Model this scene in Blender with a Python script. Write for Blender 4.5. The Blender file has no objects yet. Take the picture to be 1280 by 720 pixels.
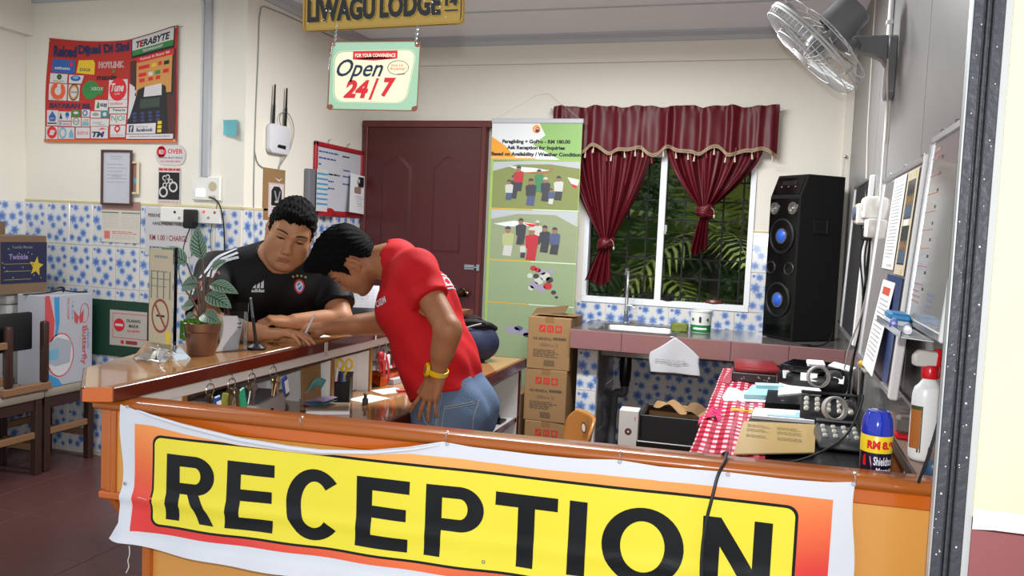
import bpy, bmesh, math, random
import numpy as np
from mathutils import Vector, Matrix, Euler, noise as mnoise
from mathutils.bvhtree import BVHTree

random.seed(7)
S = bpy.context.scene
COL = S.collection
PI = math.pi
R = math.radians

# ------------------------------------------------------------------ camera
YAW, PITCH, ROLL, F_PX, EYE = .2998, .0664, .0433, 1042.0, 1.41
_fw = Vector((-math.sin(YAW)*math.cos(PITCH), math.cos(YAW)*math.cos(PITCH), -math.sin(PITCH)))
_rt = Vector((math.cos(YAW), math.sin(YAW), 0))
_up = _rt.cross(_fw)
_r2 = _rt*math.cos(ROLL) + _up*math.sin(ROLL)
_u2 = -_rt*math.sin(ROLL) + _up*math.cos(ROLL)
cam = bpy.data.cameras.new('camera')
cam.sensor_width = 36.0
cam.lens = F_PX/1280*36.0
cam.clip_start = .05
camo = bpy.data.objects.new('camera', cam)
COL.objects.link(camo)
camo.matrix_world = Matrix(((_r2.x, _u2.x, -_fw.x, 0), (_r2.y, _u2.y, -_fw.y, 0), (_r2.z, _u2.z, -_fw.z, EYE), (0, 0, 0, 1)))
S.camera = camo

# ------------------------------------------------------------------ light and exposure
w = bpy.data.worlds.new('world'); S.world = w; w.use_nodes = True
wb = w.node_tree.nodes['Background']
wb.inputs[0].default_value = (.80, .90, 1.0, 1); wb.inputs[1].default_value = .85

def lamp(name, kind, loc, energy, color=(1, 1, 1), **kw):
    l = bpy.data.lights.new(name, kind); l.energy = energy; l.color = color
    for k, v in kw.items(): setattr(l, k, v)
    o = bpy.data.objects.new(name, l); o.location = loc; COL.objects.link(o)
    return o
# the camera's own flash, just above the lens
fl = lamp('camera_flash', 'SPOT', Vector((0, 0, EYE)) + _u2*.085 - _fw*.01, 108, (1, .98, .96), spot_size=R(105), spot_blend=.55, shadow_soft_size=.018)
fl.rotation_euler = (_fw*1.0 + _u2*.10).to_track_quat('-Z', 'Y').to_euler()
# ceiling tube lamp of the reception, above the frame of the photograph
cl = lamp('ceiling_lamp_light', 'AREA', (-.9, 3.65, 2.56), 98, (.97, .99, 1), shape='RECTANGLE', size=1.2, size_y=.12)

lamp('lobby_fill_light', 'AREA', (-3.2, 2.7, 2.56), 27, (.97, .99, 1), shape='RECTANGLE', size=1.2, size_y=.12)  # unseen fill light, added to brighten the poster wall

S.view_settings.view_transform = 'Standard'
S.view_settings.look = 'None'
S.view_settings.exposure = 0.0
S.view_settings.gamma = 1.0
S.view_settings.use_curve_mapping = False

# ------------------------------------------------------------------ materials
def C(h):
    h = h.lstrip('#')
    c = [int(h[i:i+2], 16)/255 for i in (0, 2, 4)]
    return tuple(x/12.92 if x <= .04045 else ((x+.055)/1.055)**2.4 for x in c) + (1,)

_M = {}
def mat(name, col='#888888', rough=.5, metal=0., spec=.5, noise=None, bump=None, trans=0., alpha=1., emit=None, coat=0., sheen=0., stretch=(1, 1, 1), ior=1.45):
    """noise = (scale, second colour, amount); bump = (scale, strength)"""
    if name in _M: return _M[name]
    m = bpy.data.materials.new(name); m.use_nodes = True
    nt = m.node_tree; b = nt.nodes['Principled BSDF']
    c = C(col) if isinstance(col, str) else col
    b.inputs['Base Color'].default_value = c
    b.inputs['Roughness'].default_value = rough
    b.inputs['Metallic'].default_value = metal
    b.inputs['Specular IOR Level'].default_value = spec
    b.inputs['Transmission Weight'].default_value = trans
    b.inputs['Alpha'].default_value = alpha
    b.inputs['Coat Weight'].default_value = coat
    b.inputs['Sheen Weight'].default_value = sheen
    b.inputs['IOR'].default_value = ior
    if emit:
        b.inputs['Emission Color'].default_value = C(emit[0]); b.inputs['Emission Strength'].default_value = emit[1]
    if noise or bump:
        tc = nt.nodes.new('ShaderNodeTexCoord'); mp = nt.nodes.new('ShaderNodeMapping')
        mp.inputs['Scale'].default_value = stretch
        nt.links.new(tc.outputs['Object'], mp.inputs[0])
    if noise:
        n = nt.nodes.new('ShaderNodeTexNoise'); n.inputs['Scale'].default_value = noise[0]; n.inputs['Detail'].default_value = 5
        nt.links.new(mp.outputs[0], n.inputs['Vector'])
        mr = nt.nodes.new('ShaderNodeMapRange'); mr.inputs[1].default_value = .855; mr.inputs[2].default_value = .68
        mr.inputs[4].default_value = noise[2]
        nt.links.new(n.outputs[0], mr.inputs[0])
        mx = nt.nodes.new('ShaderNodeMix'); mx.data_type = 'RGBA'
        mx.inputs[6].default_value = c; mx.inputs[7].default_value = C(noise[1])
        nt.links.new(mr.outputs[0], mx.inputs[0]); nt.links.new(mx.outputs[2], b.inputs['Base Color'])
    if bump:
        n = nt.nodes.new('ShaderNodeTexNoise'); n.inputs['Scale'].default_value = bump[0]; n.inputs['Detail'].default_value = 4
        nt.links.new(mp.outputs[0], n.inputs['Vector'])
        bp = nt.nodes.new('ShaderNodeBump'); bp.inputs['Strength'].default_value = bump[1]; bp.inputs['Distance'].default_value = .01
        nt.links.new(n.outputs[0], bp.inputs['Height']); nt.links.new(bp.outputs[0], b.inputs['Normal'])
    _M[name] = m
    return m

def wood(name, c1, c2, axis=0, scale=14, rough=.3, coat=.3, spec=.5):
    st = [6, 6, 6]; st[axis] = .55
    return mat(name, c1, rough, noise=(scale/3, c2, .9), stretch=tuple(st), coat=coat, spec=spec)

# ------------------------------------------------------------------ object helpers
def link(o, parent=None):
    COL.objects.link(o)
    if parent: o.parent = parent
    return o
def tag(o, label=None, cat=None, group=None, kind=None):
    if label: o['label'] = label
    if cat: o['category'] = cat
    if group: o['group'] = group
    if kind: o['kind'] = kind
    return o
def thing(name, label, cat, loc=(0, 0, 0), rz=0, group=None, rot=None):
    o = bpy.data.objects.new(name, None); o.empty_display_size = .05
    link(o); o.location = loc; o.rotation_euler = rot or (0, 0, rz)
    return tag(o, label, cat, group)
def copy_tree(o, parent=None):
    c = o.copy(); COL.objects.link(c); c.parent = parent
    for ch in [k for k in bpy.data.objects if k.parent == o]: copy_tree(ch, c)
    return c

_TX = {}
def text_geo(body, bold=0., shear=0.):
    k = (body, bold, shear)
    if k in _TX: return _TX[k]
    cu = bpy.data.curves.new('t', 'FONT'); cu.body = body; cu.size = 1; cu.offset = bold; cu.shear = shear
    cu.resolution_u = 3
    o = bpy.data.objects.new('t', cu); COL.objects.link(o)
    bpy.context.view_layer.update()
    me = bpy.data.meshes.new_from_object(o.evaluated_get(bpy.context.evaluated_depsgraph_get()))
    v = [(p.co.x, p.co.y) for p in me.vertices]; f = [tuple(p.vertices) for p in me.polygons]
    bpy.data.objects.remove(o); bpy.data.curves.remove(cu); bpy.data.meshes.remove(me)
    xs = [a for a, b in v] or [0]; ys = [b for a, b in v] or [0]
    x0, x1, y0, y1 = min(xs), max(xs), min(ys), max(ys)
    v = [((a-x0), (b-y0)) for a, b in v]
    _TX[k] = (v, f, x1-x0, y1-y0)
    return _TX[k]

class MB:
    def __init__(s): s.v = []; s.f = []; s.m = []; s.mi = {}
    def slot(s, m):
        if m not in s.mi: s.mi[m] = len(s.m); s.m.append(m)
        return s.mi[m]
    def add(s, vs, fs, m, T=None):
        b = len(s.v); k = s.slot(m)
        for p in vs:
            p = Vector(p)
            s.v.append(tuple(T @ p) if T else tuple(p))
        for f in fs: s.f.append((tuple(i+b for i in f), k))
    def bm(s, bm, m, T=None):
        bm.verts.index_update()
        s.add([v.co for v in bm.verts], [[v.index for v in f.verts] for f in bm.faces], m, T); bm.free()
    def box(s, c, d, m, bev=0., T=None, rot=None, seg=1):
        """c = centre, d = full size"""
        b = bmesh.new(); bmesh.ops.create_cube(b, size=1)
        for v in b.verts: v.co = Vector((v.co.x*d[0], v.co.y*d[1], v.co.z*d[2]))
        if bev: bmesh.ops.bevel(b, geom=b.edges[:], offset=bev, segments=seg, affect='EDGES', profile=.5)
        M = Matrix.Translation(c)
        if rot: M = M @ Euler(rot).to_matrix().to_4x4()
        s.bm(b, m, (T @ M) if T else M)
    def b2(s, a, b, m, bev=0., seg=1):
        """box from corner to corner"""
        c = [(a[i]+b[i])/2 for i in range(3)]; d = [abs(b[i]-a[i]) for i in range(3)]
        s.box(c, d, m, bev, seg=seg)
    def prism(s, pts, z0, z1, m, bev=0., T=None, seg=1):
        b = bmesh.new()
        vs = [b.verts.new((p[0], p[1], z0)) for p in pts]
        f = b.faces.new(vs); f.normal_update()
        r = bmesh.ops.extrude_face_region(b, geom=[f])
        for v in [g for g in r['geom'] if isinstance(g, bmesh.types.BMVert)]: v.co.z = z1
        bmesh.ops.recalc_face_normals(b, faces=b.faces[:])
        if bev: bmesh.ops.bevel(b, geom=b.edges[:], offset=bev, segments=seg, affect='EDGES', profile=.5)
        s.bm(b, m, T)
    def lathe(s, prof, m, n=24, T=None, a0=0., a1=2*PI):
        """profile = [(r, z)...] about Z"""
        full = abs(a1-a0-2*PI) < 1e-6; k = n if full else n+1
        vs = []; fs = []
        for r, z in prof:
            for i in range(k):
                a = a0+(a1-a0)*i/n; vs.append((r*math.cos(a), r*math.sin(a), z))
        for j in range(len(prof)-1):
            for i in range(n):
                i2 = (i+1) % k
                fs.append((j*k+i, j*k+i2, (j+1)*k+i2, (j+1)*k+i))
        s.add(vs, fs, m, T)
    def cyl(s, p0, p1, r0, m, r1=None, n=12, cap=True):
        p0 = Vector(p0); p1 = Vector(p1); d = p1-p0; L = d.length
        r1 = r0 if r1 is None else r1
        T = Matrix.Translation(p0) @ d.to_track_quat('Z', 'Y').to_matrix().to_4x4()
        vs = []; fs = []
        for r, z in ((r0, 0), (r1, L)):
            for i in range(n): a = 2*PI*i/n; vs.append((r*math.cos(a), r*math.sin(a), z))
        for i in range(n): j = (i+1) % n; fs.append((i, j, n+j, n+i))
        if cap: fs.append(tuple(range(n-1, -1, -1))); fs.append(tuple(range(n, 2*n)))
        s.add(vs, fs, m, T)
    def tube(s, pts, r, m, n=6, smooth=0, closed=False):
        P = [Vector(p) for p in pts]
        for _ in range(smooth):
            Q = [] if closed else [P[0]]
            for i in range(len(P) if closed else len(P)-1):
                a, b = P[i], P[(i+1) % len(P)]; Q += [a*.75+b*.25, a*.25+b*.75]
            if not closed: Q.append(P[-1])
            P = Q
        rr = r if isinstance(r, (list, tuple)) else [r]*len(P)
        if len(rr) != len(P): rr = [rr[min(len(rr)-1, int(i*len(rr)/len(P)))] for i in range(len(P))]
        vs = []; fs = []; ref = None; N = len(P)
        for i, p in enumerate(P):
            if closed: t = P[(i+1) % N]-P[i-1]
            else: t = P[min(i+1, N-1)]-P[max(i-1, 0)]
            if t.length < 1e-9: t = Vector((0, 0, 1))
            t.normalize()
            if ref is None: ref = t.orthogonal().normalized()
            ref = ref - t*ref.dot(t)
            if ref.length < 1e-6: ref = t.orthogonal()
            ref.normalize(); q = t.cross(ref)
            for k in range(n):
                a = 2*PI*k/n; vs.append(p+(ref*math.cos(a)+q*math.sin(a))*rr[i])
        for i in range(N if closed else N-1):
            j = (i+1) % N
            for k in range(n):
                l = (k+1) % n; fs.append((i*n+k, i*n+l, j*n+l, j*n+k))
        if not closed: fs.append(tuple(range(n-1, -1, -1))); fs.append(tuple(range((N-1)*n, N*n)))
        s.add(vs, fs, m)
    def ball(s, c, r, m, nu=12, nv=8, T=None):
        r = r if isinstance(r, (list, tuple)) else (r, r, r)
        prof = []; vs = []; fs = []
        for j in range(nv+1):
            t = -PI/2+PI*j/nv
            for i in range(nu):
                a = 2*PI*i/nu
                vs.append((c[0]+r[0]*math.cos(t)*math.cos(a), c[1]+r[1]*math.cos(t)*math.sin(a), c[2]+r[2]*math.sin(t)))
        for j in range(nv):
            for i in range(nu):
                k = (i+1) % nu; fs.append((j*nu+i, j*nu+k, (j+1)*nu+k, (j+1)*nu+i))
        s.add(vs, fs, m, T)
    def grid(s, fn, nu, nv, m, wrap=False, mfn=None):
        vs = [fn(i/nu, j/nv) for j in range(nv+1) for i in range(nu+1)]
        fs = []
        for j in range(nv):
            for i in range(nu):
                a = j*(nu+1)+i; fs.append((a, a+1, a+nu+2, a+nu+1))
        s.add(vs, fs, m)
    def dice(s, xs, zs):
        """cut every face on a lattice (so that print follows a bent sheet)"""
        bm = bmesh.new(); V = [bm.verts.new(p) for p in s.v]
        for f, k in s.f:
            try: q = bm.faces.new([V[i] for i in f]); q.material_index = k
            except ValueError: pass
        for ax, st in ((0, xs), (2, zs)):
            a = min(p[ax] for p in s.v); c = max(p[ax] for p in s.v); x = a+st
            while x < c:
                n = [0, 0, 0]; n[ax] = 1; co = [0, 0, 0]; co[ax] = x
                bmesh.ops.bisect_plane(bm, geom=bm.verts[:]+bm.edges[:]+bm.faces[:], plane_co=co, plane_no=n); x += st
        bm.verts.index_update(); s.v = [tuple(v.co) for v in bm.verts]; s.f = [(tuple(v.index for v in f.verts), f.material_index) for f in bm.faces]; bm.free()
    # ---- flat print on a sheet: local x right, z up, the viewer at -y
    def rect(s, x0, z0, x1, z1, m, L=1, e=.0004):
        y = -L*e; s.add([(x0, y, z0), (x1, y, z0), (x1, y, z1), (x0, y, z1)], [(0, 1, 2, 3)], m)
    def poly(s, pts, m, L=1, e=.0004):
        y = -L*e; s.add([(p[0], y, p[1]) for p in pts], [tuple(range(len(pts)))], m)
    def disc(s, x, z, rx, m, rz=None, L=1, n=20, e=.0004, inner=0.):
        rz = rx if rz is None else rz; y = -L*e
        P = [(x+rx*math.cos(2*PI*i/n), y, z+rz*math.sin(2*PI*i/n)) for i in range(n)]
        if inner:
            Q = [(x+rx*inner*math.cos(2*PI*i/n), y, z+rz*inner*math.sin(2*PI*i/n)) for i in range(n)]
            s.add(P+Q, [(i, (i+1) % n, n+(i+1) % n, n+i) for i in range(n)], m)
        else: s.add(P, [tuple(range(n))], m)
    def text(s, body, x, z, m, w=None, h=None, L=2, bold=0., shear=0., e=.0004, align='l', rot=0., fn=None):
        v, f, W, H = text_geo(body, bold, shear)
        sx = w/W if w else h/H; sz = h/H if h else w/W
        ox = {'l': 0, 'c': -W*sx/2, 'r': -W*sx}[align]
        ca, sa = math.cos(rot), math.sin(rot)
        out = []
        for a, b in v:
            a = a*sx+ox; b = b*sz
            out.append((x+a*ca-b*sa, -L*e, z+a*sa+b*ca))
        if fn: out = [fn(p) for p in out]
        s.add(out, f, m)
    def lines(s, x0, z0, x1, z1, n, m, L=2, th=.35, e=.0004, ragged=.3, rnd=random):
        """lines of print too small to read"""
        for i in range(n):
            zt = z1-(z1-z0)*i/n; zb = zt-(z1-z0)/n*th
            x = x0
            xe = x1-(x1-x0)*rnd.random()*ragged
            while x < xe:
                wd = (x1-x0)*(.08+.14*rnd.random()); s.rect(x, zb, min(x+wd, xe), zt, m, L, e); x += wd+(x1-x0)*.03
    def build(s, name, parent=None, loc=(0, 0, 0), rz=0, rot=None, ang=35, flat=False):
        me = bpy.data.meshes.new(name)
        me.from_pydata(s.v, [], [f for f, k in s.f])
        for m in s.m: me.materials.append(m)
        me.polygons.foreach_set('material_index', [k for f, k in s.f])
        if not flat:
            me.polygons.foreach_set('use_smooth', [True]*len(me.polygons))
            me.set_sharp_from_angle(angle=R(ang))
        me.update()
        o = bpy.data.objects.new(name, me); link(o, parent)
        o.location = loc; o.rotation_euler = rot or (0, 0, rz)
        return o
def obj(name, me, parent=None, loc=(0, 0, 0), rz=0, rot=None):
    o = bpy.data.objects.new(name, me); link(o, parent); o.location = loc; o.rotation_euler = rot or (0, 0, rz); return o

# common materials
WHITE = mat('white_paint', '#e6e4de', .5)
PAPER = mat('paper', '#e4e4e6', .7)
BLACK = mat('black_plastic', '#0c0c0e', .35)
INK = mat('black_ink', '#141416', .6)
GREYINK = mat('grey_ink', '#8c8c90', .7)
RED = mat('red_ink', '#c8202a', .5)
BLUEINK = mat('blue_ink', '#2b4fa0', .5)
CHROME = mat('chrome', '#d8d8d8', .12, 1.)
STEEL = mat('brushed_steel', '#b4b4b2', .3, 1.)
ALU = mat('aluminium', '#b9bbbd', .35, .9)
CLEAR = mat('clear_acrylic', '#f4f6f6', .04, trans=1., ior=1.2)
# ================================================================== the room
XL, XF, XR, YP, YB, ZC = -2.75, -4.26, .405, 3.90, 5.28, 2.68
wallpaint = mat('cream_wall_paint', '#e3e2df', .75, noise=(1.6, '#ddd6c2', .6), bump=(60, .04))
panelgrey = mat('grey_wood_grain_panel', '#8e8d8c', .38, noise=(5, '#807f7e', .9), stretch=(9, 9, .25))
ceilmat = mat('ceiling_board', '#e8eaee', .8)
cornm = mat('cornice_grey', '#b2b6ba', .5)
grout = mat('grout', '#b3b1ac', .8)

def flower_tile(name, tw, th):
    m = bpy.data.materials.new(name); m.use_nodes = True; nt = m.node_tree; N = nt.nodes; L = nt.links
    b = N['Principled BSDF']; b.inputs['Roughness'].default_value = .16
    b.inputs['Coat Weight'].default_value = .2
    def mth(op, a, c=None, **k):
        n = N.new('ShaderNodeMath'); n.operation = op
        for i, x in enumerate((a, c)):
            if x is None: continue
            if isinstance(x, (int, float)): n.inputs[i].default_value = x
            else: L.new(x, n.inputs[i])
        return n.outputs[0]
    tc = N.new('ShaderNodeTexCoord'); sp = N.new('ShaderNodeSeparateXYZ'); L.new(tc.outputs['Object'], sp.inputs[0])
    nz = N.new('ShaderNodeTexNoise'); nz.inputs['Scale'].default_value = 90; L.new(tc.outputs['Object'], nz.inputs[0])
    wob = mth('MULTIPLY', mth('SUBTRACT', nz.outputs[0], .5), .38)
    core = None; halo = None
    FL = [(.10, .09, .05), (.27, .12, .105), (.72, .13, .105), (.80, .31, .085), (.16, .39, .145), (.52, .39, .115), (.28, .565, .11), (.79, .515, .08), (.60, .72, .13), (.11, .83, .11), (.435, .86, .11), (.78, .90, .08)]
    for k, (u, v, r) in enumerate(FL):
        cx = u*tw; cz = (1-v)*th; rr = r*tw*1.12
        dx = mth('SUBTRACT', sp.outputs[0], cx); dz = mth('SUBTRACT', sp.outputs[2], cz)
        d = mth('DIVIDE', mth('SQRT', mth('ADD', mth('MULTIPLY', dx, dx), mth('MULTIPLY', dz, dz))), rr)
        an = mth('ARCTAN2', dx, dz)
        pet = mth('MULTIPLY', mth('COSINE', mth('ADD', mth('MULTIPLY', an, 6), k*1.3)), .11)
        e = mth('ADD', mth('SUBTRACT', mth('ADD', pet, .95), d), wob)     # > 0 inside
        core = e if core is None else mth('MAXIMUM', core, e)
        c0 = mth('SUBTRACT', .30, d)
        halo = c0 if halo is None else mth('MAXIMUM', halo, c0)
    def mapr(x, a, c):
        n = N.new('ShaderNodeMapRange'); n.interpolation_type = 'SMOOTHSTEP'; L.new(x, n.inputs[0]); n.inputs[1].default_value = a; n.inputs[2].default_value = c; return n.outputs[0]
    def mix(f, a, c):
        n = N.new('ShaderNodeMix'); n.data_type = 'RGBA'; L.new(f, n.inputs[0])
        for i, x in ((6, a), (7, c)):
            if isinstance(x, tuple): n.inputs[i].default_value = x
            else: L.new(x, n.inputs[i])
        return n.outputs[2]
    base = mix(mapr(core, -.55, -.02), C('#d2cec9'), C('#bcc6d2'))
    base = mix(mapr(core, -.12, .35), base, C('#6f8cc0'))
    base = mix(mapr(core, .3, .8), base, C('#4a669f'))
    base = mix(mapr(halo, 0., .2), base, C('#5f6698'))
    L.new(base, b.inputs['Base Color'])
    return m

def tile_mesh(name, tw, th, m, t=.006, g=.0012, ch=.0015):
    """a wall tile: x 0..tw, z 0..th, its face at y = -t"""
    x0, x1, z0, z1 = g, tw-g, g, th-g
    v = [(x0, 0, z0), (x1, 0, z0), (x1, 0, z1), (x0, 0, z1), (x0, -t+ch, z0), (x1, -t+ch, z0), (x1, -t+ch, z1), (x0, -t+ch, z1),
         (x0+ch, -t, z0+ch), (x1-ch, -t, z0+ch), (x1-ch, -t, z1-ch), (x0+ch, -t, z1-ch)]
    f = [(8, 9, 10, 11)]
    for i in range(4):
        j = (i+1) % 4; f += [(i, j, 4+j, 4+i), (4+i, 4+j, 8+j, 8+i)]
    me = bpy.data.meshes.new(name); me.from_pydata(v, [], f); me.materials.append(m); me.update(); return me

def structure(o): o['kind'] = 'structure'; return o

# floor: one slab and its tiles, laid where the photograph shows them
b = MB(); b.b2((-4.6, -1.2, -.1), (1.6, 5.5, -.006), grout)
floor = structure(b.build('floor'))
ftile = mat('red_brown_floor_tile', '#5e3f3b', .28, noise=(3, '#503431', .8), bump=(7, .03))
fm = tile_mesh('floor_tile', .33, .33, ftile, t=.006)
for i in range(10):
    for j in range(10):
        x = -4.9+.33*i; y = 1.0+.33*j
        if x > -1.2: continue
        obj('floor_tile', fm, floor, (x, y+.0, -.006), rot=(-PI/2, 0, 0)).location.y = y+.33*0
        floor_t = None
# (tiles lie flat: their local z runs along +y after the turn)
for o in [k for k in bpy.data.objects if k.parent == floor]:
    o.rotation_euler = (-PI/2, 0, 0); o.location.y += .33
b = MB()
for x0, x1, y0, y1 in ((-1.6, .4, 1.9, 5.28),): b.b2((x0, y0, -.0062), (x1, y1, 0), ftile)
o = b.build('floor_field', floor); o['kind'] = 'stuff'

b = MB(); b.b2((-4.45, 1.5, ZC), (.6, 5.5, ZC+.08), ceilmat)
ceiling = structure(b.build('ceiling'))
b = MB()
for y in (2.2, 3.42, 4.64): b.b2((-2.75, y-.012, ZC-.004), (.4, y+.012, ZC), cornm)
b.build('ceiling_batten', ceiling)

# back wall with its window opening
WX0, WX1, WZ0, WZ1 = -1.16, -.115, .985, 1.96
b = MB()
b.b2((XL-.15, YB, 0), (WX0, YB+.12, ZC), wallpaint); b.b2((WX1, YB, 0), (XR+.15, YB+.12, ZC), wallpaint)
b.b2((WX0, YB, 0), (WX1, YB+.12, WZ0), wallpaint); b.b2((WX0, YB, WZ1), (WX1, YB+.12, ZC), wallpaint)
b.b2((XL, YB-.03, 2.505), (XR-.001, YB, ZC), wallpaint)         # ring beam proud of the wall
b.b2((.36, YB-.028, 0), (XR-.001, YB, 2.505), wallpaint)            # corner pier
wall_back = structure(b.build('wall_back'))
def cornice(name, p0, p1, inward):
    b = MB(); p0 = Vector(p0); p1 = Vector(p1); d = (p1-p0); L = d.length; d.normalize(); n = Vector(inward)
    prof = [(0, 0), (.055, 0), (.055, -.012), (.02, -.03), (.012, -.055), (0, -.055)]
    vs = []; k = len(prof)
    for p in (p0, p1):
        for a, z in prof: vs.append(p+n*a+Vector((0, 0, z)))
    b.add(vs, [(i, (i+1) % k, k+(i+1) % k, k+i) for i in range(k)]+[tuple(range(k)), tuple(range(2*k-1, k-1, -1))], cornm)
    return structure(b.build(name))
cornice('trim_1', (XL, YB-.03, ZC), (XR, YB-.03, ZC), (0, -1, 0))
cornice('trim_2', (XL, 1.6, ZC), (XL, YB-.03, ZC), (1, 0, 0))
cornice('trim_3', (XF, YP, ZC), (XL, YP, ZC), (0, -1, 0))

b = MB(); b.b2((XL-.15, YP, 0), (XL, YB, ZC), wallpaint)
wall_left = structure(b.build('wall_left'))
b = MB(); b.b2((XF-.15, YP, 0), (XL-.15, YP+.12, ZC), wallpaint); b.b2((XL-.15, YP, 0), (XL-.0005, YP+.0005, ZC), wallpaint)
wall_front_left = structure(b.build('wall_front_left'))
b = MB(); b.b2((XF-.12, 1.5, 0), (XF, YP, ZC), wallpaint); b.b2((XF, 1.5, 2.44), (XF+.05, YP, ZC), wallpaint)
wall_far_left = structure(b.build('wall_far_left'))
stripm = mat('yellowed_tile_edge', '#c9bd8e', .7)
darktile = mat('dark_streaked_tile', '#4a4848', .15, noise=(4, '#7c7a78', 1.), stretch=(14, 14, .8))
b = MB(); b.b2((XR, 1.85, 0), (XR+.12, YB, ZC), panelgrey)
for y in (2.75, 3.97): b.b2((XR-.0012, y-.003, .97), (XR, y+.003, ZC), mat('panel_joint', '#8d867d', .6))
wall_right = structure(b.build('wall_right'))
# dark streaked tiles along the foot of the right wall
dt = tile_mesh('wall_tile_dark', .25, .24, darktile)
for i in range(13):
    for j in range(4):
        obj('wall_tile', dt, wall_right, (XR, YB-.25*i, .01+.24*j), rz=-PI/2)
b = MB(); b.b2((XR-.010, 2.0, .97), (XR, YB, .982), ALU); b.build('tile_edge_strip', wall_right)

# flowered tiles, six courses
TH = .2425; Z0 = .018
ft_a = flower_tile('flower_tile_a', .1672, TH); ft_b = flower_tile('flower_tile_b', .2, TH)
ta = tile_mesh('tile_a', .1672, TH, ft_a); tb = tile_mesh('tile_b', .2, TH, ft_b)
for i in range(9):
    for j in range(6): obj('wall_tile', ta, wall_front_left, (XF+.1672*i, YP, Z0+TH*j))
for i in range(4):
    for j in range(6): obj('wall_tile', tb, wall_far_left, (XF, YP-.2*(i+1), Z0+TH*j), rz=PI/2)
for i in range(7):
    for j in range(6): obj('wall_tile', tb, wall_left, (XL, YP+.197*i, Z0+TH*j), rz=PI/2)
def cut_tile(x0, z0, w_, h_):
    return tile_mesh('tile_cut', w_, h_, ft_b)
# round the window: whole tiles below and to its right, with pieces cut to the frame
for i in range(9):
    for j in range(6):
        x = -1.395+.2*i; z = Z0+TH*j; x1 = min(x+.2, .36); z1 = z+TH
        if x < WX1 and x1 > WX0 and z1 > WZ0:
            if z < WZ0-.02:
                if x < WX1-.02: obj('wall_tile', tile_mesh('tile_cut', .2, WZ0-z, ft_b), wall_back, (x, YB, z))
            if x1 > WX1+.02 and z1 > WZ0:
                zz = max(z, WZ0) if x < WX1 else z
                obj('wall_tile', tile_mesh('tile_cut', x1-WX1, z1-zz, ft_b), wall_back, (WX1, YB, zz))
            continue
        obj('wall_tile', tb if x1-x > .199 else tile_mesh('tile_cut', x1-x, TH, ft_b), wall_back, (x, YB, z))
b = MB()
b.b2((XF, YP-.007, Z0+6*TH), (XL+.002, YP, Z0+6*TH+.012), stripm); b.build('tile_edge', wall_front_left)
b = MB(); b.b2((XL, YP, Z0+6*TH), (XL+.007, YB, Z0+6*TH+.012), stripm); b.build('tile_edge', wall_left)
b = MB(); b.b2((WX1, YB-.007, Z0+6*TH), (.36, YB, Z0+6*TH+.01), stripm); b.build('tile_edge', wall_back)

# front opening at the right: black shutter guide, pale reveal, yellow pier with a maroon dado
yel = mat('pale_yellow_paint', '#efe6bb', .7); maroon = mat('maroon_dado_paint', '#9e5c5c', .55, noise=(8, '#945454', .5)); limew = mat('white_line_paint', '#efeee8', .6)
b = MB()
b.b2((.361, 1.6, .952), (1.7, 1.85, 2.9), yel); b.b2((.361, 1.598, 0), (1.7, 1.85, .930), maroon)
b.b2((.35, 1.604, 0), (.361, 1.85, 2.9), mat('pale_reveal', '#c3c4c2', .6))
vs = []; n = 40
for i in range(n+1):
    x = .361+(1.7-.361)*i/n
    vs.append((x, 1.597, .928+.006*mnoise.noise(Vector((x*9, 0, 0)))-.008*math.sin(x*9)))
for i in range(n+1):
    x = .361+(1.7-.361)*i/n
    vs.append((x, 1.597, .968+.003*mnoise.noise(Vector((x*7, 3, 0)))))
b.add(vs, [(i, i+1, n+2+i, n+1+i) for i in range(n)], limew)
wall_front_right = structure(b.build('wall_front_right'))
blk = mat('black_painted_guide', '#232326', .45, noise=(26, '#4a4a50', .8), bump=(60, .3)); edgem = mat('worn_metal_edge', '#bfc4c4', .4, .5)
b = MB()
b.b2((.3005, 1.62, 0), (.35, 1.64, 2.9), blk)
b.b2((.3005, 1.602, 0), (.318, 1.62, 2.9), blk, .002); b.b2((.3225, 1.606, 0), (.327, 1.622, 2.9), blk, .001); b.b2((.3315, 1.601, 0), (.3495, 1.622, 2.9), blk, .002)
b.b2((.2985, 1.601, 0), (.3008, 1.625, 2.9), edgem)
for k in range(46):
    x = random.choice((.304, .309, .314, .335, .340, .345))+random.uniform(-.002, .002); z = random.uniform(.75, 1.9); s_ = random.uniform(.0006, .0017)
    b.box((x, 1.6005, z), (s_*1.6, .001, s_*1.8), limew)
tag(b.build('shutter_guide'), kind='structure').name = 'trim_4'

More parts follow.
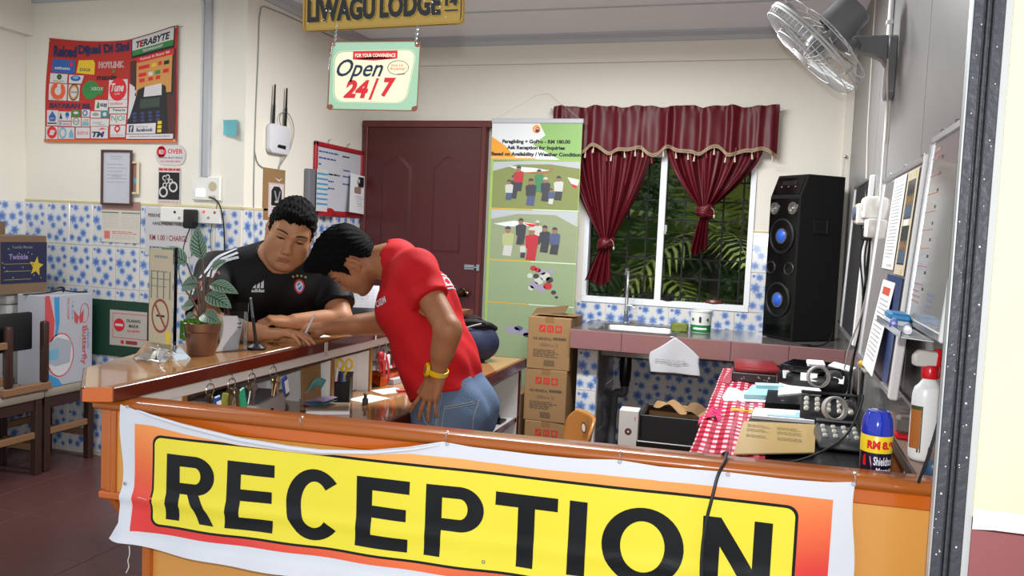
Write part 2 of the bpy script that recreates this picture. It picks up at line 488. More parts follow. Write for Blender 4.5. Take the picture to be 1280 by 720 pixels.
# door
dm = mat('maroon_door_paint', '#521e1e', .32, noise=(5, '#451818', .7), stretch=(3, 3, .5)); fmx = mat('maroon_door_frame', '#5e2724', .4)
DX0, DX1, DZ = -2.735, -1.835, 2.135
b = MB()
b.b2((DX0, YB-.035, 0), (DX1, YB-.002, DZ-.045), fmx)
b.b2((DX0-.0, YB-.06, 0), (DX0+.035, YB, DZ), fmx, .004); b.b2((DX1-.035, YB-.06, 0), (DX1, YB, DZ), fmx, .004); b.b2((DX0-.004, YB-.062, DZ-.045), (DX1+.04, YB, DZ), fmx, .004)
door = structure(b.build('door_1'))
b = MB(); x0, x1 = DX0+.037, DX1-.037
b.b2((x0, YB-.05, .01), (x1, YB-.034, DZ-.047), dm)
def arch_panel(x0, x1, z0, z1, rise):
    n = 16
    def outl(ins):
        P = [(x0+ins, z0+ins), (x1-ins, z0+ins)]
        for i in range(n+1):
            t = i/n; x = (x1-ins)+(x0-x1+2*ins)*t
            P.append((x, z1-ins+rise*(.5-.5*math.cos(2*PI*t))**.7))
        return P
    rings = [(0, -.05), (.012, -.045), (.022, -.045), (.05, -.056), (.052, -.056)]
    vs = []; k = len(outl(0))
    for ins, y in rings: vs += [(p[0], YB+y, p[1]) for p in outl(ins)]
    fs = []
    for r in range(len(rings)-1):
        for i in range(k): j = (i+1) % k; fs.append((r*k+i, r*k+j, (r+1)*k+j, (r+1)*k+i))
    fs.append(tuple((len(rings)-1)*k+i for i in range(k)))
    b.add(vs, fs, dm)
xm = (x0+x1)/2
for a, c in ((x0+.075, xm-.045), (xm+.045, x1-.085)):
    arch_panel(a, c, 1.22, 1.86, .075); arch_panel(a, c, .22, 1.08, .0)
b.build('door_leaf', door)
b = MB()
b.lathe([(0, 0), (.028, 0), (.03, .006), (.014, .012), (.012, .03), (.026, .042), (.03, .058), (.024, .07), (0, .074)], mat('dark_brass', '#4b3a2a', .25, 1.), 20, Matrix.Translation((x1-.08, YB-.05, .995)) @ Matrix.Rotation(PI/2, 4, 'X'))
b.ball((x1-.045, YB-.075, .995), .012, CHROME)
b.build('door_knob', door)
b = MB(); b.b2((x1-.085, YB-.056, 1.15), (x1-.012, YB-.05, 1.185), STEEL, .002); b.cyl((x1-.08, YB-.062, 1.168), (x1+.03, YB-.062, 1.168), .006, STEEL); b.b2((x1+.006, YB-.07, 1.145), (x1+.03, YB-.058, 1.19), STEEL, .002)
b.build('slide_bolt', door)

# window: white frame, two sliding panes, grille outside
wfm = mat('white_window_frame', '#dfe2e6', .3); glass = mat('window_glass', '#dfe8e2', .02, trans=1., ior=1.1, alpha=.35)
b = MB(); t = .032
b.b2((WX0, YB-.012, WZ0), (WX1, YB+.05, WZ0+.04), wfm, .003); b.b2((WX0, YB-.012, WZ1-.04), (WX1, YB+.05, WZ1), wfm, .003)
b.b2((WX0, YB-.0115, WZ0+.039), (WX0+t, YB+.05, WZ1-.039), wfm); b.b2((WX1-t, YB-.0115, WZ0+.039), (WX1, YB+.05, WZ1-.039), wfm)
window = structure(b.build('window_1'))
b = MB(); b.b2((-.692, YB-.006, WZ0+.035), (-.652, YB+.03, WZ1-.03), wfm, .003); b.build('mullion', window)
for a, c, y in ((WX0+t, -.69, .025), (-.655, WX1-t, .008)):
    b = MB(); b.b2((a, YB+y, WZ0+.038), (c, YB+y+.004, WZ1-.038), glass); b.build('pane', window)
b = MB(); b.b2((-.65, YB-.018, 1.455), (-.632, YB-.004, 1.50), STEEL, .002); b.b2((-.652, YB-.024, 1.44), (-.636, YB-.01, 1.46), STEEL, .002); b.build('window_latch', window)
iron = mat('dark_iron_bar', '#121413', .6)
for i in range(9):
    x = WX0+.03+.118*i; b = MB(); b.b2((x-.005, YB+.085, WZ0), (x+.005, YB+.095, WZ1), iron); b.build('grille_bar', window)
for i in range(8):
    z = WZ0+.06+.122*i; b = MB(); b.b2((WX0, YB+.095, z-.005), (WX1, YB+.105, z+.005), iron); b.build('grille_bar', window)
# ================================================================== reception counters
orange = wood('varnished_orange_wood', '#dd7c2c', '#c05c18', 0, 16, .22, .5)
orangev = wood('varnished_orange_wood_upright', '#d07830', '#b45c1c', 2, 16, .22, .5)
plank = wood('varnished_orange_plank', '#e8ae60', '#d89648', 2, 10, .25, .4)
redwood = wood('varnished_red_brown_wood', '#6f2b12', '#511a0a', 1, 18, .25, .5)
tan = mat('tan_laminate', '#a5774a', .12, noise=(3, '#9a6b40', .5), coat=.5)
whitelam = mat('white_laminate', '#d9d8d4', .4)
CA = math.atan2(.13, 1.87)
CO = Vector((-1.545, 1.63, 0))
fc = thing('reception_counter', 'orange varnished wooden front counter that carries the RECEPTION banner', 'counter', CO, CA)
W_ = 1.93
b = MB()
n = 10
prof = [(.062, .935), (.062, .958), (.056, .962), (.004, .962), (-.006, .959), (-.011, .952), (-.012, .946), (-.008, .939), (-.002, .936)]
vs = []
for s_ in (-.012, W_): vs += [(s_, y, z) for y, z in prof]
k = len(prof)
b.add(vs, [(i, (i+1) % k, k+(i+1) % k, k+i) for i in range(k)]+[tuple(range(k)), tuple(range(2*k-1, k-1, -1))], wood('varnished_rail_wood', '#c8752c', '#9c5016', 0, 16, .28, .4))
b.build('top_rail', fc, ang=50)
b = MB(); b.b2((.03, .008, .725), (W_, .03, .936), plank); b.build('front_panel', fc)
b = MB(); b.b2((.05, .002, .905), (W_, .012, .936), orange, .003); b.build('upper_moulding', fc)
b = MB(); b.b2((-.002, -.004, .714), (W_, .034, .732), orange, .004); b.build('lower_rail', fc)
for x0, x1, y in ((-.008, .012, .012), (.012, .030, .004), (.030, .044, -.001)):
    b = MB(); b.b2((x0, y, .73), (x1, y+.03, .937), orangev, .003); b.build('edge_moulding', fc)
b = MB()
pts = [(.03, .96), (.26, .96), (.26, .66), (.20, .60), (.10, .62), (.04, .70), (.03, .725)]
b.prism([(y, z) for y, z in pts], 0, .018, orangev, T=Matrix(((0, 0, 1, -.008), (1, 0, 0, 0), (0, 1, 0, 0), (0, 0, 0, 1)))); b.build('side_bracket', fc)
for i in range(5):
    x0 = .10+.37*i; b = MB(); b.b2((x0+.001, .045+.001*(i % 2), 0), (x0+.369, .062, .716), plank, .002); b.build('base_board', fc)
b = MB(); b.b2((.10, .028, 0), (.122, .06, .716), orangev, .003); b.build('base_post', fc)
b = MB(); b.b2((.095, .06, 0), (.11, .30, .716), redwood); b.build('base_side', fc)
b = MB(); b.b2((1.35, .062, .848), (1.9, .22, .862), tan, .002); b.build('inner_shelf', fc)

# ---- left counter at right angles
lc = thing('side_counter', 'long side counter with tan top and white shelf fronts, where the two men lean', 'counter', (-1.48, 1.6, 0))
ox, oy = -1.48, 1.6
b = MB(); b.prism([(-.022, .0), (-.055, -.03), (-.255, .18), (-.345, .54), (-.36, 2.5), (-.012, 2.5)], .972, 1.0, tan, .002); b.build('counter_top', lc)
b = MB()
b.prism([(-.012, .012), (.004, -.002), (.006, 2.5), (-.012, 2.5)], .964, .9995, redwood, .002)
b.prism([(-.06, -.035), (-.016, -.012), (.004, -.002), (-.012, .012)], .964, .9995, orange, .003)
b.prism([(-.062, -.035), (-.262, .178), (-.255, .184), (-.055, -.027)], .964, .9995, redwood, .002)
b.build('edge_trim', lc)
b = MB(); b.b2((-.045, .10, .925), (-.03, 2.5, .966), whitelam); b.build('fascia_board', lc)
b = MB(); b.b2((-.045, .06, .75), (-.03, .285, .926), whitelam); b.build('front_board', lc)
for y in (.285, 1.095, 1.40, 2.1):
    b = MB(); b.b2((-.30, y, .75), (-.034, y+.016, .926), whitelam); b.b2((-.034, y-.001, .75), (-.026, y+.017, .926), wood('lipping', '#a8742f', '#8a5a22', 2), .001); b.build('divider', lc)
b = MB(); b.b2((-.315, .5, 0), (-.30, 2.5, .966), whitelam); b.build('back_board', lc)
b = MB(); b.b2((-.334, .5, 0), (-.316, 2.5, .966), orangev); b.build('outer_panel', lc)
b = MB(); b.b2((-.044, .30, .917), (-.03, 2.5, .9245), mat('painted_fascia_shadow', '#3a2a22', .6)); b.build('fascia_shadow_strip', lc)  # dark strip stands in for the shadow under the fascia board
b = MB(); b.b2((-.10, 1.12, .752), (-.085, 1.40, .924), whitelam); b.build('cubby_door', lc)

# ---- inner desk, its end cupboard showing white
idk = thing('inner_desk', 'low tan desk with red-brown edges and white cupboards behind the side counter', 'desk', (-1.2, 1.9, 0))
b = MB(); b.b2((-.545, .22, .725), (-.022, 2.28, .75), tan, .002); b.build('desk_top', idk)
b = MB(); b.b2((-.022, .22, .700), (0, 2.30, .7505), redwood, .003); b.b2((-.545, 2.28, .700), (0, 2.302, .7505), redwood, .003); b.build('edge_trim', idk)
for y in (.22, .75, 1.62, 1.77, 2.262):
    b = MB(); b.b2((-.55, y, 0), (-.03, y+.016, .724), whitelam)
    b.b2((-.03, y, 0), (-.018, y+.018, .72), redwood, .001); b.build('upright', idk)
b = MB(); b.b2((-.5, .22, 0), (-.485, 2.28, .724), whitelam); b.build('back_board', idk)
b = MB(); b.b2((-.48, 1.79, .42), (-.04, 2.26, .434), whitelam); b.b2((-.04, 1.79, .416), (-.03, 2.26, .438), redwood); b.build('shelf', idk)
b = MB(); b.b2((-.034, .77, .06), (-.02, 1.19, .70), whitelam, .002); b.build('cupboard_door', idk)
b = MB(); b.b2((-.034, 1.2, .06), (-.02, 1.62, .70), whitelam, .002); b.build('cupboard_door', idk)
b = MB(); b.b2((-.034, 1.64, .06), (-.028, 1.77, .70), whitelam, .001); b.build('cupboard_door', idk)

# ================================================================== RECEPTION banner
by_ = mat('banner_yellow', '#ecdb40', .32, noise=(2.5, '#e6d438', .6)); bw = mat('banner_white', '#dcdde2', .35, noise=(10, '#cfcfd6', .6)); bb = mat('banner_black', '#0d0d0e', .3)
def bands(name, stops):
    m = bpy.data.materials.new(name); m.use_nodes = True; nt = m.node_tree; bs = nt.nodes['Principled BSDF']
    bs.inputs['Roughness'].default_value = .35
    tc = nt.nodes.new('ShaderNodeTexCoord'); sp = nt.nodes.new('ShaderNodeSeparateXYZ'); nt.links.new(tc.outputs['Object'], sp.inputs[0])
    # print gradient: pale orange towards the middle of the sheet, red towards the lower left and the right end
    m1 = nt.nodes.new('ShaderNodeMath'); m1.operation = 'MULTIPLY_ADD'; nt.links.new(sp.outputs[2], m1.inputs[0]); m1.inputs[1].default_value = -2.6; m1.inputs[2].default_value = 2.45
    ab = nt.nodes.new('ShaderNodeMath'); ab.operation = 'SUBTRACT'; nt.links.new(sp.outputs[0], ab.inputs[0]); ab.inputs[1].default_value = .82
    a2 = nt.nodes.new('ShaderNodeMath'); a2.operation = 'ABSOLUTE'; nt.links.new(ab.outputs[0], a2.inputs[0])
    a3 = nt.nodes.new('ShaderNodeMath'); a3.operation = 'MULTIPLY_ADD'; nt.links.new(a2.outputs[0], a3.inputs[0]); a3.inputs[1].default_value = .62; nt.links.new(m1.outputs[0], a3.inputs[2])
    cr = nt.nodes.new('ShaderNodeValToRGB'); nt.links.new(a3.outputs[0], cr.inputs[0])
    e = cr.color_ramp.elements
    e[0].position, e[0].color = stops[0][0], C(stops[0][1]); e[1].position, e[1].color = stops[-1][0], C(stops[-1][1])
    for p, c in stops[1:-1]: q = e.new(p); q.color = C(c)
    nt.links.new(cr.outputs[0], bs.inputs['Base Color']); return m
bor = bands('banner_orange', [(.1, '#f0a85a'), (.45, '#ee9a50'), (.72, '#e8703c'), (1., '#dc3a36')])
TOP = [(.075, .957), (.094, .957), (.16, .942), (.247, .927), (.395, .907), (.52, .900), (.597, .900), (.732, .913), (.82, .929), (.896, .948), (.96, .9425), (1.10, .941), (1.20, .943), (1.272, .949), (1.36, .943), (1.49, .946), (1.60, .945), (1.68, .948), (1.729, .954), (1.76, .954)]
def topz(s_):
    for (a, za), (c, zc) in zip(TOP, TOP[1:]):
        if s_ <= c: return za+(zc-za)*max(0, (s_-a)/(c-a))
    return TOP[-1][1]
MAR = [(.0, .032), (.11, .030), (.25, .024), (.47, .014), (.72, .008), (.85, .016), (.95, .030), (1.8, .030)]
def printz(s_):
    for (a, ma), (c, mc) in zip(MAR, MAR[1:]):
        if s_ <= c: return min(.914, topz(s_)-(ma+(mc-ma)*max(0, (s_-a)/(c-a))))
    return .914
BOT0 = .612
def banner_pt(s_, z, L=0.):
    """point of the hanging sheet: s along the counter, z the printed height"""
    bump = .010*math.exp(-((z-.735)/.014)**2)*(.35+.65*max(0, 1-s_/.9))      # crease where it passes the box's lower edge
    wave = .0025*math.sin(s_*13+z*5)+.002*math.sin(s_*31-z*22)*max(0, (.93-z)/.2)
    drop = max(0, .73-z)
    curl = .0
    y = -.018-bump-wave-drop*.10-.012*math.exp(-((s_-.085)/.03)**2)*max(0, (.8-z)/.15)
    if z < .635: y -= (.635-z)*.9                                            # the lower hem rolls forward
    return (s_, y-L*.0006, z)
def sheet(b, s0, s1, z0f, z1f, m, L, nu=64, nv=24):
    b.grid(lambda u, v: banner_pt(s0+(s1-s0)*u, z0f(s0+(s1-s0)*u)*(1-v)+z1f(s0+(s1-s0)*u)*v, L), nu, nv, m)
def lim(z0, z1): return (lambda s_: min(z0, topz(s_)-.002)), (lambda s_: min(z1, topz(s_)-.0045))
bt = thing('reception_banner', 'white edged vinyl banner reading RECEPTION in black on yellow, hung on the front counter', 'banner', CO, CA)
b = MB()
def wsh(u, v):
    s_ = .072+.016*(1-v)*(1-v)-.004*math.sin(v*9)+u*(1.735-.075)
    if v < .12: s_ -= .03*(1-v/.12)*(1-u)**6
    z0 = BOT0+.02*(1-u)*math.exp(-u*8)-.012*u*(1-u); z1 = topz(.094+u*(1.729-.094))
    return banner_pt(s_, z0+(z1-z0)*v, 0)
b.grid(wsh, 110, 40, bw)
sh = b.build('vinyl_sheet', bt, ang=80)
b = MB(); b.tube([Vector(banner_pt(.12+.76*i/60, topz(.12+.76*i/60)-.003, 0))+Vector((0, -.004, 0)) for i in range(61)], [.0015+.0045*math.sin(PI*i/60)**.5 for i in range(61)], bw, 8); b.build('rolled_hem', bt, ang=80)
b = MB(); sheet(b, .112, 1.692, lambda s_: .655, lambda s_: printz(s_), bor, 1, 90, 30); b.build('orange_print', bt, ang=80)
def rrect(x0, z0, x1, z1, r, n=6):
    P = []
    for cx, cz, a in ((x1-r, z1-r, 0), (x0+r, z1-r, 90), (x0+r, z0+r, 180), (x1-r, z0+r, 270)):
        for i in range(n+1): t = R(a+90*i/n); P.append((cx+r*math.cos(t), cz+r*math.sin(t)))
    return P
def sliced(polys, step=.03, zstep=.012):
    """cut flat faces on a lattice so that they can follow the sheet"""
    bm = bmesh.new()
    for P in polys:
        vs = [bm.verts.new((p[0], 0, p[1])) for p in P]; bm.faces.new(vs)
    xs = [v.co.x for v in bm.verts]; zs = [v.co.z for v in bm.verts]
    x = math.floor(min(xs)/step)*step
    while x < max(xs): bmesh.ops.bisect_plane(bm, geom=bm.verts[:]+bm.edges[:]+bm.faces[:], plane_co=(x, 0, 0), plane_no=(1, 0, 0)); x += step
    z = math.floor(min(zs)/zstep)*zstep
    while z < max(zs): bmesh.ops.bisect_plane(bm, geom=bm.verts[:]+bm.edges[:]+bm.faces[:], plane_co=(0, 0, z), plane_no=(0, 0, 1)); z += zstep
    bm.verts.index_update()
    out = [v.co.copy() for v in bm.verts], [[v.index for v in f.verts] for f in bm.faces]; bm.free(); return out
def lay(b, polys, m, L):
    v, f = sliced(polys); b.add([banner_pt(p.x, min(p.z, printz(p.x)-.0008), L) for p in v], f, m)
b = MB(); lay(b, [rrect(.163, .672, 1.630, .893, .022)], bb, 2); b.build('black_border', bt, ang=80)
b = MB(); lay(b, [rrect(.169, .678, 1.624, .887, .018)], by_, 3); b.build('yellow_panel', bt, ang=80)
# block letters as polygons in a unit cell (x 0..1, z 0..1); several convex-ish pieces each
def arc(cx, cz, rx, rz, ri, rj, a0, a1, n=18):
    out = []
    for i in range(n):
        t0 = R(a0+(a1-a0)*i/n); t1 = R(a0+(a1-a0)*(i+1)/n)
        out.append([(cx+rx*math.cos(t0), cz+rz*math.sin(t0)), (cx+rx*math.cos(t1), cz+rz*math.sin(t1)), (cx+ri*math.cos(t1), cz+rj*math.sin(t1)), (cx+ri*math.cos(t0), cz+rj*math.sin(t0))])
    return out
def bar(x0, z0, x1, z1): return [(x0, z0), (x1, z0), (x1, z1), (x0, z1)]
H_ = .185
LET = {
 'E': [bar(0, 0, .30, 1), bar(.30, 0, 1, H_), bar(.30, .425, .95, .425+H_*.93), bar(.30, 1-H_, 1, 1)],
 'R': [bar(0, 0, .28, 1), bar(.28, 1-.17, .6, 1), bar(.28, .41, .6, .58), [(.42, .42), (.64, .44), (1.02, 0), (.72, 0)]]+arc(.58, .705, .40, .295, .12, .125, -90, 90),
 'P': [bar(0, 0, .28, 1), bar(.28, 1-.17, .6, 1), bar(.28, .37, .6, .54)]+arc(.58, .685, .42, .315, .14, .145, -90, 90),
 'T': [bar(0, 1-H_, 1, 1), bar(.37, 0, .64, 1-H_)],
 'I': [bar(0, 0, 1, 1)],
 'C': arc(.52, .5, .52, .515, .25, .335, 42, 318, 30),
 'O': arc(.5, .5, .5, .515, .27, .335, 0, 360, 40),
 'N': [bar(0, 0, .26, 1), bar(.74, 0, 1, 1), [(.26, 1), (.26, .62), (.74, 0), (.74, .38)]],
}
for ch, x0, x1 in (('R', .204, .333), ('E', .364, .484), ('C', .514, .654), ('E', .689, .815), ('P', .853, .985), ('T', 1.010, 1.147), ('I', 1.172, 1.210), ('O', 1.243, 1.412), ('N', 1.447, 1.583)):
    b = MB(); z0, z1 = .693, .852
    lay(b, [[(x0+(x1-x0)*p[0], z0+(z1-z0)*p[1]) for p in P] for P in LET[ch]], bb, 4)
    b.build('letter', bt, ang=80)
for s_, z in ((.092, .953), (.896, .944), (1.272, .9455), (1.49, .942), (1.727, .950), (.088, .765), (.99, .695), (1.30, .70)):
    b = MB(); y = banner_pt(s_, z, 3)[1]
    b.lathe([(.0022, 0), (.0045, 0), (.0045, .0012), (.0022, .0012)], CHROME, 10, Matrix.Translation((s_, y, z)) @ Matrix.Rotation(PI/2, 4, 'X')); b.build('eyelet', bt)
for s_, z in ((.546, .957), (.894, .957), (1.272, .953), (1.729, .957)):
    h = MB(); h.tube([(s_, -.004, z+.012), (s_, -.016, z+.013), (s_, -.022, z+.006), (s_+.002, -.021, z-.003), (s_+.003, -.0165, z-.005)], .0012, CHROME, 5, 1)
    h.ball((s_, -.011, z+.0125), .0028, mat('hook_white', '#e8e8e6', .4), 6, 4); ho = h.build('cup_hook', fc)
b = MB(); b.tube([(.122, -.045, .625), (.128, -.05, .605), (.120, -.048, .59), (.124, -.046, .575), (.118, -.05, .56)], .0012, mat('frayed_string', '#cfc9bf', .8), 4, 2); b.build('loose_string', bt)

# black power cable drawn over the counter, hanging in front of the banner
b = MB()
def cw(s_, y, z): return CO+Vector((math.cos(CA)*s_-math.sin(CA)*y, math.sin(CA)*s_+math.cos(CA)*y, z))
pts = [(.33, 3.3, .86), (.327, 3.0, .925), (.28, 2.75, .88), (.235, 2.6, .845), (.13, 2.35, .84), (.05, 2.2, .85), (-.02, 2.05, .865), (-.055, 1.93, .885), (-.07, 1.84, .93), (-.075, 1.79, .962)]
pts += [tuple(cw(1.49, .055, .9705)), tuple(cw(1.485, .02, .970)), tuple(cw(1.484, -.012, .966)), tuple(cw(1.470, -.032, .945)), tuple(cw(1.462, -.043, .90)), tuple(cw(1.452, -.046, .85)), tuple(cw(1.447, -.052, .78)), tuple(cw(1.452, -.062, .70)), tuple(cw(1.455, -.065, .55)), tuple(cw(1.46, -.04, .3)), tuple(cw(1.5, -.06, .006)), tuple(cw(1.7, -.1, .006))]
b.tube(pts, .0036, mat('black_rubber', '#17171a', .45), 8, 2)
tag(b.build('power_cable'), 'black power cable draped over the front counter and down across the banner', 'cable')

# ================================================================== hanging signs
chain = mat('chain_metal', '#c9c9c9', .2, 1.)
def chain_run(b, p0, p1, n):
    p0 = Vector(p0); p1 = Vector(p1)
    for i in range(n):
        c = p0.lerp(p1, (i+.5)/n); L = (p1-p0).length/n*.72
        a = Vector((0, 1, 0)) if i % 2 else Vector((1, 0, 0)); d = (p1-p0).normalized()
        b.tube([c+d*L*math.cos(t)+a*L*.62*math.sin(t) for t in [2*PI*k/8 for k in range(8)]], .0006, chain, 4, 0, True)
gold = mat('gold_plate', '#a5823a', .34, .6, noise=(5, '#b4935044'[:7], .5)); gred = mat('rust_edge', '#7a4a30', .7)
SY = 1.56
lp = thing('licence_plate_sign', 'golden embossed plate reading LIWAGU LODGE hanging from above', 'sign', (-.785, SY, 1.875), rot=(0, R(-.9), 0))
b = MB()
b.prism(rrect(-.180, -.064, .180, .075, .010, 4), -.0016, 0, gold, T=Matrix(((1, 0, 0, 0), (0, 0, -1, 0), (0, 1, 0, 0), (0, 0, 0, 1))))
b.build('plate', lp)
b = MB()
P = rrect(-.177, -.061, .177, .072, .010, 4); b.tube([(p[0], -.003, p[1]) for p in P], .0018, gold, 6, 0, True); b.build('raised_rim', lp)
b = MB()
P = rrect(-.1755, -.0595, .1755, .0705, .010, 4); b.tube([(p[0]-.002, -.0028, p[1]-.0025) for p in P], .0012, INK, 4, 0, True); b.build('rim_paint', lp)
def emb(body, x, z, w_, h_, name):
    b = MB(); v, f, W, H = text_geo(body, .04, 0)
    for (dx, dz, y, m) in ((.0014, -.0014, -.0021, mat('gold_bright', '#c9b26a', .25, .9)), (0, 0, -.0040, INK)):
        b.add([(x+a*w_/W+dx, y, z+c*h_/H+dz) for a, c in v], f, m)
    b.build(name, lp)
emb('LIWAGU', -.168, -.045, .155, .047, 'lettering'); emb('LODGE', -.002, -.044, .132, .047, 'lettering'); emb('20', .140, -.004, .026, .018, 'lettering'); emb('14', .140, -.027, .026, .018, 'lettering'); emb('-', .139, -.0375, .028, .0025, 'lettering')
b = MB()
for k in range(26):
    x = random.gauss(-.115, .02) if k % 2 else random.gauss(.118, .014); z = random.uniform(-.06, .02)
    b.box((x, -.0046, z), (random.uniform(.001, .004), .0004, random.uniform(.0006, .002)), mat('scratch_white', '#d8d4c8', .5), rot=(0, random.uniform(-1, 1), 0))
b.build('scratches', lp)['kind'] = 'stuff'

os_ = thing('open_sign', 'mint green tin sign reading Open 24/7 on two chains below the golden plate', 'sign', (-.798, SY, 1.716), rot=(0, R(1.1), 0))
mint = mat('mint_tin', '#a0c2a2', .35, noise=(22, '#92b498', .6)); cream = mat('cream_tin', '#ece6c4', .4, noise=(20, '#e6dcae', .4)); rust = mat('rust', '#7c4a34', .8)
b = MB(); T = Matrix(((1, 0, 0, 0), (0, 0, -1, 0), (0, 1, 0, 0), (0, 0, 0, 1)))
b.prism(rrect(-.101, -.0685, .101, .0695, .007, 4), -.0012, 0, mint, T=T)
b.build('tin_plate', os_)
b = MB()
P = rrect(-.101, -.0685, .101, .0695, .007, 4); b.tube([(p[0], -.0006, p[1]) for p in P], .0011, rust, 4, 0, True)
for cx, cz in ((-.096, -.064), (.096, -.064), (-.096, .065), (.095, .064)):
    P = [(cx+(.0055+.003*random.random())*math.cos(t), cz+(.0045+.003*random.random())*math.sin(t)) for t in [2*PI*i/12 for i in range(12)]]
    b.poly(P, rust, 3)
b.build('rusted_edge', os_)
def softquad(P, n=8, p_=5.):
    # rounded quadrilateral from four corners
    out = []
    for i in range(4):
        a, c, d = Vector(P[i-1]), Vector(P[i]), Vector(P[(i+1) % 4]); u = c+(a-c).normalized()*.022; v = c+(d-c).normalized()*.022
        for k in range(n+1):
            t = k/n; out.append(tuple(u*(1-t)**2+c*2*t*(1-t)+v*t*t))
    return out
b = MB()
q = softquad([(-.086, -.052), (.074, -.052), (.092, .052), (-.090, .048)])
b.poly(q, cream, 1); b.tube([(p[0]*1.03, -.0009, p[1]*1.035) for p in q], .0006, cream, 4, 0, True); b.build('cream_panel', os_)
b = MB(); b.poly([(-.048, .0335), (.052, .0355), (.052, .051), (-.048, .050)], RED, 2); b.poly([(-.048, .0335), (0, .031), (.052, .0355), (0, .04)], RED, 2)
b.text('FOR YOUR CONVINIENCE', -.043, .038, mat('cream_ink', '#f0ead0', .5), w=.091, h=.0075, L=3, bold=.02); b.build('red_ribbon', os_)
navy = mat('navy_ink', '#16283c', .5)
b = MB()
b.text('Open', -.084, -.012, navy, w=.106, h=.046, L=3, bold=.012, shear=.4)
b.build('open_lettering', os_)
b = MB(); b.text('24', -.066, -.045, RED, w=.058, h=.037, L=3, bold=.05, shear=.25); b.text('/', -.008, -.048, RED, w=.022, h=.044, L=3); b.text('7', .020, -.042, RED, w=.032, h=.039, L=3, bold=.05, shear=.25); b.build('number_lettering', os_)
b = MB(); b.tube([(.055+.023*math.cos(t), -.0012, .017+.014*math.sin(t)) for t in [2*PI*i/24 for i in range(24)]], .0006, navy, 4, 0, True)
b.text('Visit Us', .040, .019, RED, w=.026, h=.0055, L=3, shear=.3); b.text('Anytime!', .036, .0105, RED, w=.036, h=.0075, L=3, shear=.3); b.poly([(.050, .0045), (.068, .0035), (.072, .006)], navy, 3); b.build('speech_oval', os_)
for sx, top in ((-.091, -.06), (.091, -.058)):
    b = MB(); chain_run(b, (sx, -.001, .064), (sx+.003, -.002, .105), 9)
    if sx < 0: chain_run(b, (sx-.002, -.004, .066), (sx-.009, -.006, .01), 12)
    b.build('chain', os_)
for sx in (-.165, .165):
    b = MB(); chain_run(b, (sx, .002, .07), (sx, .002, .30), 40); b.build('chain', lp)
# the lintel over the opening that the signs hang from, above the frame
b = MB(); b.b2((-4.3, 1.5, 2.17), (.36, 1.66, ZC), wallpaint); structure(b.build('trim_5'))
# ================================================================== sink counter under the window
pink = mat('pink_marble_tile', '#74504f', .22, noise=(3, '#8a6463', .8), stretch=(2, 8, 8)); sgrey = mat('grey_stone_top', '#6b6765', .18, noise=(18, '#4e4a49', .7))
SX0, SX1, SY0, SZ = -1.08, .40, 4.66, .872
sk = thing('sink_counter', 'tiled counter with a pink marbled edge and a steel sink below the window', 'counter', (0, 0, 0))
b = MB()
for a, c in (((SX0, SY0+.01, SZ-.03), (-.98, YB-.012, SZ)), ((-.50, SY0+.01, SZ-.03), (SX1, YB-.012, SZ)), ((-.98, SY0+.01, SZ-.03), (-.50, 4.72, SZ)), ((-.98, 5.10, SZ-.03), (-.50, YB-.012, SZ))): b.b2(a, c, sgrey)
b.build('stone_top', sk)
pt = tile_mesh('pink_tile', .30, .112, pink, .012, .001, .003)
for i in range(5):
    me = pt if i < 4 else tile_mesh('pink_tile_cut', SX1-SX0-1.2, .112, pink, .012, .001, .003)
    obj('edge_tile', me, sk, (SX0+.30*i, SY0+.012, SZ-.112))
b = MB(); b.b2((SX0, SY0+.012, SZ-.112), (SX0+.01, YB-.015, SZ-.002), pink); b.b2((SX0, SY0+.014, SZ-.11), (SX1, SY0+.06, SZ-.03), grout); b.build('edge_core', sk)
# bowl with a rolled rim
b = MB()
def sq(cx, cy, hx, hy, r, z): return [(p[0]+cx, p[1]+cy, z) for p in rrect(-hx, -hy, hx, hy, r, 5)]
rings = [sq(-.74, 4.91, .262, .205, .07, SZ+.001), sq(-.74, 4.91, .255, .198, .07, SZ+.008), sq(-.74, 4.91, .232, .178, .06, SZ+.006), sq(-.74, 4.91, .222, .168, .06, SZ-.01), sq(-.74, 4.91, .20, .15, .06, SZ-.15), sq(-.74, 4.91, .03, .03, .02, SZ-.16)]
k = len(rings[0]); vs = [p for r_ in rings for p in r_]
b.add(vs, [(r_*k+i, r_*k+(i+1) % k, (r_+1)*k+(i+1) % k, (r_+1)*k+i) for r_ in range(len(rings)-1) for i in range(k)]+[tuple(range((len(rings)-1)*k, len(rings)*k))], STEEL)
b.build('sink_bowl', sk, ang=50)
b = MB(); b.b2((SX0+.03, SY0+.10, 0), (SX0+.15, YB-.012, SZ-.115), grout); sup = b.build('support_wall', sk)
for j in range(3): obj('wall_tile', tile_mesh('support_tile', .12, TH, ft_b), sup, (SX0+.03, SY0+.10, .02+TH*j))
for i in range(2):
    for j in range(3): obj('wall_tile', tile_mesh('support_side_tile', .25, TH, darktile), sup, (SX0+.15, SY0+.102+.25*i, .02+TH*j), rz=PI/2)
b = MB(); b.b2((-.14, SY0+.10, 0), (-.02, YB-.012, SZ-.115), grout); sup = b.build('support_wall', sk)
for j in range(3): obj('wall_tile', tile_mesh('support_tile', .12, TH, ft_b), sup, (-.14, SY0+.10, .02+TH*j))

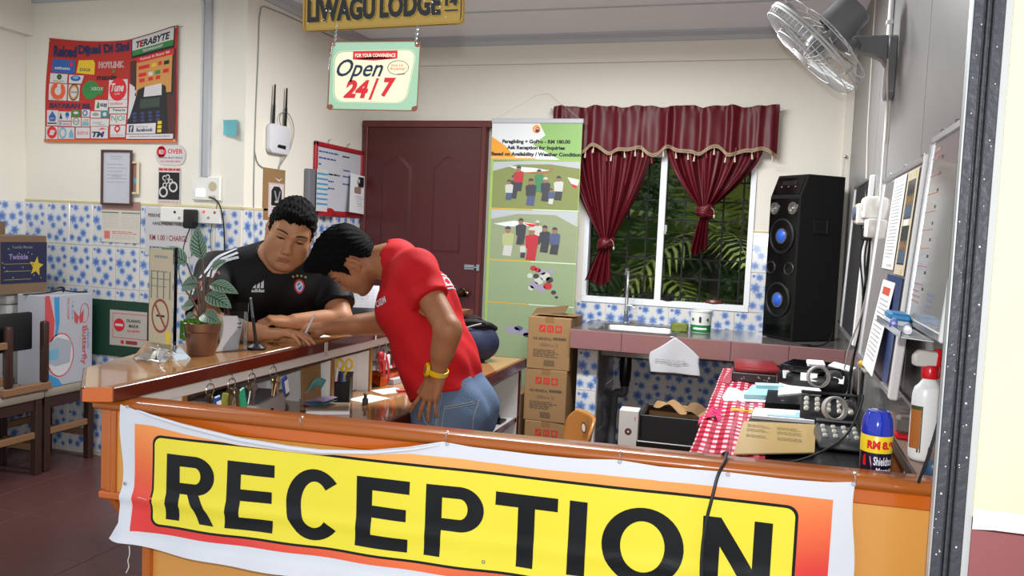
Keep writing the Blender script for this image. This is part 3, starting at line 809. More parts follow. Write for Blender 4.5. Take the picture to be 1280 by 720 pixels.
t = thing('tap', 'tall chrome tap standing behind the sink bowl', 'tap', (-.845, 5.17, SZ))
b = MB(); b.lathe([(0, 0), (.026, 0), (.024, .012), (.014, .02), (.013, .07), (.016, .075), (.012, .09), (.0105, .2), (.009, .33), (.006, .345), (0, .348)], CHROME, 14); b.tube([(0, 0, .325), (.002, -.05, .35), (.002, -.10, .335), (.002, -.115, .31)], .008, CHROME, 8, 2); b.build('spout', t)
b = MB(); b.cyl((.01, 0, .115), (.055, -.004, .112), .008, CHROME); b.cyl((.04, -.004, .112), (.06, -.005, .112), .012, CHROME, n=10); b.build('lever', t)
b = MB(); b.cyl((0, 0, -.002), (0, 0, .05), .02, mat('blue_grey_fitting', '#4c5578', .4), .016); b.build('base_collar', t)

t = thing('drain_pipe', 'grey drain pipe with black trap hanging under the sink', 'pipe', (-.79, 4.95, 0))
b = MB(); b.lathe([(.05, .76), (.055, .752), (.03, .72), (.026, .70)], mat('white_plastic', '#d8d8d4', .35), 16); b.build('white_flange', t)
b = MB(); b.lathe([(.026, .72), (.034, .70), (.036, .62), (.034, .56), (.028, .54), (.027, .52)], BLACK, 16, Matrix.Translation((-.005, 0, 0))); b.b2((-.04, -.05, .655), (-.025, -.03, .68), BLACK, .002); b.build('trap_bottle', t)
b = MB(); gp = mat('grey_pvc', '#4d5052', .45)
b.tube([(-.005, 0, .525), (-.005, 0, .49), (-.01, 0, .472), (-.04, .005, .478), (-.062, .01, .47), (-.068, .012, .44), (-.072, .02, .25), (-.076, .03, .0)], .0235, gp, 12, 2); b.build('pvc_pipe', t)

b = MB()
def clf(u, v):
    x = -.612+u*.272; zb = .668; zt = .874-abs(u-.48)*.20
    z = zb+(zt-zb)*v; y = SY0-.010-.006*math.sin(u*9)*(1-v)-.012*(1-v)
    return (x+.006*math.sin(z*40), y, z)
clothm = mat('pale_grey_cloth', '#b9b9ba', .85, noise=(12, '#aaaab0', .6))
b.grid(clf, 24, 18, clothm)
b.v += []; n0 = len(b.v)
b.grid(lambda u, v: (-.5+.02*u-.01+.0*v, SY0-.012+.03*v, .8735-.003*(1-v)), 2, 3, clothm)
o = b.build('dish_cloth', ang=80); mm = o.modifiers.new('s', 'SOLIDIFY'); mm.thickness = .003
tag(o, 'pale grey cloth hanging from a point over the pink counter edge', 'cloth')
b = MB(); b.grid(lambda u, v: (-.605+.262*u, clf(u, 0)[1]-.0035, .6685+.004*v), 20, 1, INK); tag(b.build('hem', o), None)
b = MB(); b.lines(-.585, .725, -.375, .745, 2, GREYINK, 1, .4)
for i, p in enumerate(b.v): b.v[i] = (p[0], SY0-.0265, p[2])
b.build('faded_print', o)

b = MB(); pts = rrect(-.05, -.03, .05, .03, .018, 4); b.prism(pts, 0, .05, mat('green_sponge', '#5d6b26', .95, bump=(90, .6), noise=(30, '#75803a', .7)), .006)
o = b.build('sponge', None, (-.49, 4.95, SZ), .2); tag(o, 'green sponge lying beside the sink bowl', 'sponge')
t = thing('paint_tub', 'small white tub with a green base and the numeral 1', 'tub', (-.375, 5.02, SZ))
wp = mat('white_plastic', '#d8d8d4', .35); gr = mat('green_print', '#1f7a3d', .4)
b = MB(); b.lathe([(0, .002), (.056, .002), (.058, .0), (.063, .12), (.066, .122), (.066, .13), (.060, .128), (.058, .01), (0, .01)], wp, 28); b.build('tub_body', t)
b = MB(); b.lathe([(.0585, .002), (.0608, .045)], gr, 28); b.lathe([(.0597, .018), (.0600, .03)], mat('white_ink', '#dfe6df', .5), 28, a0=R(-130), a1=R(-50)); b.build('green_band', t)
b = MB(); b.text('1', -.006, .062, INK, h=.032, w=.012, L=1); b.v = [(p[0], -.0640, p[2]) for p in b.v]; n0 = len(b.v); b.disc(-.046, .078, .009, gr); b.disc(.046, .078, .009, gr)
for i in range(n0, len(b.v)):
    p = b.v[i]; a = p[0]/.0632; b.v[i] = (.0640*math.sin(a), -.0640*math.cos(a), p[2])
b.build('numeral', t)
b = MB(); b.lathe([(0, 0), (.038, 0), (.04, .012), (.03, .022), (.012, .03), (.01, .045), (0, .047)], BLACK, 14, Matrix.Scale(.75, 4, (0, 1, 0))); tag(b.build('bottle_stopper', None, (-.605, YB-.0105+.02, WZ0+.0405)), 'small black stopper on the window sill, left of the tub', 'stopper')
b = MB(); b.lathe([(0, 0), (.052, 0), (.055, .008), (.045, .02), (.02, .026), (0, .026)], mat('brown_plastic', '#5a2a1c', .35), 16, Matrix.Scale(.55, 4, (0, 1, 0))); b.box((0, .0, .03), (.012, .008, .014), BLACK); tag(b.build('soap_dish', None, (-.325, YB+.012, WZ0+.0405)), 'oval brown soap dish on the right of the window sill', 'dish')

# ---- cardboard boxes beside the sink
kraft = mat('kraft_cardboard', '#94734c', .8, noise=(5, '#876843', .6)); kraftd = mat('kraft_inside', '#6f5536', .9); boxink = mat('box_ink_dark', '#4a3b36', .8); boxred = mat('box_ink_red', '#b8281f', .7)
def carton(name, label, loc, rz, w_, d_, h_, group, open_=False):
    t = thing(name, label, 'box', loc, rz, group)
    b = MB(); b.b2((-w_/2, -d_/2, 0), (w_/2, d_/2, h_), kraft, .003); b.build('carton_body', t)
    b = MB(); q = -d_/2-.0002
    def L2(f):
        n = len(b.v); f(); 
        for i in range(n, len(b.v)): b.v[i] = (b.v[i][0], q+b.v[i][1], b.v[i][2])
    s_ = w_
    for k in range(3):
        x0 = -.24*s_+.19*s_*k; z0 = h_*.72
        L2(lambda: b.rect(x0, z0, x0+.15*s_, z0+.13*h_, boxred))
        if k == 0: L2(lambda: b.poly([(x0+.02*s_, z0+.02*h_), (x0+.10*s_, z0+.11*h_), (x0+.12*s_, z0+.08*h_), (x0+.05*s_, z0+.02*h_)], kraft, 2))
        if k == 1:
            for q_ in (.035, .09): L2(lambda: b.poly([(x0+q_*s_, z0+.02*h_), (x0+(q_+.02)*s_, z0+.02*h_), (x0+(q_+.02)*s_, z0+.09*h_), (x0+(q_+.01)*s_, z0+.12*h_), (x0+q_*s_, z0+.09*h_)], kraft, 2))
        if k == 2: L2(lambda: (b.disc(x0+.075*s_, z0+.06*h_, .05*s_, kraft, .045*h_, 2, 10), b.rect(x0+.068*s_, z0+.015*h_, x0+.082*s_, z0+.06*h_, kraft, 2)))
    b.build('handling_marks', t)
    b = MB()
    L2(lambda: b.text('AIR MINERAL', -.38*s_, h_*.56, boxink, w=.45*s_, h=.055*h_, L=1, bold=.02)); L2(lambda: b.lines(.10*s_, h_*.56, .40*s_, h_*.625, 1, boxink, 1, .8, ragged=0))
    L2(lambda: b.text('1500ml x 12', -.20*s_, h_*.44, boxink, w=.42*s_, h=.06*h_, L=1))
    L2(lambda: b.lines(-.36*s_, h_*.22, .30*s_, h_*.38, 5, boxink, 1, .5))
    L2(lambda: b.lines(-.10*s_, h_*.06, .16*s_, h_*.18, 6, boxink, 1, .6, ragged=.1))
    b.build('box_print', t)
    b = MB(); b.b2((-w_*.1, -d_/2-.0006, h_-.03), (w_*.1, -d_/2, h_), mat('parcel_tape', '#8a6440', .3)); b.b2((-w_*.1, -d_/2-.0004, h_-.001), (w_*.1, d_/2, h_+.0006), mat('parcel_tape', '#8a6440', .3)); b.build('tape', t)
    if open_:
        b = MB(); b.box((-.05, .05, h_+.022), (w_*.8, d_*.42, .003), kraftd, rot=(R(14), R(-8), 0)); b.box((.02, -.06, h_+.008), (w_*.95, d_*.42, .003), kraft, rot=(R(-4), 0, 0)); b.build('flap', t)
    return t
bx = -1.215
for k in range(3):
    lab = ['brown carton at the bottom of the stack beside the sink', 'brown carton in the middle of the stack beside the sink', 'brown carton with a loose flap on top of the stack beside the sink'][k]
    carton('carton', lab, (bx+(.002, -.003, .0)[k], 4.86, .0005+.3085*k), R((1.5, -1, 1)[k]), .255, .33, .307, 'cartons stacked beside the sink', k == 2)
carton('carton', 'brown carton half hidden behind the inner desk, left of the stack', (-1.50, 4.80, .0005), R(-4), .255, .30, .45, None)

# ---- roll-up banner
ru = thing('roll_up_banner', 'tall roll-up banner about paragliding standing between the door and the window', 'banner stand', (-1.46, 5.10, 0))
hw = .295; HT = 2.105
b = MB(); b.b2((-hw-.01, -.06, 0), (hw+.01, .06, .07), ALU, .01); b.cyl((0, .03, .06), (0, .03, HT), .008, ALU); b.build('stand', ru)
b = MB(); b.b2((-hw-.004, -.008, HT-.004), (hw+.006, .010, HT+.026), mat('grey_plastic_rail', '#aeb0b4', .4), .004); b.build('top_rail', ru)
grass1 = mat('print_grass_yellow', '#8f8d5f', .3, noise=(5, '#76814c', .8)); grass2 = mat('print_grass_green', '#788a60', .3, noise=(6, '#8a9474', .9)); grass3 = mat('print_grass_pale', '#708a56', .3, noise=(7, '#8a9a78', .9)); sky1 = mat('print_sky', '#a9aeb0', .4)
pw = mat('print_white', '#cfd2d2', .4); pgreen = mat('print_green', '#68983c', .4, noise=(4, '#98b87a', .5)); porange = mat('print_orange', '#d9952f', .4)
b = MB(); b.b2((-hw, -.0015, .06), (hw, 0, HT), pw); q0 = len(b.v)
def Zr(y): return HT-(y-152)*.00487       # print heights measured down the sheet
b.rect(-hw, .06, hw, Zr(199), mat('print_green_edge', '#8fae5a', .4), 1)
b.poly([(hw, Zr(153)), (hw, Zr(199)), (.16, Zr(199)), (-.02, Zr(180)), (.06, Zr(168)), (.02, Zr(153))], pgreen, 2)
b.poly([(-hw, Zr(170)), (-.20, Zr(182)), (-.13, Zr(197)), (-.30+.005, Zr(197))], porange, 2)
b.rect(-hw, Zr(199), hw*.0, Zr(197.6), porange, 2)
lg = mat('print_logo', '#8a3a24', .4)
b.disc(0, Zr(160), .026, porange, L=3, inner=.45); b.poly([(0, Zr(160)), (.026, Zr(162)), (.012, Zr(165)), (-.01, Zr(164))], lg, 4); b.disc(.004, Zr(160), .012, lg, L=4, inner=.5)
for tx, y, wd in (('Paragliding + GoPro - RM 180.00', 180, .445), ('Ask Reception for Inquiries', 187.8, .38), ('Based on Availability / Weather Condition', 196.2, .585)):
    b.text(tx, 0, Zr(y), INK, w=wd, h=.031, L=5, bold=.05, align='c')
b.rect(-hw+.018, Zr(263), hw-.004, Zr(200.5), grass1, 2); b.rect(-hw+.018, Zr(330.5), hw-.004, Zr(265), grass2, 2); b.rect(-hw+.018, Zr(387), hw-.004, Zr(332.5), grass3, 2); b.rect(-hw+.018, .07, hw-.004, Zr(388.5), grass3, 2)
for y in (264, 331.5, 387.7): b.rect(-hw+.0, Zr(y+.5), 0, Zr(y-.5), porange, 3); b.rect(0, Zr(y+.5), hw, Zr(y-.5), pw, 3)
b.poly([(-hw+.018, Zr(203)), (-.05, Zr(201)), (hw-.004, Zr(201)), (hw-.004, Zr(210)), (.1, Zr(205)), (-.12, Zr(206)), (-hw+.018, Zr(215))], sky1, 3)
b.poly([(-hw+.018, Zr(278)), (-.1, Zr(270)), (.15, Zr(270)), (hw-.004, Zr(284)), (hw-.004, Zr(265.3)), (-hw+.018, Zr(265.3))], sky1, 3)
b.poly([(-.18, Zr(208)), (.0, Zr(210)), (.10, Zr(213)), (-.06, Zr(216))], pw, 4); b.tube([(-.06, -.002, Zr(216)), (.03, -.002, Zr(217)), (.10, -.002, Zr(215)), (.115, -.002, Zr(210))], .003, RED, 4, 1)
b.poly([(.215, Zr(221)), (.29, Zr(224)), (.28, Zr(234)), (.245, Zr(230))], pw, 4); b.poly([(.24, Zr(229)), (.285, Zr(232)), (.272, Zr(235)), (.25, Zr(233))], RED, 5)
b.poly([(-.26, Zr(284)), (-.12, Zr(279)), (.03, Zr(283)), (-.05, Zr(286)), (-.17, Zr(287))], pw, 4); b.poly([(-.06, Zr(282)), (.03, Zr(283)), (.02, Zr(288))], RED, 5)
skinp = mat('print_skin', '#8a6a52', .5); helm = mat('print_grey', '#5d5f62', .5)
def fig(x, y, hgt, c1, c2, head, L, lean=0.):
    z = Zr(y); s_ = hgt
    b.poly([(x-.16*s_, z), (x+.14*s_, z-.02*s_), (x+.20*s_+lean, z+.45*s_), (x+.06*s_+lean, z+.50*s_), (x-.10*s_+lean, z+.46*s_)], c2, L)
    b.poly([(x-.17*s_, z+.34*s_), (x+.19*s_, z+.34*s_), (x+.22*s_+lean, z+.72*s_), (x+.02*s_+lean, z+.80*s_), (x-.2*s_+lean, z+.7*s_)], c1, L+1)
    b.disc(x+lean, z+.86*s_, .10*s_, skinp, .12*s_, L+2, 12); b.poly([(x+lean+.105*s_*math.cos(t), z+.89*s_+.10*s_*math.sin(t)) for t in [PI*i/8 for i in range(9)]], head, L+3)
PK = dict(r=mat('print_red', '#a83038', .5), g=mat('print_fig_green', '#3f7a55', .5), k=mat('print_dark', '#3c3e44', .5), b=mat('print_navy', '#4b5674', .5), w=mat('print_pale', '#b6b8b0', .5), y=mat('print_olive', '#a3a878', .5))
for i, (x, y, h_, a, c, hd) in enumerate(((-.135, 250, .15, 'k', 'k', 'k'), (-.105, 240, .16, 'r', 'k', 'k'), (-.165, 252, .13, 'w', 'b', 'k'), (.03, 240, .14, 'g', 'g', 'k'), (-.02, 258, .17, 'k', 'b', 'k'), (.075, 252, .15, 'k', 'k', 'w'), (.16, 250, .15, 'w', 'k', 'k'), (.115, 256, .10, 'b', 'w', 'k'))): fig(x, y, h_, PK[a], PK[c], PK[hd], 6+4*i)
for i, (x, y, h_, a, c, hd) in enumerate(((-.16, 325, .19, 'y', 'w', 'k'), (-.075, 310, .17, 'k', 'k', 'k'), (-.055, 327, .10, 'w', 'k', 'k'), (.035, 308, .15, 'w', 'k', 'w'), (.0, 329, .21, 'r', 'r', 'w'), (.085, 318, .17, 'k', 'k', 'k'), (.15, 320, .17, 'b', 'k', 'k'))): fig(x, y, h_, PK[a], PK[c], PK[hd], 6+4*i)
lil = mat('print_lilac', '#9389a4', .5)
for dx, dy, rr, m in ((.10, 350, .035, PK['w']), (.06, 356, .03, PK['w']), (.02, 340, .022, PK['r']), (.05, 342, .02, PK['r']), (.14, 343, .02, lil), (.12, 362, .03, PK['r']), (.03, 362, .03, lil), (.0, 350, .02, PK['w']), (.16, 370, .018, PK['k']), (.08, 366, .028, lil), (.13, 354, .025, PK['k']), (.04, 350, .02, PK['k']), (.18, 376, .012, PK['k']), (.08, 344, .025, lil), (.01, 366, .02, PK['w'])):
    b.disc(dx, Zr(dy), rr, m, rr*.8, 6, 9)
for dx, dy, rr, m in ((-.10, 423, .05, lil), (-.02, 425, .04, lil), (-.06, 420, .03, PK['b']), (.05, 420, .04, PK['r']), (0, 428, .03, PK['k'])): b.disc(dx, Zr(dy), rr, m, rr*.5, 6, 9)
for i in range(q0, len(b.v)): p = b.v[i]; b.v[i] = (p[0], p[1]*.35-.0016, p[2])
b.build('printed_sheet', ru)
b = MB(); b.tube([(-hw+.02, .01, HT+.026), (-.03, .06, HT+.18), (.02, .165, HT+.21), (hw-.02, .01, HT+.026)], .0012, mat('hanging_string', '#a8a49a', .7), 4); b.build('hanging_string', ru)

# ---- curtains
vel = mat('burgundy_satin', '#470812', .42, noise=(9, '#5a0d18', .6), stretch=(3, 3, .7), spec=.35); trimm = mat('beige_braid', '#b9a68c', .7, noise=(60, '#8f7a60', .6)); tasm = mat('cream_tassel', '#c5b29a', .8)
vx0, vx1 = -1.385, -.012
def scal(u): return 1.945+.018*math.sin(u*2*PI*5.6+.7)+.011*math.sin(u*2*PI*9.3+2)
def valf(u, v):
    x = vx0+(vx1-vx0)*u
    zt = 2.222+.006*math.sin(u*34)+.004*math.sin(u*71); z = scal(u)+(zt-scal(u))*v
    fold = math.sin(u*2*PI*8+2.4*math.sin(u*9)+1.1*math.sin(u*23))*.013+math.sin(u*2*PI*17+2*math.sin(u*7))*.006+.004*math.sin(u*60+z*20)*v
    top = max(0, (v-.86)/.14)
    return (x+.006*math.sin(u*2*PI*8+1), 5.185+fold*(1-.35*v)+.012*v-.01*top*math.sin(u*190)*.35+(.02 if u > .985 else 0)*(1-v), z)
va = thing('valance', 'pleated burgundy valance with beige tasselled braid above the window', 'curtain', (0, 0, 0))
b = MB(); b.grid(valf, 220, 24, vel); o = b.build('pleated_cloth', va, ang=80)
b = MB()
for off, rr in ((.003, .0042), (.0125, .0034), (.019, .0024)):
    b.tube([Vector(valf(i/160, 0))+Vector((0, -.006, off-.004)) for i in range(161)], rr, trimm, 5)
b.build('braid', va)
for i in range(22):
    u = (i+.5)/22+random.uniform(-.012, .012); p = Vector(valf(u, 0))+Vector((0, -.007, -.004))
    b = MB(); b.lathe([(0, 0), (.0022, -.002), (.002, -.012), (.0045, -.016), (.005, -.021), (.0065, -.042), (0, -.043)], tasm if i % 5 else mat('red_tassel', '#8a2028', .8), 7); b.build('tassel', va, p, rot=(0, random.uniform(-.15, .15), 0))
b = MB(); b.cyl((vx0-.02, 5.222, 2.205), (vx1+.02, 5.222, 2.205), .009, ALU); 
for x in (vx0-.01, -.7, vx1+.01): b.b2((x-.008, 5.215, 2.195), (x+.008, YB-.031, 2.215), ALU)
b.build('rail', va)
def curtain(name, label, xa, xb, zt, xk, zk, tail, seed):
    t = thing(name, label, 'curtain', (0, 0, 0), group=None)
    b = MB(); kw = .030
    def f(u, v):
        v1 = v
        e = 1-v1**1.55
        xt = xa+(xb-xa)*u; x = (xk+(u-.5)*2*kw)+(xt-(xk+(u-.5)*2*kw))*e
        z = zt+(zk-zt)*v1
        wd = abs(xb-xa)*e+2*kw*(1-e)
        am = .010+.016*v1*(1-v1)*4*.8+.006*(1-v1)
        fold = am*math.sin(u*2*PI*5+seed+1.4*math.sin(u*6+v*1.2))+am*.4*math.sin(u*2*PI*11+seed*2+math.sin(u*9))
        return (x, 5.215+fold+.02*math.sin(PI*v)*.0, z)
    b.grid(f, 120, 40, vel); b.build('gathered_drape', t, ang=80)
    b = MB()   # knot: wound folds
    for k in range(5):
        a = k*.5+seed
        pts = [(xk+.040*math.cos(s_)*(1+.1*math.sin(3*s_+k)), 5.205+.034*math.sin(s_), zk-.006*k*1.6+.014*math.sin(s_+a)) for s_ in [2*PI*i/18 for i in range(18)]]
        b.tube(pts, [.014+.004*math.sin(i*1.3+k) for i in range(18)], vel, 8, 0, True)
    b.ball((xk-.004, 5.19, zk-.018), (.036, .034, .04), vel, 14, 10)
    b.build('knot', t, ang=80)
    b = MB(); tx, tz, tw = tail
    def g(u, v):
        ww = .022+(tw-.022)*v**.8; x = xk+(tx-xk)*v+(u-.5)*2*ww
        z = zk-.03+(tz-zk+.03)*v+(.018*math.sin(u*7+seed))*v
        return (x, 5.205+(.008+.018*v)*math.sin(u*2*PI*4+seed), z)
    b.grid(g, 60, 20, vel); b.build('tail', t, ang=80)
    b = MB(); b.tube([(xk+.035, 5.175, zk+.01), (xk+.055, 5.17, zk-.005), (xk+.06, 5.17, zk-.03)], .002, trimm, 5, 1); b.ball((xk+.06, 5.17, zk-.045), (.006, .006, .012), tasm, 6, 5); b.build('tie_tassel', t)
curtain('curtain', 'burgundy left curtain tied in a low knot beside the roll-up banner', -1.30, -.74, 1.99, -1.005, 1.385, (-1.045, 1.115, .085), .4)
curtain('curtain', 'burgundy right curtain tied in a high knot near the speaker', -.66, -.085, 1.975, -.405, 1.605, (-.43, 1.335, .052), 2.1)

# ---- loudspeaker on the counter
sp_n = Vector((.133, 4.85, SZ+.004)); su = Vector((-.16, .19, 0)); sv = Vector((.24, .2, 0))
sw = su.length; sd = sv.length
spk = thing('loudspeaker', 'tall black loudspeaker with blue-centred cones on the sink counter', 'speaker', sp_n, math.atan2(-su.y, -su.x))
# local: x runs from the far front corner (-sw) to the near one (0); y goes back
carpet = mat('black_carpet', '#060606', .9, bump=(300, .2)); gloss = mat('gloss_black', '#050506', .12); rubber = mat('rubber_surround', '#101012', .5); bluec = mat('blue_dust_cap', '#2a58b8', .35); silv = mat('silver_ring', '#a8a8a6', .25, .9)
b = MB(); P = [(0, 0), (0, .80), (.05, .925), (sd, .925), (sd, 0)]
b.prism([(y, z) for y, z in P], -sw, 0, carpet, .004, T=Matrix(((0, 0, 1, 0), (1, 0, 0, 0), (0, 1, 0, 0), (0, 0, 0, 1)))); b.build('cabinet', spk)
b = MB(); b.b2((-sw+.006, -.004, .012), (-.006, .001, .79), gloss, .002); b.build('baffle', spk)
def driver(z, r, name, cap):
    T = Matrix.Translation((-sw/2, -.004, z)) @ Matrix.Rotation(PI/2, 4, 'X')
    b = MB(); b.lathe([(r, 0), (r*1.0, .006), (r*.9, .010), (r*.86, .004)], rubber, 28, T); b.lathe([(r*.86, .004), (r*.42, -.02+.024)], gloss, 28, T); b.build(name, spk)
    o = bpy.data.objects[-1] if False else None
    b = MB(); b.lathe([(r*.44, .005), (r*.42, .010), (r*.36, .010)], silv, 24, T); b.lathe([(r*.37, .008), (r*.25, .018), (0, .021)], cap, 24, T); b.build('dust_cap', spk)
driver(.58, .10, 'woofer', bluec); driver(.22, .10, 'woofer', bluec)
for x in (-.05, -sw+.05):
    T = Matrix.Translation((x, -.004, .735)) @ Matrix.Rotation(PI/2, 4, 'X')
    b = MB(); b.lathe([(.036, 0), (.034, .007), (.027, .007), (.024, .002)], silv, 20, T); b.lathe([(.024, .002), (.012, .004), (0, .012)], mat('tweeter_cone', '#8c8a80', .25, .8), 16, T); b.build('tweeter', spk)
    T = Matrix.Translation((x, -.004, .40)) @ Matrix.Rotation(PI/2, 4, 'X')
    b = MB(); b.lathe([(.036, 0), (.036, .006), (.029, .006), (.026, -.003), (0, -.003)], rubber, 20, T); b.lathe([(.037, .002), (.035, .0075), (.032, .002)], silv, 20, T); b.build('bass_port', spk)
b = MB(); tl = math.atan2(.05, .125)
b.box((-sw/2, .023, .862), (sw-.03, .006, .105), gloss, .002, rot=(-tl, 0, 0))
for k in range(7): b.box((-sw+.04+k*(sw-.08)/6, .019-.0, .845+.012*(k % 2)), (.014, .008, .008), silv, .002, rot=(-tl, 0, 0))
b.box((-sw/2, .026, .878), (.12, .008, .03), mat('smoked_display', '#22201c', .1), .002, rot=(-tl, 0, 0)); b.build('control_panel', spk)
b = MB(); b.b2((-.0005, .10, .60), (.002, .20, .68), rubber, .004); b.b2((.0, .115, .62), (.003, .185, .66), carpet); b.build('side_handle', spk)
for x in (-.03, -sw+.03):
    for y in (.03, sd-.03): b = MB(); b.cyl((x, y, -.0045), (x, y, .001), .014, rubber); b.build('foot', spk)
b = MB(); b.tube([(.352, 5.02, 1.797), (.362, 5.12, 1.87), (.372, 5.235, 1.93)], .0014, mat('thin_wire', '#8a8478', .5), 4, 1); b.ball((.374, 5.243, 1.935), .010, STEEL, 8, 6); tag(b.build('wall_hook'), 'small metal hook with a wire on the pier above the loudspeaker', 'hook')
b = MB(); b.tube([(.35, 4.98, .95), (.33, 4.82, .90), (.30, 4.74, SZ+.01), (.25, 4.70, SZ+.004), (.20, 4.68, SZ+.004), (.17, 4.70, SZ+.004), (.23, 4.75, SZ+.004)], .004, BLACK, 6, 2); tag(b.build('speaker_cord'), 'black speaker cord looped on the sink counter', 'cord')

# ---- things under the sink
darkbox = mat('black_box', '#0f1012', .5, noise=(40, '#17181b', .5))
t = thing('storage_bin', 'black box standing open on the floor under the sink counter', 'box', (-.37, 4.22, 0), R(2))
b = MB(); b.b2((-.205, -.15, 0), (.205, -.135, .545), darkbox, .002); b.b2((-.205, .135, 0), (.205, .15, .545), darkbox, .002); b.b2((-.205, -.15, 0), (-.19, .15, .545), darkbox, .002); b.b2((.19, -.15, 0), (.205, .15, .545), darkbox, .002); b.b2((-.2, -.145, 0), (.2, .145, .02), darkbox); b.build('bin_body', t)
b = MB(); b.b2((-.215, -.17, .36), (.225, -.151, .42), BLACK, .004); b.build('front_ledge', t)
t = thing('torn_carton', 'crumpled brown carton with torn flaps inside the black bin under the sink', 'box', (-.36, 4.24, .021), R(-4))
b = MB(); b.b2((-.17, -.11, 0), (.17, .11, .535), kraft, .004); b.build('carton_body', t)
b = MB()
b.grid(lambda u, v: (-.20+.22*u, -.125+.2*v-.02*u, .535+.035*math.sin(u*3.1)*(1-.4*v)+.012*math.sin(u*13+v*7)-.05*max(0, .18-u)/.18), 16, 8, kraft); b.build('flap', t, ang=80)
b = MB(); b.grid(lambda u, v: (.0+.19*u, -.12+.2*v, .545+.012*math.sin(u*9)+.01*v-.02*u), 10, 6, kraftd); b.build('flap', t, ang=80)
b = MB(); b.text('AIR MINERAL', .01, .503, boxink, w=.15, h=.02, L=1); b.v = [(p[0], -.1106, p[2]) for p in b.v]; b.build('box_print', t)
t = thing('patterned_tin', 'narrow pale packet with a small maroon dot left of the black bin', 'box', (-.655, 4.30, 0), R(3))
b = MB(); b.b2((-.05, -.05, 0), (.05, .05, .52), mat('pale_packet', '#c4bfb8', .6), .003); b.build('packet_body', t)
b = MB(); b.disc(0, .41, .018, mat('maroon_print', '#5c2432', .6), L=1, inner=.35); b.rect(.03, .30, .034, .33, RED); b.rect(.03, .47, .034, .49, RED); b.v = [(p[0], -.0506, p[2]) for p in b.v]; b.build('packet_print', t)
# plywood chair whose back just shows
ply = wood('bent_plywood', '#b98144', '#a06c34', 2, 12, .3, .3)
t = thing('plywood_chair', 'bent plywood chair with a hand hole in its back, behind the front counter', 'chair', (-.89, 3.50, 0), R(-60))
b = MB()
def back(u, v):
    a = (u-.5)*1.15; z = .46+.165*v; r_ = .30
    top = 1-max(0, (v-.55)/.45)**2*.35
    x = r_*math.sin(a*top)*1.0; y = .16+r_*math.cos(a*top)-.30+.03*v
    return (x, y, z)
b.grid(back, 24, 10, ply); o = b.build('backrest', t, ang=80); m_ = o.modifiers.new('s', 'SOLIDIFY'); m_.thickness = .012
b = MB(); p = back(.5, .62); b.lathe([(0, 0), (.022, 0), (.024, .001)], mat('hand_hole', '#4a2d16', .8), 16, Matrix.Translation((p[0], p[1]-.013, p[2])) @ Matrix.Scale(1.5, 4, (1, 0, 0)) @ Matrix.Rotation(PI/2, 4, 'X')); b.lathe([(0, 0), (.018, 0)], PAPER, 16, Matrix.Translation((p[0], p[1]-.0145, p[2])) @ Matrix.Scale(1.4, 4, (1, 0, 0)) @ Matrix.Rotation(PI/2, 4, 'X')); b.build('hand_hole', t)
b = MB(); b.prism(rrect(-.2, -.2, .2, .18, .06), .44, .455, ply, .003); b.build('seat', t)
for x in (-.17, .17):
    for y in (-.17, .15): b = MB(); b.cyl((x*1.05, y*1.05, 0), (x*.9, y*.9, .44), .012, CHROME); b.build('leg', t)

# ---- greenery beyond the window
leafd = [mat('palm_leaf_%s' % k, c, .35, noise=(9, c2, .6)) for k, c, c2 in (('deep', '#46683a', '#668444'), ('fresh', '#94ac50', '#b0bc5c'), ('dusk', '#4a6040', '#5f6e42'), ('dry', '#8a8456', '#6f7048'))]
barkm = mat('palm_bark', '#4a4234', .9, noise=(20, '#332d24', .8))
soil = mat('dark_soil', '#2c2a20', .95)
b = MB(); b.grid(lambda u, v: (-8+15*u, 5.5+9*v, -.02+(max(0, v-.5)/.5)**1.3*5.5+.25*mnoise.noise(Vector((u*9, v*9, 1)))*max(0, v-.45)*2), 40, 40, mat('green_bank', '#44562e', .95, noise=(3, '#5a6a3a', .8), bump=(9, 1.)))
tag(b.build('garden_ground', ang=80), kind='structure')
def frond(b, base, az, el, L, m, n=15, wl=.30, droop=.9, rnd=random):
    P = []; d = Vector((math.cos(az)*math.cos(el), math.sin(az)*math.cos(el), math.sin(el))); p = Vector(base)
    for i in range(n+1): P.append(p.copy()); p = p+d*(L/n); d = (d+Vector((0, 0, -droop/n*1.2))).normalized()
    b.tube(P, [.006*(1-.7*i/n) for i in range(n+1)], m, 4)
    for i in range(2, n):
        t = (P[i+1]-P[i-1]).normalized(); s_ = t.cross(Vector((0, 0, 1)))
        if s_.length < .1: s_ = Vector((1, 0, 0))
        s_.normalize(); up = s_.cross(t)
        ln = wl*math.sin(PI*(i/n)**.7)*rnd.uniform(.8, 1.1)+.05
        for sg in (-1, 1):
            tip = P[i]+(s_*sg*.85+t*.55-Vector((0, 0, .28)))*ln; w2 = t*.016
            mid = P[i]+(s_*sg*.85+t*.5)*ln*.5
            b.add([P[i]-w2*.5, P[i]+w2*.5, mid+w2, tip, mid-w2], [(0, 1, 2, 3, 4)], m)
rg = random.Random(3)
def palm(x, y, h, nf, L, mi, label, z0=-.02):
    t = thing('palm', label, 'plant', (x, y, z0), group=None)
    b = MB(); b.tube([(0, 0, 0), (.02, .01, h*.5), (.0, 0, h)], [.05, .045, .04], barkm, 8, 1); b.build('trunk', t)
    for k in range(nf):
        b = MB(); frond(b, (0, 0, h-.03), 2*PI*k/nf+rg.uniform(-.3, .3), rg.uniform(.1, 1.15), L*rg.uniform(.75, 1.1), leafd[mi if rg.random() < .75 else (mi+1) % 3], rnd=rg, droop=rg.uniform(.7, 1.5)); b.build('frond', t)
palm(-.40, 6.2, 1.45, 17, 1.0, 1, 'bright green palm close behind the middle of the window')
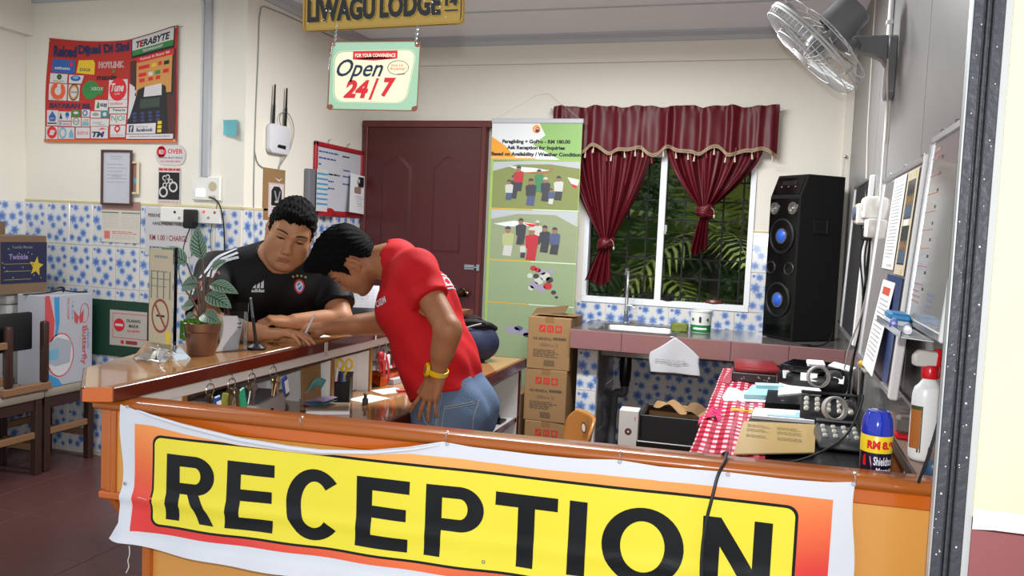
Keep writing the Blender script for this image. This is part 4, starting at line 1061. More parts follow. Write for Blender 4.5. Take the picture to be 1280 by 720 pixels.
palm(-1.05, 6.3, 1.1, 15, 1.0, 0, 'dark green palm behind the left half of the window')
palm(.15, 6.6, 1.3, 15, 1.1, 2, 'dusky palm behind the right edge of the window')
palm(-.95, 7.4, 1.1, 15, 1.4, 0, 'farther dark palm in the garden, to the left')
palm(-.1, 7.6, 1.2, 15, 1.4, 2, 'farther dusky palm in the garden, to the right')
def bush(x, y, w_, h, n, mi, label):
    t = thing('bush', label, 'shrub', (x, y, -.02))
    b = MB(); rr = random.Random(int(x*100)+7)
    for k in range(6): b.tube([(rr.uniform(-.05, .05), rr.uniform(-.05, .05), 0), (rr.uniform(-.3, .3)*w_, rr.uniform(-.2, .2)*w_, h*.5), (rr.uniform(-.45, .45)*w_, rr.uniform(-.3, .3)*w_, h*.9)], [.02, .012, .006], barkm, 5, 1)
    b.build('stem', t)
    b = MB()
    for k in range(n):
        c = Vector((rr.gauss(0, .28)*w_, rr.gauss(0, .22)*w_, h*(.12+.88*rr.random()**.8)))
        a = rr.uniform(0, 2*PI); d = Vector((math.cos(a), math.sin(a)*.8, rr.uniform(-.6, .4))).normalized(); s_ = d.cross(Vector((0, 0, 1))).normalized(); L = rr.uniform(.10, .26)
        b.add([c, c+d*L*.5+s_*L*.2+Vector((0, 0, .01)), c+d*L, c+d*L*.5-s_*L*.2], [(0, 1, 2, 3)], leafd[mi if rr.random() < .7 else rr.randrange(3)])
    o = b.build('foliage', t, flat=True); o['kind'] = 'stuff'
bush(-1.6, 8.6, 1.6, 3.0, 3600, 0, 'tall dark bush closing the garden at the left')
bush(-.3, 9.0, 1.7, 3.2, 3600, 2, 'tall dusky bush closing the garden in the middle')
bush(1.0, 8.7, 1.6, 3.0, 3600, 0, 'tall dark bush closing the garden at the right')
bush(-.05, 6.35, .5, .85, 420, 3, 'low dry straw-coloured shrub under the right pane')
bush(-.8, 6.6, .6, .8, 420, 2, 'low dusky shrub under the left pane')
# ================================================================== wall fan
fangrey = mat('fan_grey_plastic', '#6d6f72', .3); cagew = mat('cage_white_wire', '#b8bab9', .45); blade = mat('fan_blade_clear', '#85888c', .35, alpha=.8)
fan = thing('wall_fan', 'white caged wall fan tilted down on a grey arm high on the right wall', 'fan', (.405, 3.52, 2.105))
b = MB()
b.prism([(p[0], p[1]) for p in rrect(-.055, -.125, .055, .115, .03, 5)], 0, .032, fangrey, .004, T=Matrix(((0, 0, -1, 0), (1, 0, 0, 0), (0, 1, 0, 0), (0, 0, 0, 1)))); b.build('wall_plate', fan)
b = MB(); P = [(-.03, .115), (-.03, -.005), (-.05, .025), (-.09, .045), (-.14, .056), (-.172, .062), (-.182, .085), (-.172, .108), (-.14, .115)]
b.prism(P, -.032, .032, fangrey, .004, T=Matrix(((1, 0, 0, 0), (0, 0, -1, 0), (0, 1, 0, 0), (0, 0, 0, 1))))
b.build('arm', fan)
b = MB(); b.cyl((-.155, -.034, .085), (-.155, -.0335-.003, .085), .008, CHROME, n=12); b.build('arm_screw', fan)
cc = Vector((.107-.405, 3.42-3.52, 2.165-2.105)); nrm = Vector((-.70, .035, -.71)).normalized()
q = nrm.to_track_quat('Z', 'X'); FT = Matrix.Translation(cc) @ q.to_matrix().to_4x4()
head = obj('fan_cage', bpy.data.meshes.new('fan_cage'), fan); bpy.data.objects.remove(head)
Rr = .222
b = MB()
def rim(r, z): return [FT @ Vector((r*math.cos(t), r*math.sin(t), z)) for t in [2*PI*i/48 for i in range(48)]]
b.tube(rim(Rr, .004), .0045, cagew, 6, 0, True); b.tube(rim(Rr, -.008), .0045, cagew, 6, 0, True)
for r, z in ((Rr*.97, .035), (Rr*.62, .052), (.05, .058), (Rr*.95, -.05), (Rr*.55, -.075)): b.tube(rim(r, z), .0022, cagew, 5, 0, True)
b.build('cage_rings', fan)
b = MB()
for k in range(60):
    a = 2*PI*k/60; c, s_ = math.cos(a), math.sin(a)
    b.tube([FT @ Vector((r*c, r*s_, z)) for r, z in ((.04, .058), (Rr*.62, .052), (Rr*.90, .042), (Rr*.985, .026), (Rr, .002))], .0011, cagew, 4)
    if k % 3 == 0: b.tube([FT @ Vector((r*c, r*s_, z)) for r, z in ((Rr, -.006), (Rr*.96, -.045), (Rr*.6, -.074), (.06, -.082))], .0010, cagew, 4)
o = b.build('cage_wires', fan); o['kind'] = 'stuff'
b = MB(); a = R(40); c, s_ = math.cos(a), math.sin(a)
for sg in (-1, 1): b.tube([FT @ Vector((sg*r*c, sg*r*s_, z)) for r, z in ((.0, .061), (Rr*.62, .056), (Rr*.93, .044), (Rr*1.0, .02), (Rr*1.01, -.012))], .0032, cagew, 5)
b.lathe([(0, .066), (.035, .064), (.046, .056), (.046, .05)], cagew, 24, FT); b.build('cage_badge', fan)
for a in (40, 220):
    b = MB(); p = Vector((Rr*1.012*math.cos(R(a)), Rr*1.012*math.sin(R(a)), -.002)); b.box(FT @ p, (.012, .012, .034), CHROME, .002, rot=q.to_euler()); b.build('cage_clip', fan)
for k in range(3):
    b = MB()
    def bl(u, v):
        r = .035+.165*u; a = 2*PI*k/3+(-.45+.9*v)*(1-.25*u)-.25*u
        return FT @ Vector((r*math.cos(a), r*math.sin(a), -.02+.035*(v-.5)))
    b.grid(bl, 8, 8, blade); b.build('blade', fan)
b = MB(); b.lathe([(0, .02), (.03, .018), (.04, .0), (.04, -.05)], fangrey, 20, FT); b.build('hub', fan)
b = MB(); b.lathe([(.062, -.08), (.072, -.085), (.070, -.19), (.060, -.205), (0, -.206)], fangrey, 28, FT)
for k in range(6): b.box(FT @ Vector((.068*math.cos(.9+k*.12), .068*math.sin(.9+k*.12), -.192)), (.003, .01, .02), INK, rot=q.to_euler())
b.build('motor_housing', fan)
b = MB(); P0 = FT @ Vector((0, 0, -.10)); b.tube([P0, P0+Vector((.03, .0, -.06)), (-.150, -.02, .075)], [.03, .032, .028], fangrey, 10, 1); b.cyl((-.155, -.033, .085), (-.155, .033, .085), .024, fangrey, n=16); b.build('tilt_joint', fan)

# conduit and cables on the right wall
condm = mat('white_conduit', '#cfcfcd', .4)
b = MB(); b.cyl((.393, 3.66, 2.68), (.393, 3.66, 2.0), .011, condm); b.b2((.388, 3.54, 1.57), (.405, 3.57, 1.985), condm, .002); o = b.build('cable_conduit'); tag(o, 'white cable conduit running up the right wall behind the fan', 'conduit')
b = MB(); b.b2((.378, 3.645, 2.30), (.405, 3.675, 2.315), condm, .002); b.build('conduit_clip', o)
wirem = mat('white_flex', '#b9b5ab', .5)
b = MB(); b.tube([(.37, 3.44, 2.12), (.376, 3.45, 2.02), (.392, 3.50, 1.90), (.395, 3.58, 1.75), (.392, 3.56, 1.66), (.38, 3.66, 1.57), (.37, 3.80, 1.50), (.372, 3.75, 1.46)], .0035, wirem, 6, 2); tag(b.build('fan_flex'), 'off-white fan lead hanging from the fan to the sockets', 'cable')
b = MB(); b.tube([(.395, 4.33, 2.40), (.397, 4.32, 2.13), (.397, 4.30, 1.95), (.397, 4.22, 1.80), (.394, 4.16, 1.67), (.386, 3.95, 1.58), (.378, 3.90, 1.52)], .0035, wirem, 6, 2); b.tube([(.395, 4.33, 2.40), (.395, 4.33, 2.68)], .0035, wirem, 6); tag(b.build('hanging_flex'), 'off-white lead coming down the wall above the small board', 'cable')

# ---- boards
bsurf = mat('glossy_whiteboard', '#a7a5a2', .08, noise=(2.5, '#989693', .5)); dsurf = mat('whiteboard_dark_reflection', '#4b4a4a', .08)  # whiteboard greys carry the dark reflection in their base colour
def board(name, label, loc, w_, h_, lean, surf, fr_w=.018, right_w=None):
    t = thing(name, label, 'whiteboard', loc, rot=(R(-lean), 0, -PI/2), group=None)
    b = MB(); b.b2((0, -.006, 0), (w_, .006, h_), surf); b.build('board_surface', t)
    for nm, a, c in (('top_frame', (0, -.012, h_-.014), (w_, .008, h_+.004)), ('bottom_frame', (0, -.012, -.004), (w_, .008, .014)), ('left_frame', (-.004, -.012, -.004), (.014, .008, h_+.004))):
        b = MB(); b.b2(a, c, ALU, .002); b.build('frame', t)
    rw = right_w or .014
    b = MB(); b.b2((w_-rw, -.014, -.004), (w_+.004, .008, h_+.004), mat('white_frame', '#e2e2e2', .3), .003); b.build('frame', t)
    for x in (.15*w_, .5*w_, .85*w_): 
        b = MB(); b.tube([(x, .0, h_+.004), (x, -.004, h_+.016), (x+.006, .002, h_+.018), (x+.006, .008, h_+.012)], .0018, STEEL, 5); b.build('hanger', t)
    return t
board('whiteboard', 'small whiteboard with a dark reflection in its colour, far along the right wall behind the sockets', (.372, 4.66, .985), .76, .735, 2, dsurf, right_w=.03)
b1 = board('whiteboard', 'middle whiteboard with pinned papers, photo sheet and calendar', (.345, 3.41, 1.0), .93, .665, 4.0, bsurf, right_w=.03)
b2 = board('whiteboard', 'nearest whiteboard with red ruled lines beside the black guide', (.352, 2.385, 1.225), .50, .47, 4.0, bsurf, right_w=.014)
def pinned(parent, name, label, cat, x0, z0, w_, h_, draw, m=PAPER, curl=0., lift=.009):
    b = MB(); b.b2((0, -.0006, 0), (w_, 0, h_), m); n0 = len(b.v)
    draw(b)
    for i in range(n0, len(b.v)): p = b.v[i]; b.v[i] = (p[0], p[1]*.5-.0006, p[2])
    o = b.build(name); o.matrix_world = parent.matrix_basis @ Matrix.Translation((x0, -lift, z0)) @ Matrix.Rotation(R(curl), 4, 'X')
    return tag(o, label, cat)
bpy.context.view_layer.update()
def d_sheet(b):
    b.lines(.03, .06, .33, .52, 26, GREYINK, 1, .35, ragged=.25)
    for k in range(5): b.disc(.06+.06*k, .545, .008, (RED, BLUEINK, gr)[k % 3]); b.disc(.08+.06*k, .015, .007, (RED, BLUEINK)[k % 2])
pinned(b1, 'schedule_sheet', 'tall typed sheet pinned left of the photo sheet on the middle board', 'paper', .33, .345, .27, .30, lambda b: (b.lines(.03, .03, .24, .27, 22, GREYINK, 1, .35, ragged=.25), [b.disc(.05+.05*k, .285, .006, (RED, BLUEINK, gr)[k % 3], L=2) for k in range(4)], [b.disc(.12+.03*k, .012, .006, (BLUEINK, RED)[k % 2], L=2) for k in range(4)]), PAPER)
phd = mat('photo_dark', '#2e3236', .2); phs = mat('photo_skin', '#9c7a4c', .3); phb = mat('photo_blue', '#5a7088', .3); cardm = mat('cream_card', '#c9bfa6', .5)
def d_photo(b):
    for z in (.03, .165):
        b.rect(.03, z, .17, z+.115, phd, 1)
        for k in range(4): b.disc(.05+.033*k, z+.055, .013, phs, .018, 2, 8); b.rect(.037+.033*k, z+.005, .063+.033*k, z+.042, phb, 2)
    b.rect(.06, .147, .14, .162, PAPER, 1); b.disc(.05, .296, .006, mat('yellow_pin', '#d8c02a', .4), L=2); b.disc(.15, .296, .008, mat('yellow_pin', '#d8c02a', .4), L=2); b.disc(.14, .010, .008, mat('yellow_pin', '#d8c02a', .4), L=2)
pinned(b1, 'photo_sheet', 'cream card with two dark group photographs on the middle board', 'photo', .63, .335, .20, .31, d_photo, cardm)
pinned(b1, 'blue_folder', 'blue plastic sheet on the lower part of the middle board', 'paper', .50, .02, .33, .31, lambda b: [b.disc(x, z, .005, RED, L=2) for x, z in ((.03, .29), (.3, .28))], mat('blue_plastic_sheet', '#2c3f6e', .3))
def d_cal(b):
    b.rect(.05, .245, .22, .27, mat('calendar_red', '#b8452a', .6), 1); b.lines(.03, .03, .24, .23, 14, GREYINK, 1, .3, ragged=.05)
    for k in range(7): b.rect(.03+.033*k, .03, .031+.033*k, .23, GREYINK, 1)
pinned(b1, 'calendar_sheet', 'calendar page hanging loose over the blue sheet of the middle board', 'calendar', .42, .02, .28, .29, d_cal, PAPER, curl=-5, lift=.035)
b = MB()
for k in range(8): b.rect(.03, .10+.045*k, .18, .1012+.045*k, RED, 1)
b.lines(.03, .045, .14, .085, 3, mat('faint_red', '#b08a8a', .5), 1, .3); b.lines(.24, .045, .32, .085, 3, mat('faint_blue', '#7a86b0', .5), 1, .3); b.lines(.05, .40, .14, .44, 2, mat('faint_red', '#b08a8a', .5), 1, .5)
for k in range(9): b.lines(.16, .07+.04*k, .18, .095+.04*k, 1, INK, 1, .3)
b.v = [(p[0], p[1]-.0062, p[2]) for p in b.v]; b.build('marker_writing', b2)
b = MB(); b.b2((.0, -.075, -.012), (.42, -.008, -.008), ALU, .001); b.b2((.0, -.077, -.012), (.42, -.073, .004), CHROME, .001); b.build('pen_tray', b2)
M2 = b2.matrix_basis
def on_tray(b, name, label, cat, x, y, z, rz=0):
    o = b.build(name); o.matrix_world = M2 @ Matrix.Translation((x, y, z)) @ Matrix.Rotation(rz, 4, 'Z'); return tag(o, label, cat)
b = MB(); b.b2((-.06, -.022, 0), (.06, .022, .012), mat('white_felt', '#d0d4d4', .9), .002); b.b2((-.062, -.024, .012), (.062, .024, .03), mat('blue_eraser', '#2a7fb8', .4), .005); b.lines(-.045, .016, .045, .027, 2, mat('blue_eraser_print', '#6cb0d8', .4), 62, .6)
on_tray(b, 'board_eraser', 'blue whiteboard eraser on the pen tray of the nearest board', 'eraser', .07, -.038, -.0075)
def marker(cap, label, x, y):
    b = MB(); b.lathe([(0, 0), (.009, .001), (.0095, .03), (.0095, .045)], cap, 12); b.lathe([(.0088, .045), (.0088, .125), (.006, .13), (0, .13)], PAPER, 12); b.lathe([(.0089, .06), (.0089, .11)], BLUEINK, 12)
    b.v = [(p[2]-.065, p[1], p[0]+.0095) for p in b.v]; on_tray(b, 'marker_pen', label, 'marker', x, y, -.0075, R(172))
marker(mat('marker_cap_blue', '#2a3fb0', .3), 'whiteboard marker with blue cap on the pen tray', .20, -.062); marker(mat('marker_cap_white', '#d6d8de', .3), 'whiteboard marker with white cap on the pen tray', .30, -.045)

# ---- sockets and adaptors behind the middle board
sockw = mat('socket_white', '#dcdad4', .3)
t = thing('wall_socket', 'white wall socket with an orange-edged timer plugged in', 'socket', (.405, 4.12, 1.565))
b = MB(); b.b2((-.012, -.07, -.045), (0, .07, .045), sockw, .003); b.build('face_plate', t)
b = MB(); b.b2((-.05, -.04, -.05), (-.012, .05, .045), sockw, .008); b.b2((-.051, .035, -.045), (-.02, .052, .045), mat('orange_plastic', '#c8862e', .4), .004); b.build('timer_body', t)
b = MB(); b.lathe([(.03, 0), (.03, .012), (.022, .014), (0, .014)], mat('timer_dial', '#5a6478', .4), 20, Matrix.Translation((-.05, .0, 0)) @ Matrix.Rotation(-PI/2, 4, 'Y')); b.build('timer_dial', t)
t = thing('power_adaptor', 'white round-edged adaptor plugged in above the square one', 'adaptor', (.405, 3.64, 1.57))
b = MB(); b.b2((-.07, -.08, -.045), (0, .06, .045), sockw, .015, 2); b.build('adaptor_body', t)
b = MB(); b.cyl((-.071, -.02, .01), (-.074, -.02, .01), .02, wp, n=16); b.build('round_label', t)
t = thing('power_adaptor', 'white square adaptor below, closest to the middle board', 'adaptor', (.405, 3.50, 1.49))
b = MB(); b.b2((-.065, -.07, -.04), (0, .06, .032), sockw, .008, 2); b.build('adaptor_body', t)
b = MB(); b.tube([(-.03, .02, -.04), (-.03, .05, -.10), (-.02, .12, -.22), (-.03, .2, -.45), (-.02, .3, -.62), (-.015, .32, -.71)], .0035, wirem, 6, 1); b.build('adaptor_lead', t)
t = thing('plug', 'black plug at the left of the adaptors', 'plug', (.405, 3.80, 1.47))
b = MB(); b.b2((-.05, -.028, -.03), (0, .028, .03), BLACK, .006); b.build('plug_body', t)
b = MB(); b.tube([(-.04, 0, -.03), (-.05, .01, -.10), (-.03, -.06, -.25), (-.02, .05, -.42), (-.06, .02, -.60), (-.05, .03, -.70)], .004, BLACK, 6, 2); b.build('plug_lead', t)
for i, (pts, r_, m, lab) in enumerate((
    ([(.37, 3.62, 1.50), (.36, 3.7, 1.36), (.38, 3.60, 1.2), (.36, 3.72, 1.03), (.35, 3.8, .82), (.33, 3.75, .765)], .004, BLACK, 'black lead looping down beside the middle board'),
    ([(.375, 3.55, 1.47), (.37, 3.52, 1.30), (.36, 3.58, 1.15), (.33, 3.72, 1.0), (.34, 3.95, .86), (.30, 4.10, .77)], .0035, wirem, 'grey lead crossing down behind the telephones'),
    ([(.36, 3.2, 1.05), (.33, 3.15, .98), (.32, 3.05, .90), (.30, 2.95, .82), (.33, 2.8, .79), (.36, 2.6, .77)], .006, BLACK, 'thick black lead curling behind the keypads'))):
    b = MB(); b.tube(pts, r_, m, 6, 2); tag(b.build('hanging_lead'), lab, 'cable')

# ---- small wall shelf, bottle, jar, can
woodside = wood('shelf_side_wood', '#a8652c', '#8c4e1e', 2, 12, .35, .3)
t = thing('wall_shelf', 'dusty dark ledge on the right wall that carries the spray bottle', 'shelf', (.405, 2.28, 0))
b = MB(); b.b2((-.085, -.43, .922), (-.001, .36, .936), mat('dusty_brown_top', '#6a5348', .5, noise=(16, '#83695c', .8)), .002); b.build('shelf_board', t)
b = MB(); b.b2((-.092, -.43, .915), (-.085, .36, .94), mat('black_edge', '#241a17', .4), .001); b.build('front_edge', t)
b = MB(); b.b2((-.084, -.36, .72), (-.004, -.348, .921), woodside, .001); b.build('bracket', t)
b = MB(); b.b2((-.084, .33, .72), (-.004, .345, .921), woodside, .001); b.build('bracket', t)
redp = mat('red_plastic', '#c8141e', .25)
t = thing('spray_bottle', 'white trigger spray bottle with a red nozzle on the wall ledge', 'bottle', (.356, 2.06, .937), R(15))
whp = mat('white_bottle_plastic', '#e4e4e4', .3)
b = MB()
def bot(u, v):
    a = 2*PI*u; Z = [0, .004, .02, .10, .15, .165, .172, .185, .193]; RX = [.030, .035, .037, .037, .036, .032, .024, .015, .0145]
    k = min(int(v*(len(Z)-1)), len(Z)-2); f_ = v*(len(Z)-1)-k; z = Z[k]+(Z[k+1]-Z[k])*f_; r_ = RX[k]+(RX[k+1]-RX[k])*f_
    return (r_*math.cos(a)*.95, r_*math.sin(a)*.72, z)
b.grid(bot, 28, 24, whp); b.build('bottle_body', t, ang=60)
b = MB()
pts = [(-.028+.0*i, 0) for i in range(1)]
def lab(u, v):
    a = PI*1.0+(-.1+1.1*u)*1.0; 
    x = .0365*math.cos(a)*.955; y = .0365*math.sin(a)*.73; return (x, y, .02+.105*v)
b.grid(lab, 14, 8, mat('label_green', '#3a4a22', .4)); b.build('label', t, ang=80)
def lab2(u, v):
    a = PI*1.0+(.02+.9*u)*1.0; return (.0368*math.cos(a)*.957, .0368*math.sin(a)*.733, .028+.088*v)
b = MB(); b.grid(lab2, 12, 8, mat('label_orange', '#a8642a', .4)); b.build('label_print', t, ang=80)
b = MB(); b.lathe([(.0165, .186), (.0175, .19), (.0175, .212), (.015, .216)], redp, 18); b.build('red_collar', t)
b = MB(); b.prism([(-.038, .214), (-.020, .213), (.014, .214), (.016, .235), (.010, .248), (-.028, .250), (-.040, .236)], -.011, .011, mat('grey_trigger_body', '#c9c5c0', .35), .003, T=Matrix(((1, 0, 0, 0), (0, 0, -1, 0), (0, 1, 0, 0), (0, 0, 0, 1)))); b.build('spray_head', t)
b = MB(); b.prism([(.006, .214), (.016, .214), (.018, .236), (.036, .237), (.037, .252), (.010, .253)], -.012, .012, redp, .002, T=Matrix(((1, 0, 0, 0), (0, 0, -1, 0), (0, 1, 0, 0), (0, 0, 0, 1)))); b.tube([(.018, 0, .235), (.026, 0, .218), (.027, 0, .20), (.024, 0, .185)], .0055, redp, 8, 1); b.build('trigger', t)
t = thing('small_jar', 'small dusty jar with a red rim on the wall ledge behind the spray bottle', 'jar', (.350, 2.28, .937))
b = MB(); b.b2((-.024, -.022, .012), (.024, .03, .055), mat('dusty_grey_lid', '#5c5450', .6), .008); b.build('jar_body', t)
b = MB(); b.b2((-.026, -.024, 0), (.026, .032, .012), redp, .003); b.build('red_rim', t)
t = thing('spray_nozzle_bottle', 'small blue bottle with a grey cap at the ledge end by the black guide', 'bottle', (.345, 1.885, .937))
b = MB(); b.lathe([(0, 0), (.016, 0), (.018, .004), (.018, .03), (.015, .038), (.012, .042)], mat('blue_bottle', '#2f4f6a', .3), 16); b.build('bottle_body', t)
b = MB(); b.lathe([(.012, .042), (.013, .044), (.012, .066), (0, .068)], mat('grey_cap', '#6a6262', .4), 14); b.build('bottle_cap', t)
b = MB(); b.tube([(.338, 1.72, 1.26), (.325, 1.71, 1.14), (.305, 1.71, 1.03), (.292, 1.72, .97)], .0028, BLACK, 6, 1); tag(b.build('thin_cable'), 'thin black cable slanting across the spray bottle', 'cable')

# insect spray can on the inner shelf of the front counter
cp = Vector((.232, 1.865, .8625))
t = thing('spray_can', 'dark insect spray can with a blue cap and a yellow RM price label', 'can', cp, R(7))
navyc = mat('can_navy', '#17142e', .25, .3); bcap = mat('blue_gloss_cap', '#1c2fa8', .12, coat=.6); ylab = mat('yellow_label', '#e0c21e', .35)
b = MB(); b.lathe([(0, .001), (.028, 0), (.0305, .004), (.0305, .152), (.029, .158)], navyc, 32); b.build('can_body', t)
b = MB(); b.lathe([(.0312, .128), (.0312, .163), (.0300, .165)], ylab, 32); b.build('yellow_band', t)
b = MB(); b.lathe([(.031, .163), (.0318, .168), (.031, .178), (.0285, .198), (.025, .204), (.0245, .208), (.021, .212), (0, .213)], bcap, 32); b.build('blue_cap', t)
def wrapped(txt, x, z, m, w_, h_, rad, bold=.02, shear=0.):
    b.text(txt, x, z, m, w=w_, h=h_, L=0, bold=bold, shear=shear)
def wrap(b, n0, rad):
    for i in range(n0, len(b.v)): p = b.v[i]; a = p[0]/rad; b.v[i] = (rad*math.sin(a), -rad*math.cos(a), p[2])
b = MB(); n0 = 0
b.text('RM', -.026, .136, redp, w=.026, h=.0175, L=0, bold=.06); b.text('8.90', .004, .136, redp, w=.036, h=.0175, L=0, bold=.06); wrap(b, 0, .0315); b.build('price_lettering', t)
b = MB(); ci = mat('can_white_ink', '#dcdce6', .4)
for tx, x, z, w_, h_ in (('Shieldtox', -.011, .103, .044, .018), ('Mosquito', -.005, .084, .040, .0145), ('Spray', .004, .066, .024, .0135)): b.text(tx, x, z, ci, w=w_, h=h_, L=0, bold=.02)
wrap(b, 0, .0309); b.build('product_lettering', t)
b = MB(); b.poly([(-.0195, .120), (-.0175, .120), (-.004, .05), (-.007, .05)], mat('pink_stripe', '#c88ab0', .4), 0); b.poly([(-.034, .118), (-.028, .124), (-.026, .10), (-.034, .10)], redp, 0); wrap(b, 0, .0310); b.build('stripe_print', t)

# ================================================================== right-hand desk
black = mat('black_laminate', '#111114', .25)
dk = thing('computer_desk', 'black desk along the right wall crowded with phones, papers and a checked cloth', 'desk', (.105, 3.35, 0))
b = MB(); b.b2((-.30, -1.0, .728), (.285, 1.2, .75), black, .003); b.build('desk_top', dk)
b = MB(); b.b2((-.29, -.98, 0), (-.27, 1.18, .727), black); b.build('side_panel', dk)
b = MB(); b.b2((.262, -.98, 0), (.28, 1.18, .727), black); b.build('side_panel', dk)
b = MB(); b.b2((-.27, -.3, .60), (.26, 1.1, .615), black); b.build('shelf', dk)
b = MB(); b.cyl((-.10, -.94, .7525), (.27, -.90, .7525), .0022, CHROME); b.build('edge_wire', dk)
def gingham():
    m = bpy.data.materials.new('red_gingham'); m.use_nodes = True; nt = m.node_tree; bs = nt.nodes['Principled BSDF']; bs.inputs['Roughness'].default_value = .22
    tc = nt.nodes.new('ShaderNodeTexCoord'); sp = nt.nodes.new('ShaderNodeSeparateXYZ'); nt.links.new(tc.outputs['Object'], sp.inputs[0])
    def band(sock, k, duty):
        a = nt.nodes.new('ShaderNodeMath'); a.operation = 'MULTIPLY'; nt.links.new(sock, a.inputs[0]); a.inputs[1].default_value = k
        f = nt.nodes.new('ShaderNodeMath'); f.operation = 'FRACT'; nt.links.new(a.outputs[0], f.inputs[0])
        g = nt.nodes.new('ShaderNodeMath'); g.operation = 'GREATER_THAN'; nt.links.new(f.outputs[0], g.inputs[0]); g.inputs[1].default_value = duty; return g.outputs[0]
    bx_, by2 = band(sp.outputs[0], 30, .55), band(sp.outputs[1], 15, .5)
    ad = nt.nodes.new('ShaderNodeMath'); ad.operation = 'ADD'; nt.links.new(bx_, ad.inputs[0]); nt.links.new(by2, ad.inputs[1])
    dv = nt.nodes.new('ShaderNodeMath'); dv.operation = 'MULTIPLY'; nt.links.new(ad.outputs[0], dv.inputs[0]); dv.inputs[1].default_value = .5
    cr = nt.nodes.new('ShaderNodeValToRGB'); nt.links.new(dv.outputs[0], cr.inputs[0]); e = cr.color_ramp.elements; cr.color_ramp.interpolation = 'CONSTANT'
    e[0].position = 0; e[0].color = C('#8c1a2e'); e[1].position = .8; e[1].color = C('#d9c3c8'); q_ = e.new(.3); q_.color = C('#c0304c')
    nt.links.new(cr.outputs[0], bs.inputs['Base Color']); return m
ging = gingham()
b = MB()
b.grid(lambda u, v: (-.205+.22*u+.03*v*u, 2.42+2.0*v, .758+.003*math.sin(v*25+u*4)+.002*math.sin(u*17)), 24, 60, ging)
b.grid(lambda u, v: (-.205-.004*u, 2.42+2.0*v, .758-.05*u+.002*math.sin(v*25)), 4, 60, ging)
tag(b.build('checked_cloth', ang=80), 'red and white checked plastic cloth along the left of the black desk', 'cloth')
b = MB(); pinkp = mat('pink_plastic_bag', '#c22c5c', .25)
b.grid(lambda u, v: (-.222+.045*u+.004*math.sin(v*9), 3.08+.20*v, .735+.038*u+.006*math.sin(v*11+u*3)), 8, 10, pinkp); b.grid(lambda u, v: (-.177+.03*u+.01*math.sin(v*14), 3.10+.17*v, .773-.008*u+.006*math.sin(v*17+u*5)), 8, 12, pinkp)
tag(b.build('pink_bag', ang=80), 'crumpled pink plastic bag at the left edge of the checked cloth', 'bag')
b = MB(); b.b2((-.06, -.02, 0), (.06, .02, .004), mat('yellow_wrapper', '#c8a828', .3)); b.disc(0, 0, .01, RED)
tag(b.build('yellow_wrapper', None, (-.055, 3.33, .759), R(10)), 'yellow wrapper strip lying on the checked cloth', 'wrapper')
tanp = mat('tan_printed_sheet', '#b49a68', .25, noise=(8, '#a88e5c', .6))
def flat_obj(name, label, cat, pts, z, m, th=.002, draw=None, rz=0):
    cx = sum(p[0] for p in pts)/len(pts); cy = sum(p[1] for p in pts)/len(pts)
    b = MB(); b.prism([(p[0]-cx, p[1]-cy) for p in pts], 0, th, m)
    if draw:
        n0 = len(b.v); draw(b)
        for i in range(n0, len(b.v)): p = b.v[i]; b.v[i] = (p[0], p[2], th+.0003-p[1]*.3)
    return tag(b.build(name, None, (cx, cy, z)), label, cat)
def d_tan(b):
    for x in (-.07, .03):
        for z in (-.06, .03, .10):
            b.lines(x-.03, z, x+.05, z+.05, 3, mat('tan_ink', '#5a4c34', .7), 1, .4)
flat_obj('price_chart', 'tan printed sheet under clear film at the near end of the black desk', 'paper', [(-.075, 2.60), (.165, 2.74), (.19, 3.17), (-.06, 3.10)], .7625, tanp, .004, d_tan)
t_ = flat_obj('dark_mat', 'black folder lying under the white notepad on the desk', 'folder', [(-.045, 3.13), (.19, 3.17), (.20, 3.42), (-.03, 3.34)], .7565, black, .006)
flat_obj('white_notepad', 'white notepad beyond the tan sheet on the black desk', 'notepad', [(-.035, 3.17), (.185, 3.19), (.19, 3.37), (-.025, 3.33)], .764, PAPER, .012, lambda b: b.lines(-.09, -.06, .08, .07, 5, GREYINK, 1, .2))
flat_obj('blue_slip', 'pale blue paper slip across the white notepad', 'paper', [(.02, 3.19), (.15, 3.20), (.155, 3.26), (.13, 3.32), (.115, 3.24), (.02, 3.22)], .777, mat('pale_blue_paper', '#8fb6bf', .6), .002)
flat_obj('black_wallet', 'black document wallet with a bright stud behind the notepad', 'folder', [(.01, 3.44), (.20, 3.48), (.20, 3.80), (.02, 3.76)], .757, BLACK, .022, lambda b: b.disc(-.03, -.1, .006, CHROME))
flat_obj('loose_paper', 'white sheet lying on the checked cloth left of the blue pads', 'paper', [(-.165, 3.50), (.03, 3.56), (.05, 3.88), (-.15, 3.82)], .758, PAPER, .0015)
flat_obj('sticky_pad', 'large pale blue sticky pad on the loose white sheet', 'notepad', [(-.075, 3.58), (.06, 3.62), (.085, 3.88), (-.05, 3.83)], .7605, mat('pale_blue_paper', '#8fb6bf', .6), .018)
flat_obj('sticky_pad', 'small tilted blue pad resting on top of the large blue pad', 'notepad', [(-.03, 3.76), (.085, 3.80), (.08, 3.86), (-.035, 3.83)], .779, mat('light_blue_paper', '#a4cdd4', .6), .014)
flat_obj('paper_stack', 'stack of papers with a green edge left of the black printer', 'papers', [(.06, 3.60), (.24, 3.80), (.22, 4.02), (.07, 4.02)], .757, PAPER, .03)
t = thing('document_tray', 'dark tray with shiny trinkets under the red file', 'tray', (-.045, 4.16, .757))
b = MB(); b.b2((-.10, -.14, 0), (.10, .14, .045), mat('dark_tray', '#1a1416', .4), .004); b.build('tray_body', t)
b = MB(); rr_ = random.Random(4)
for k in range(10): b.ball((rr_.uniform(-.08, .08), -.141, rr_.uniform(.015, .035)), rr_.uniform(.003, .007), STEEL, 6, 4)
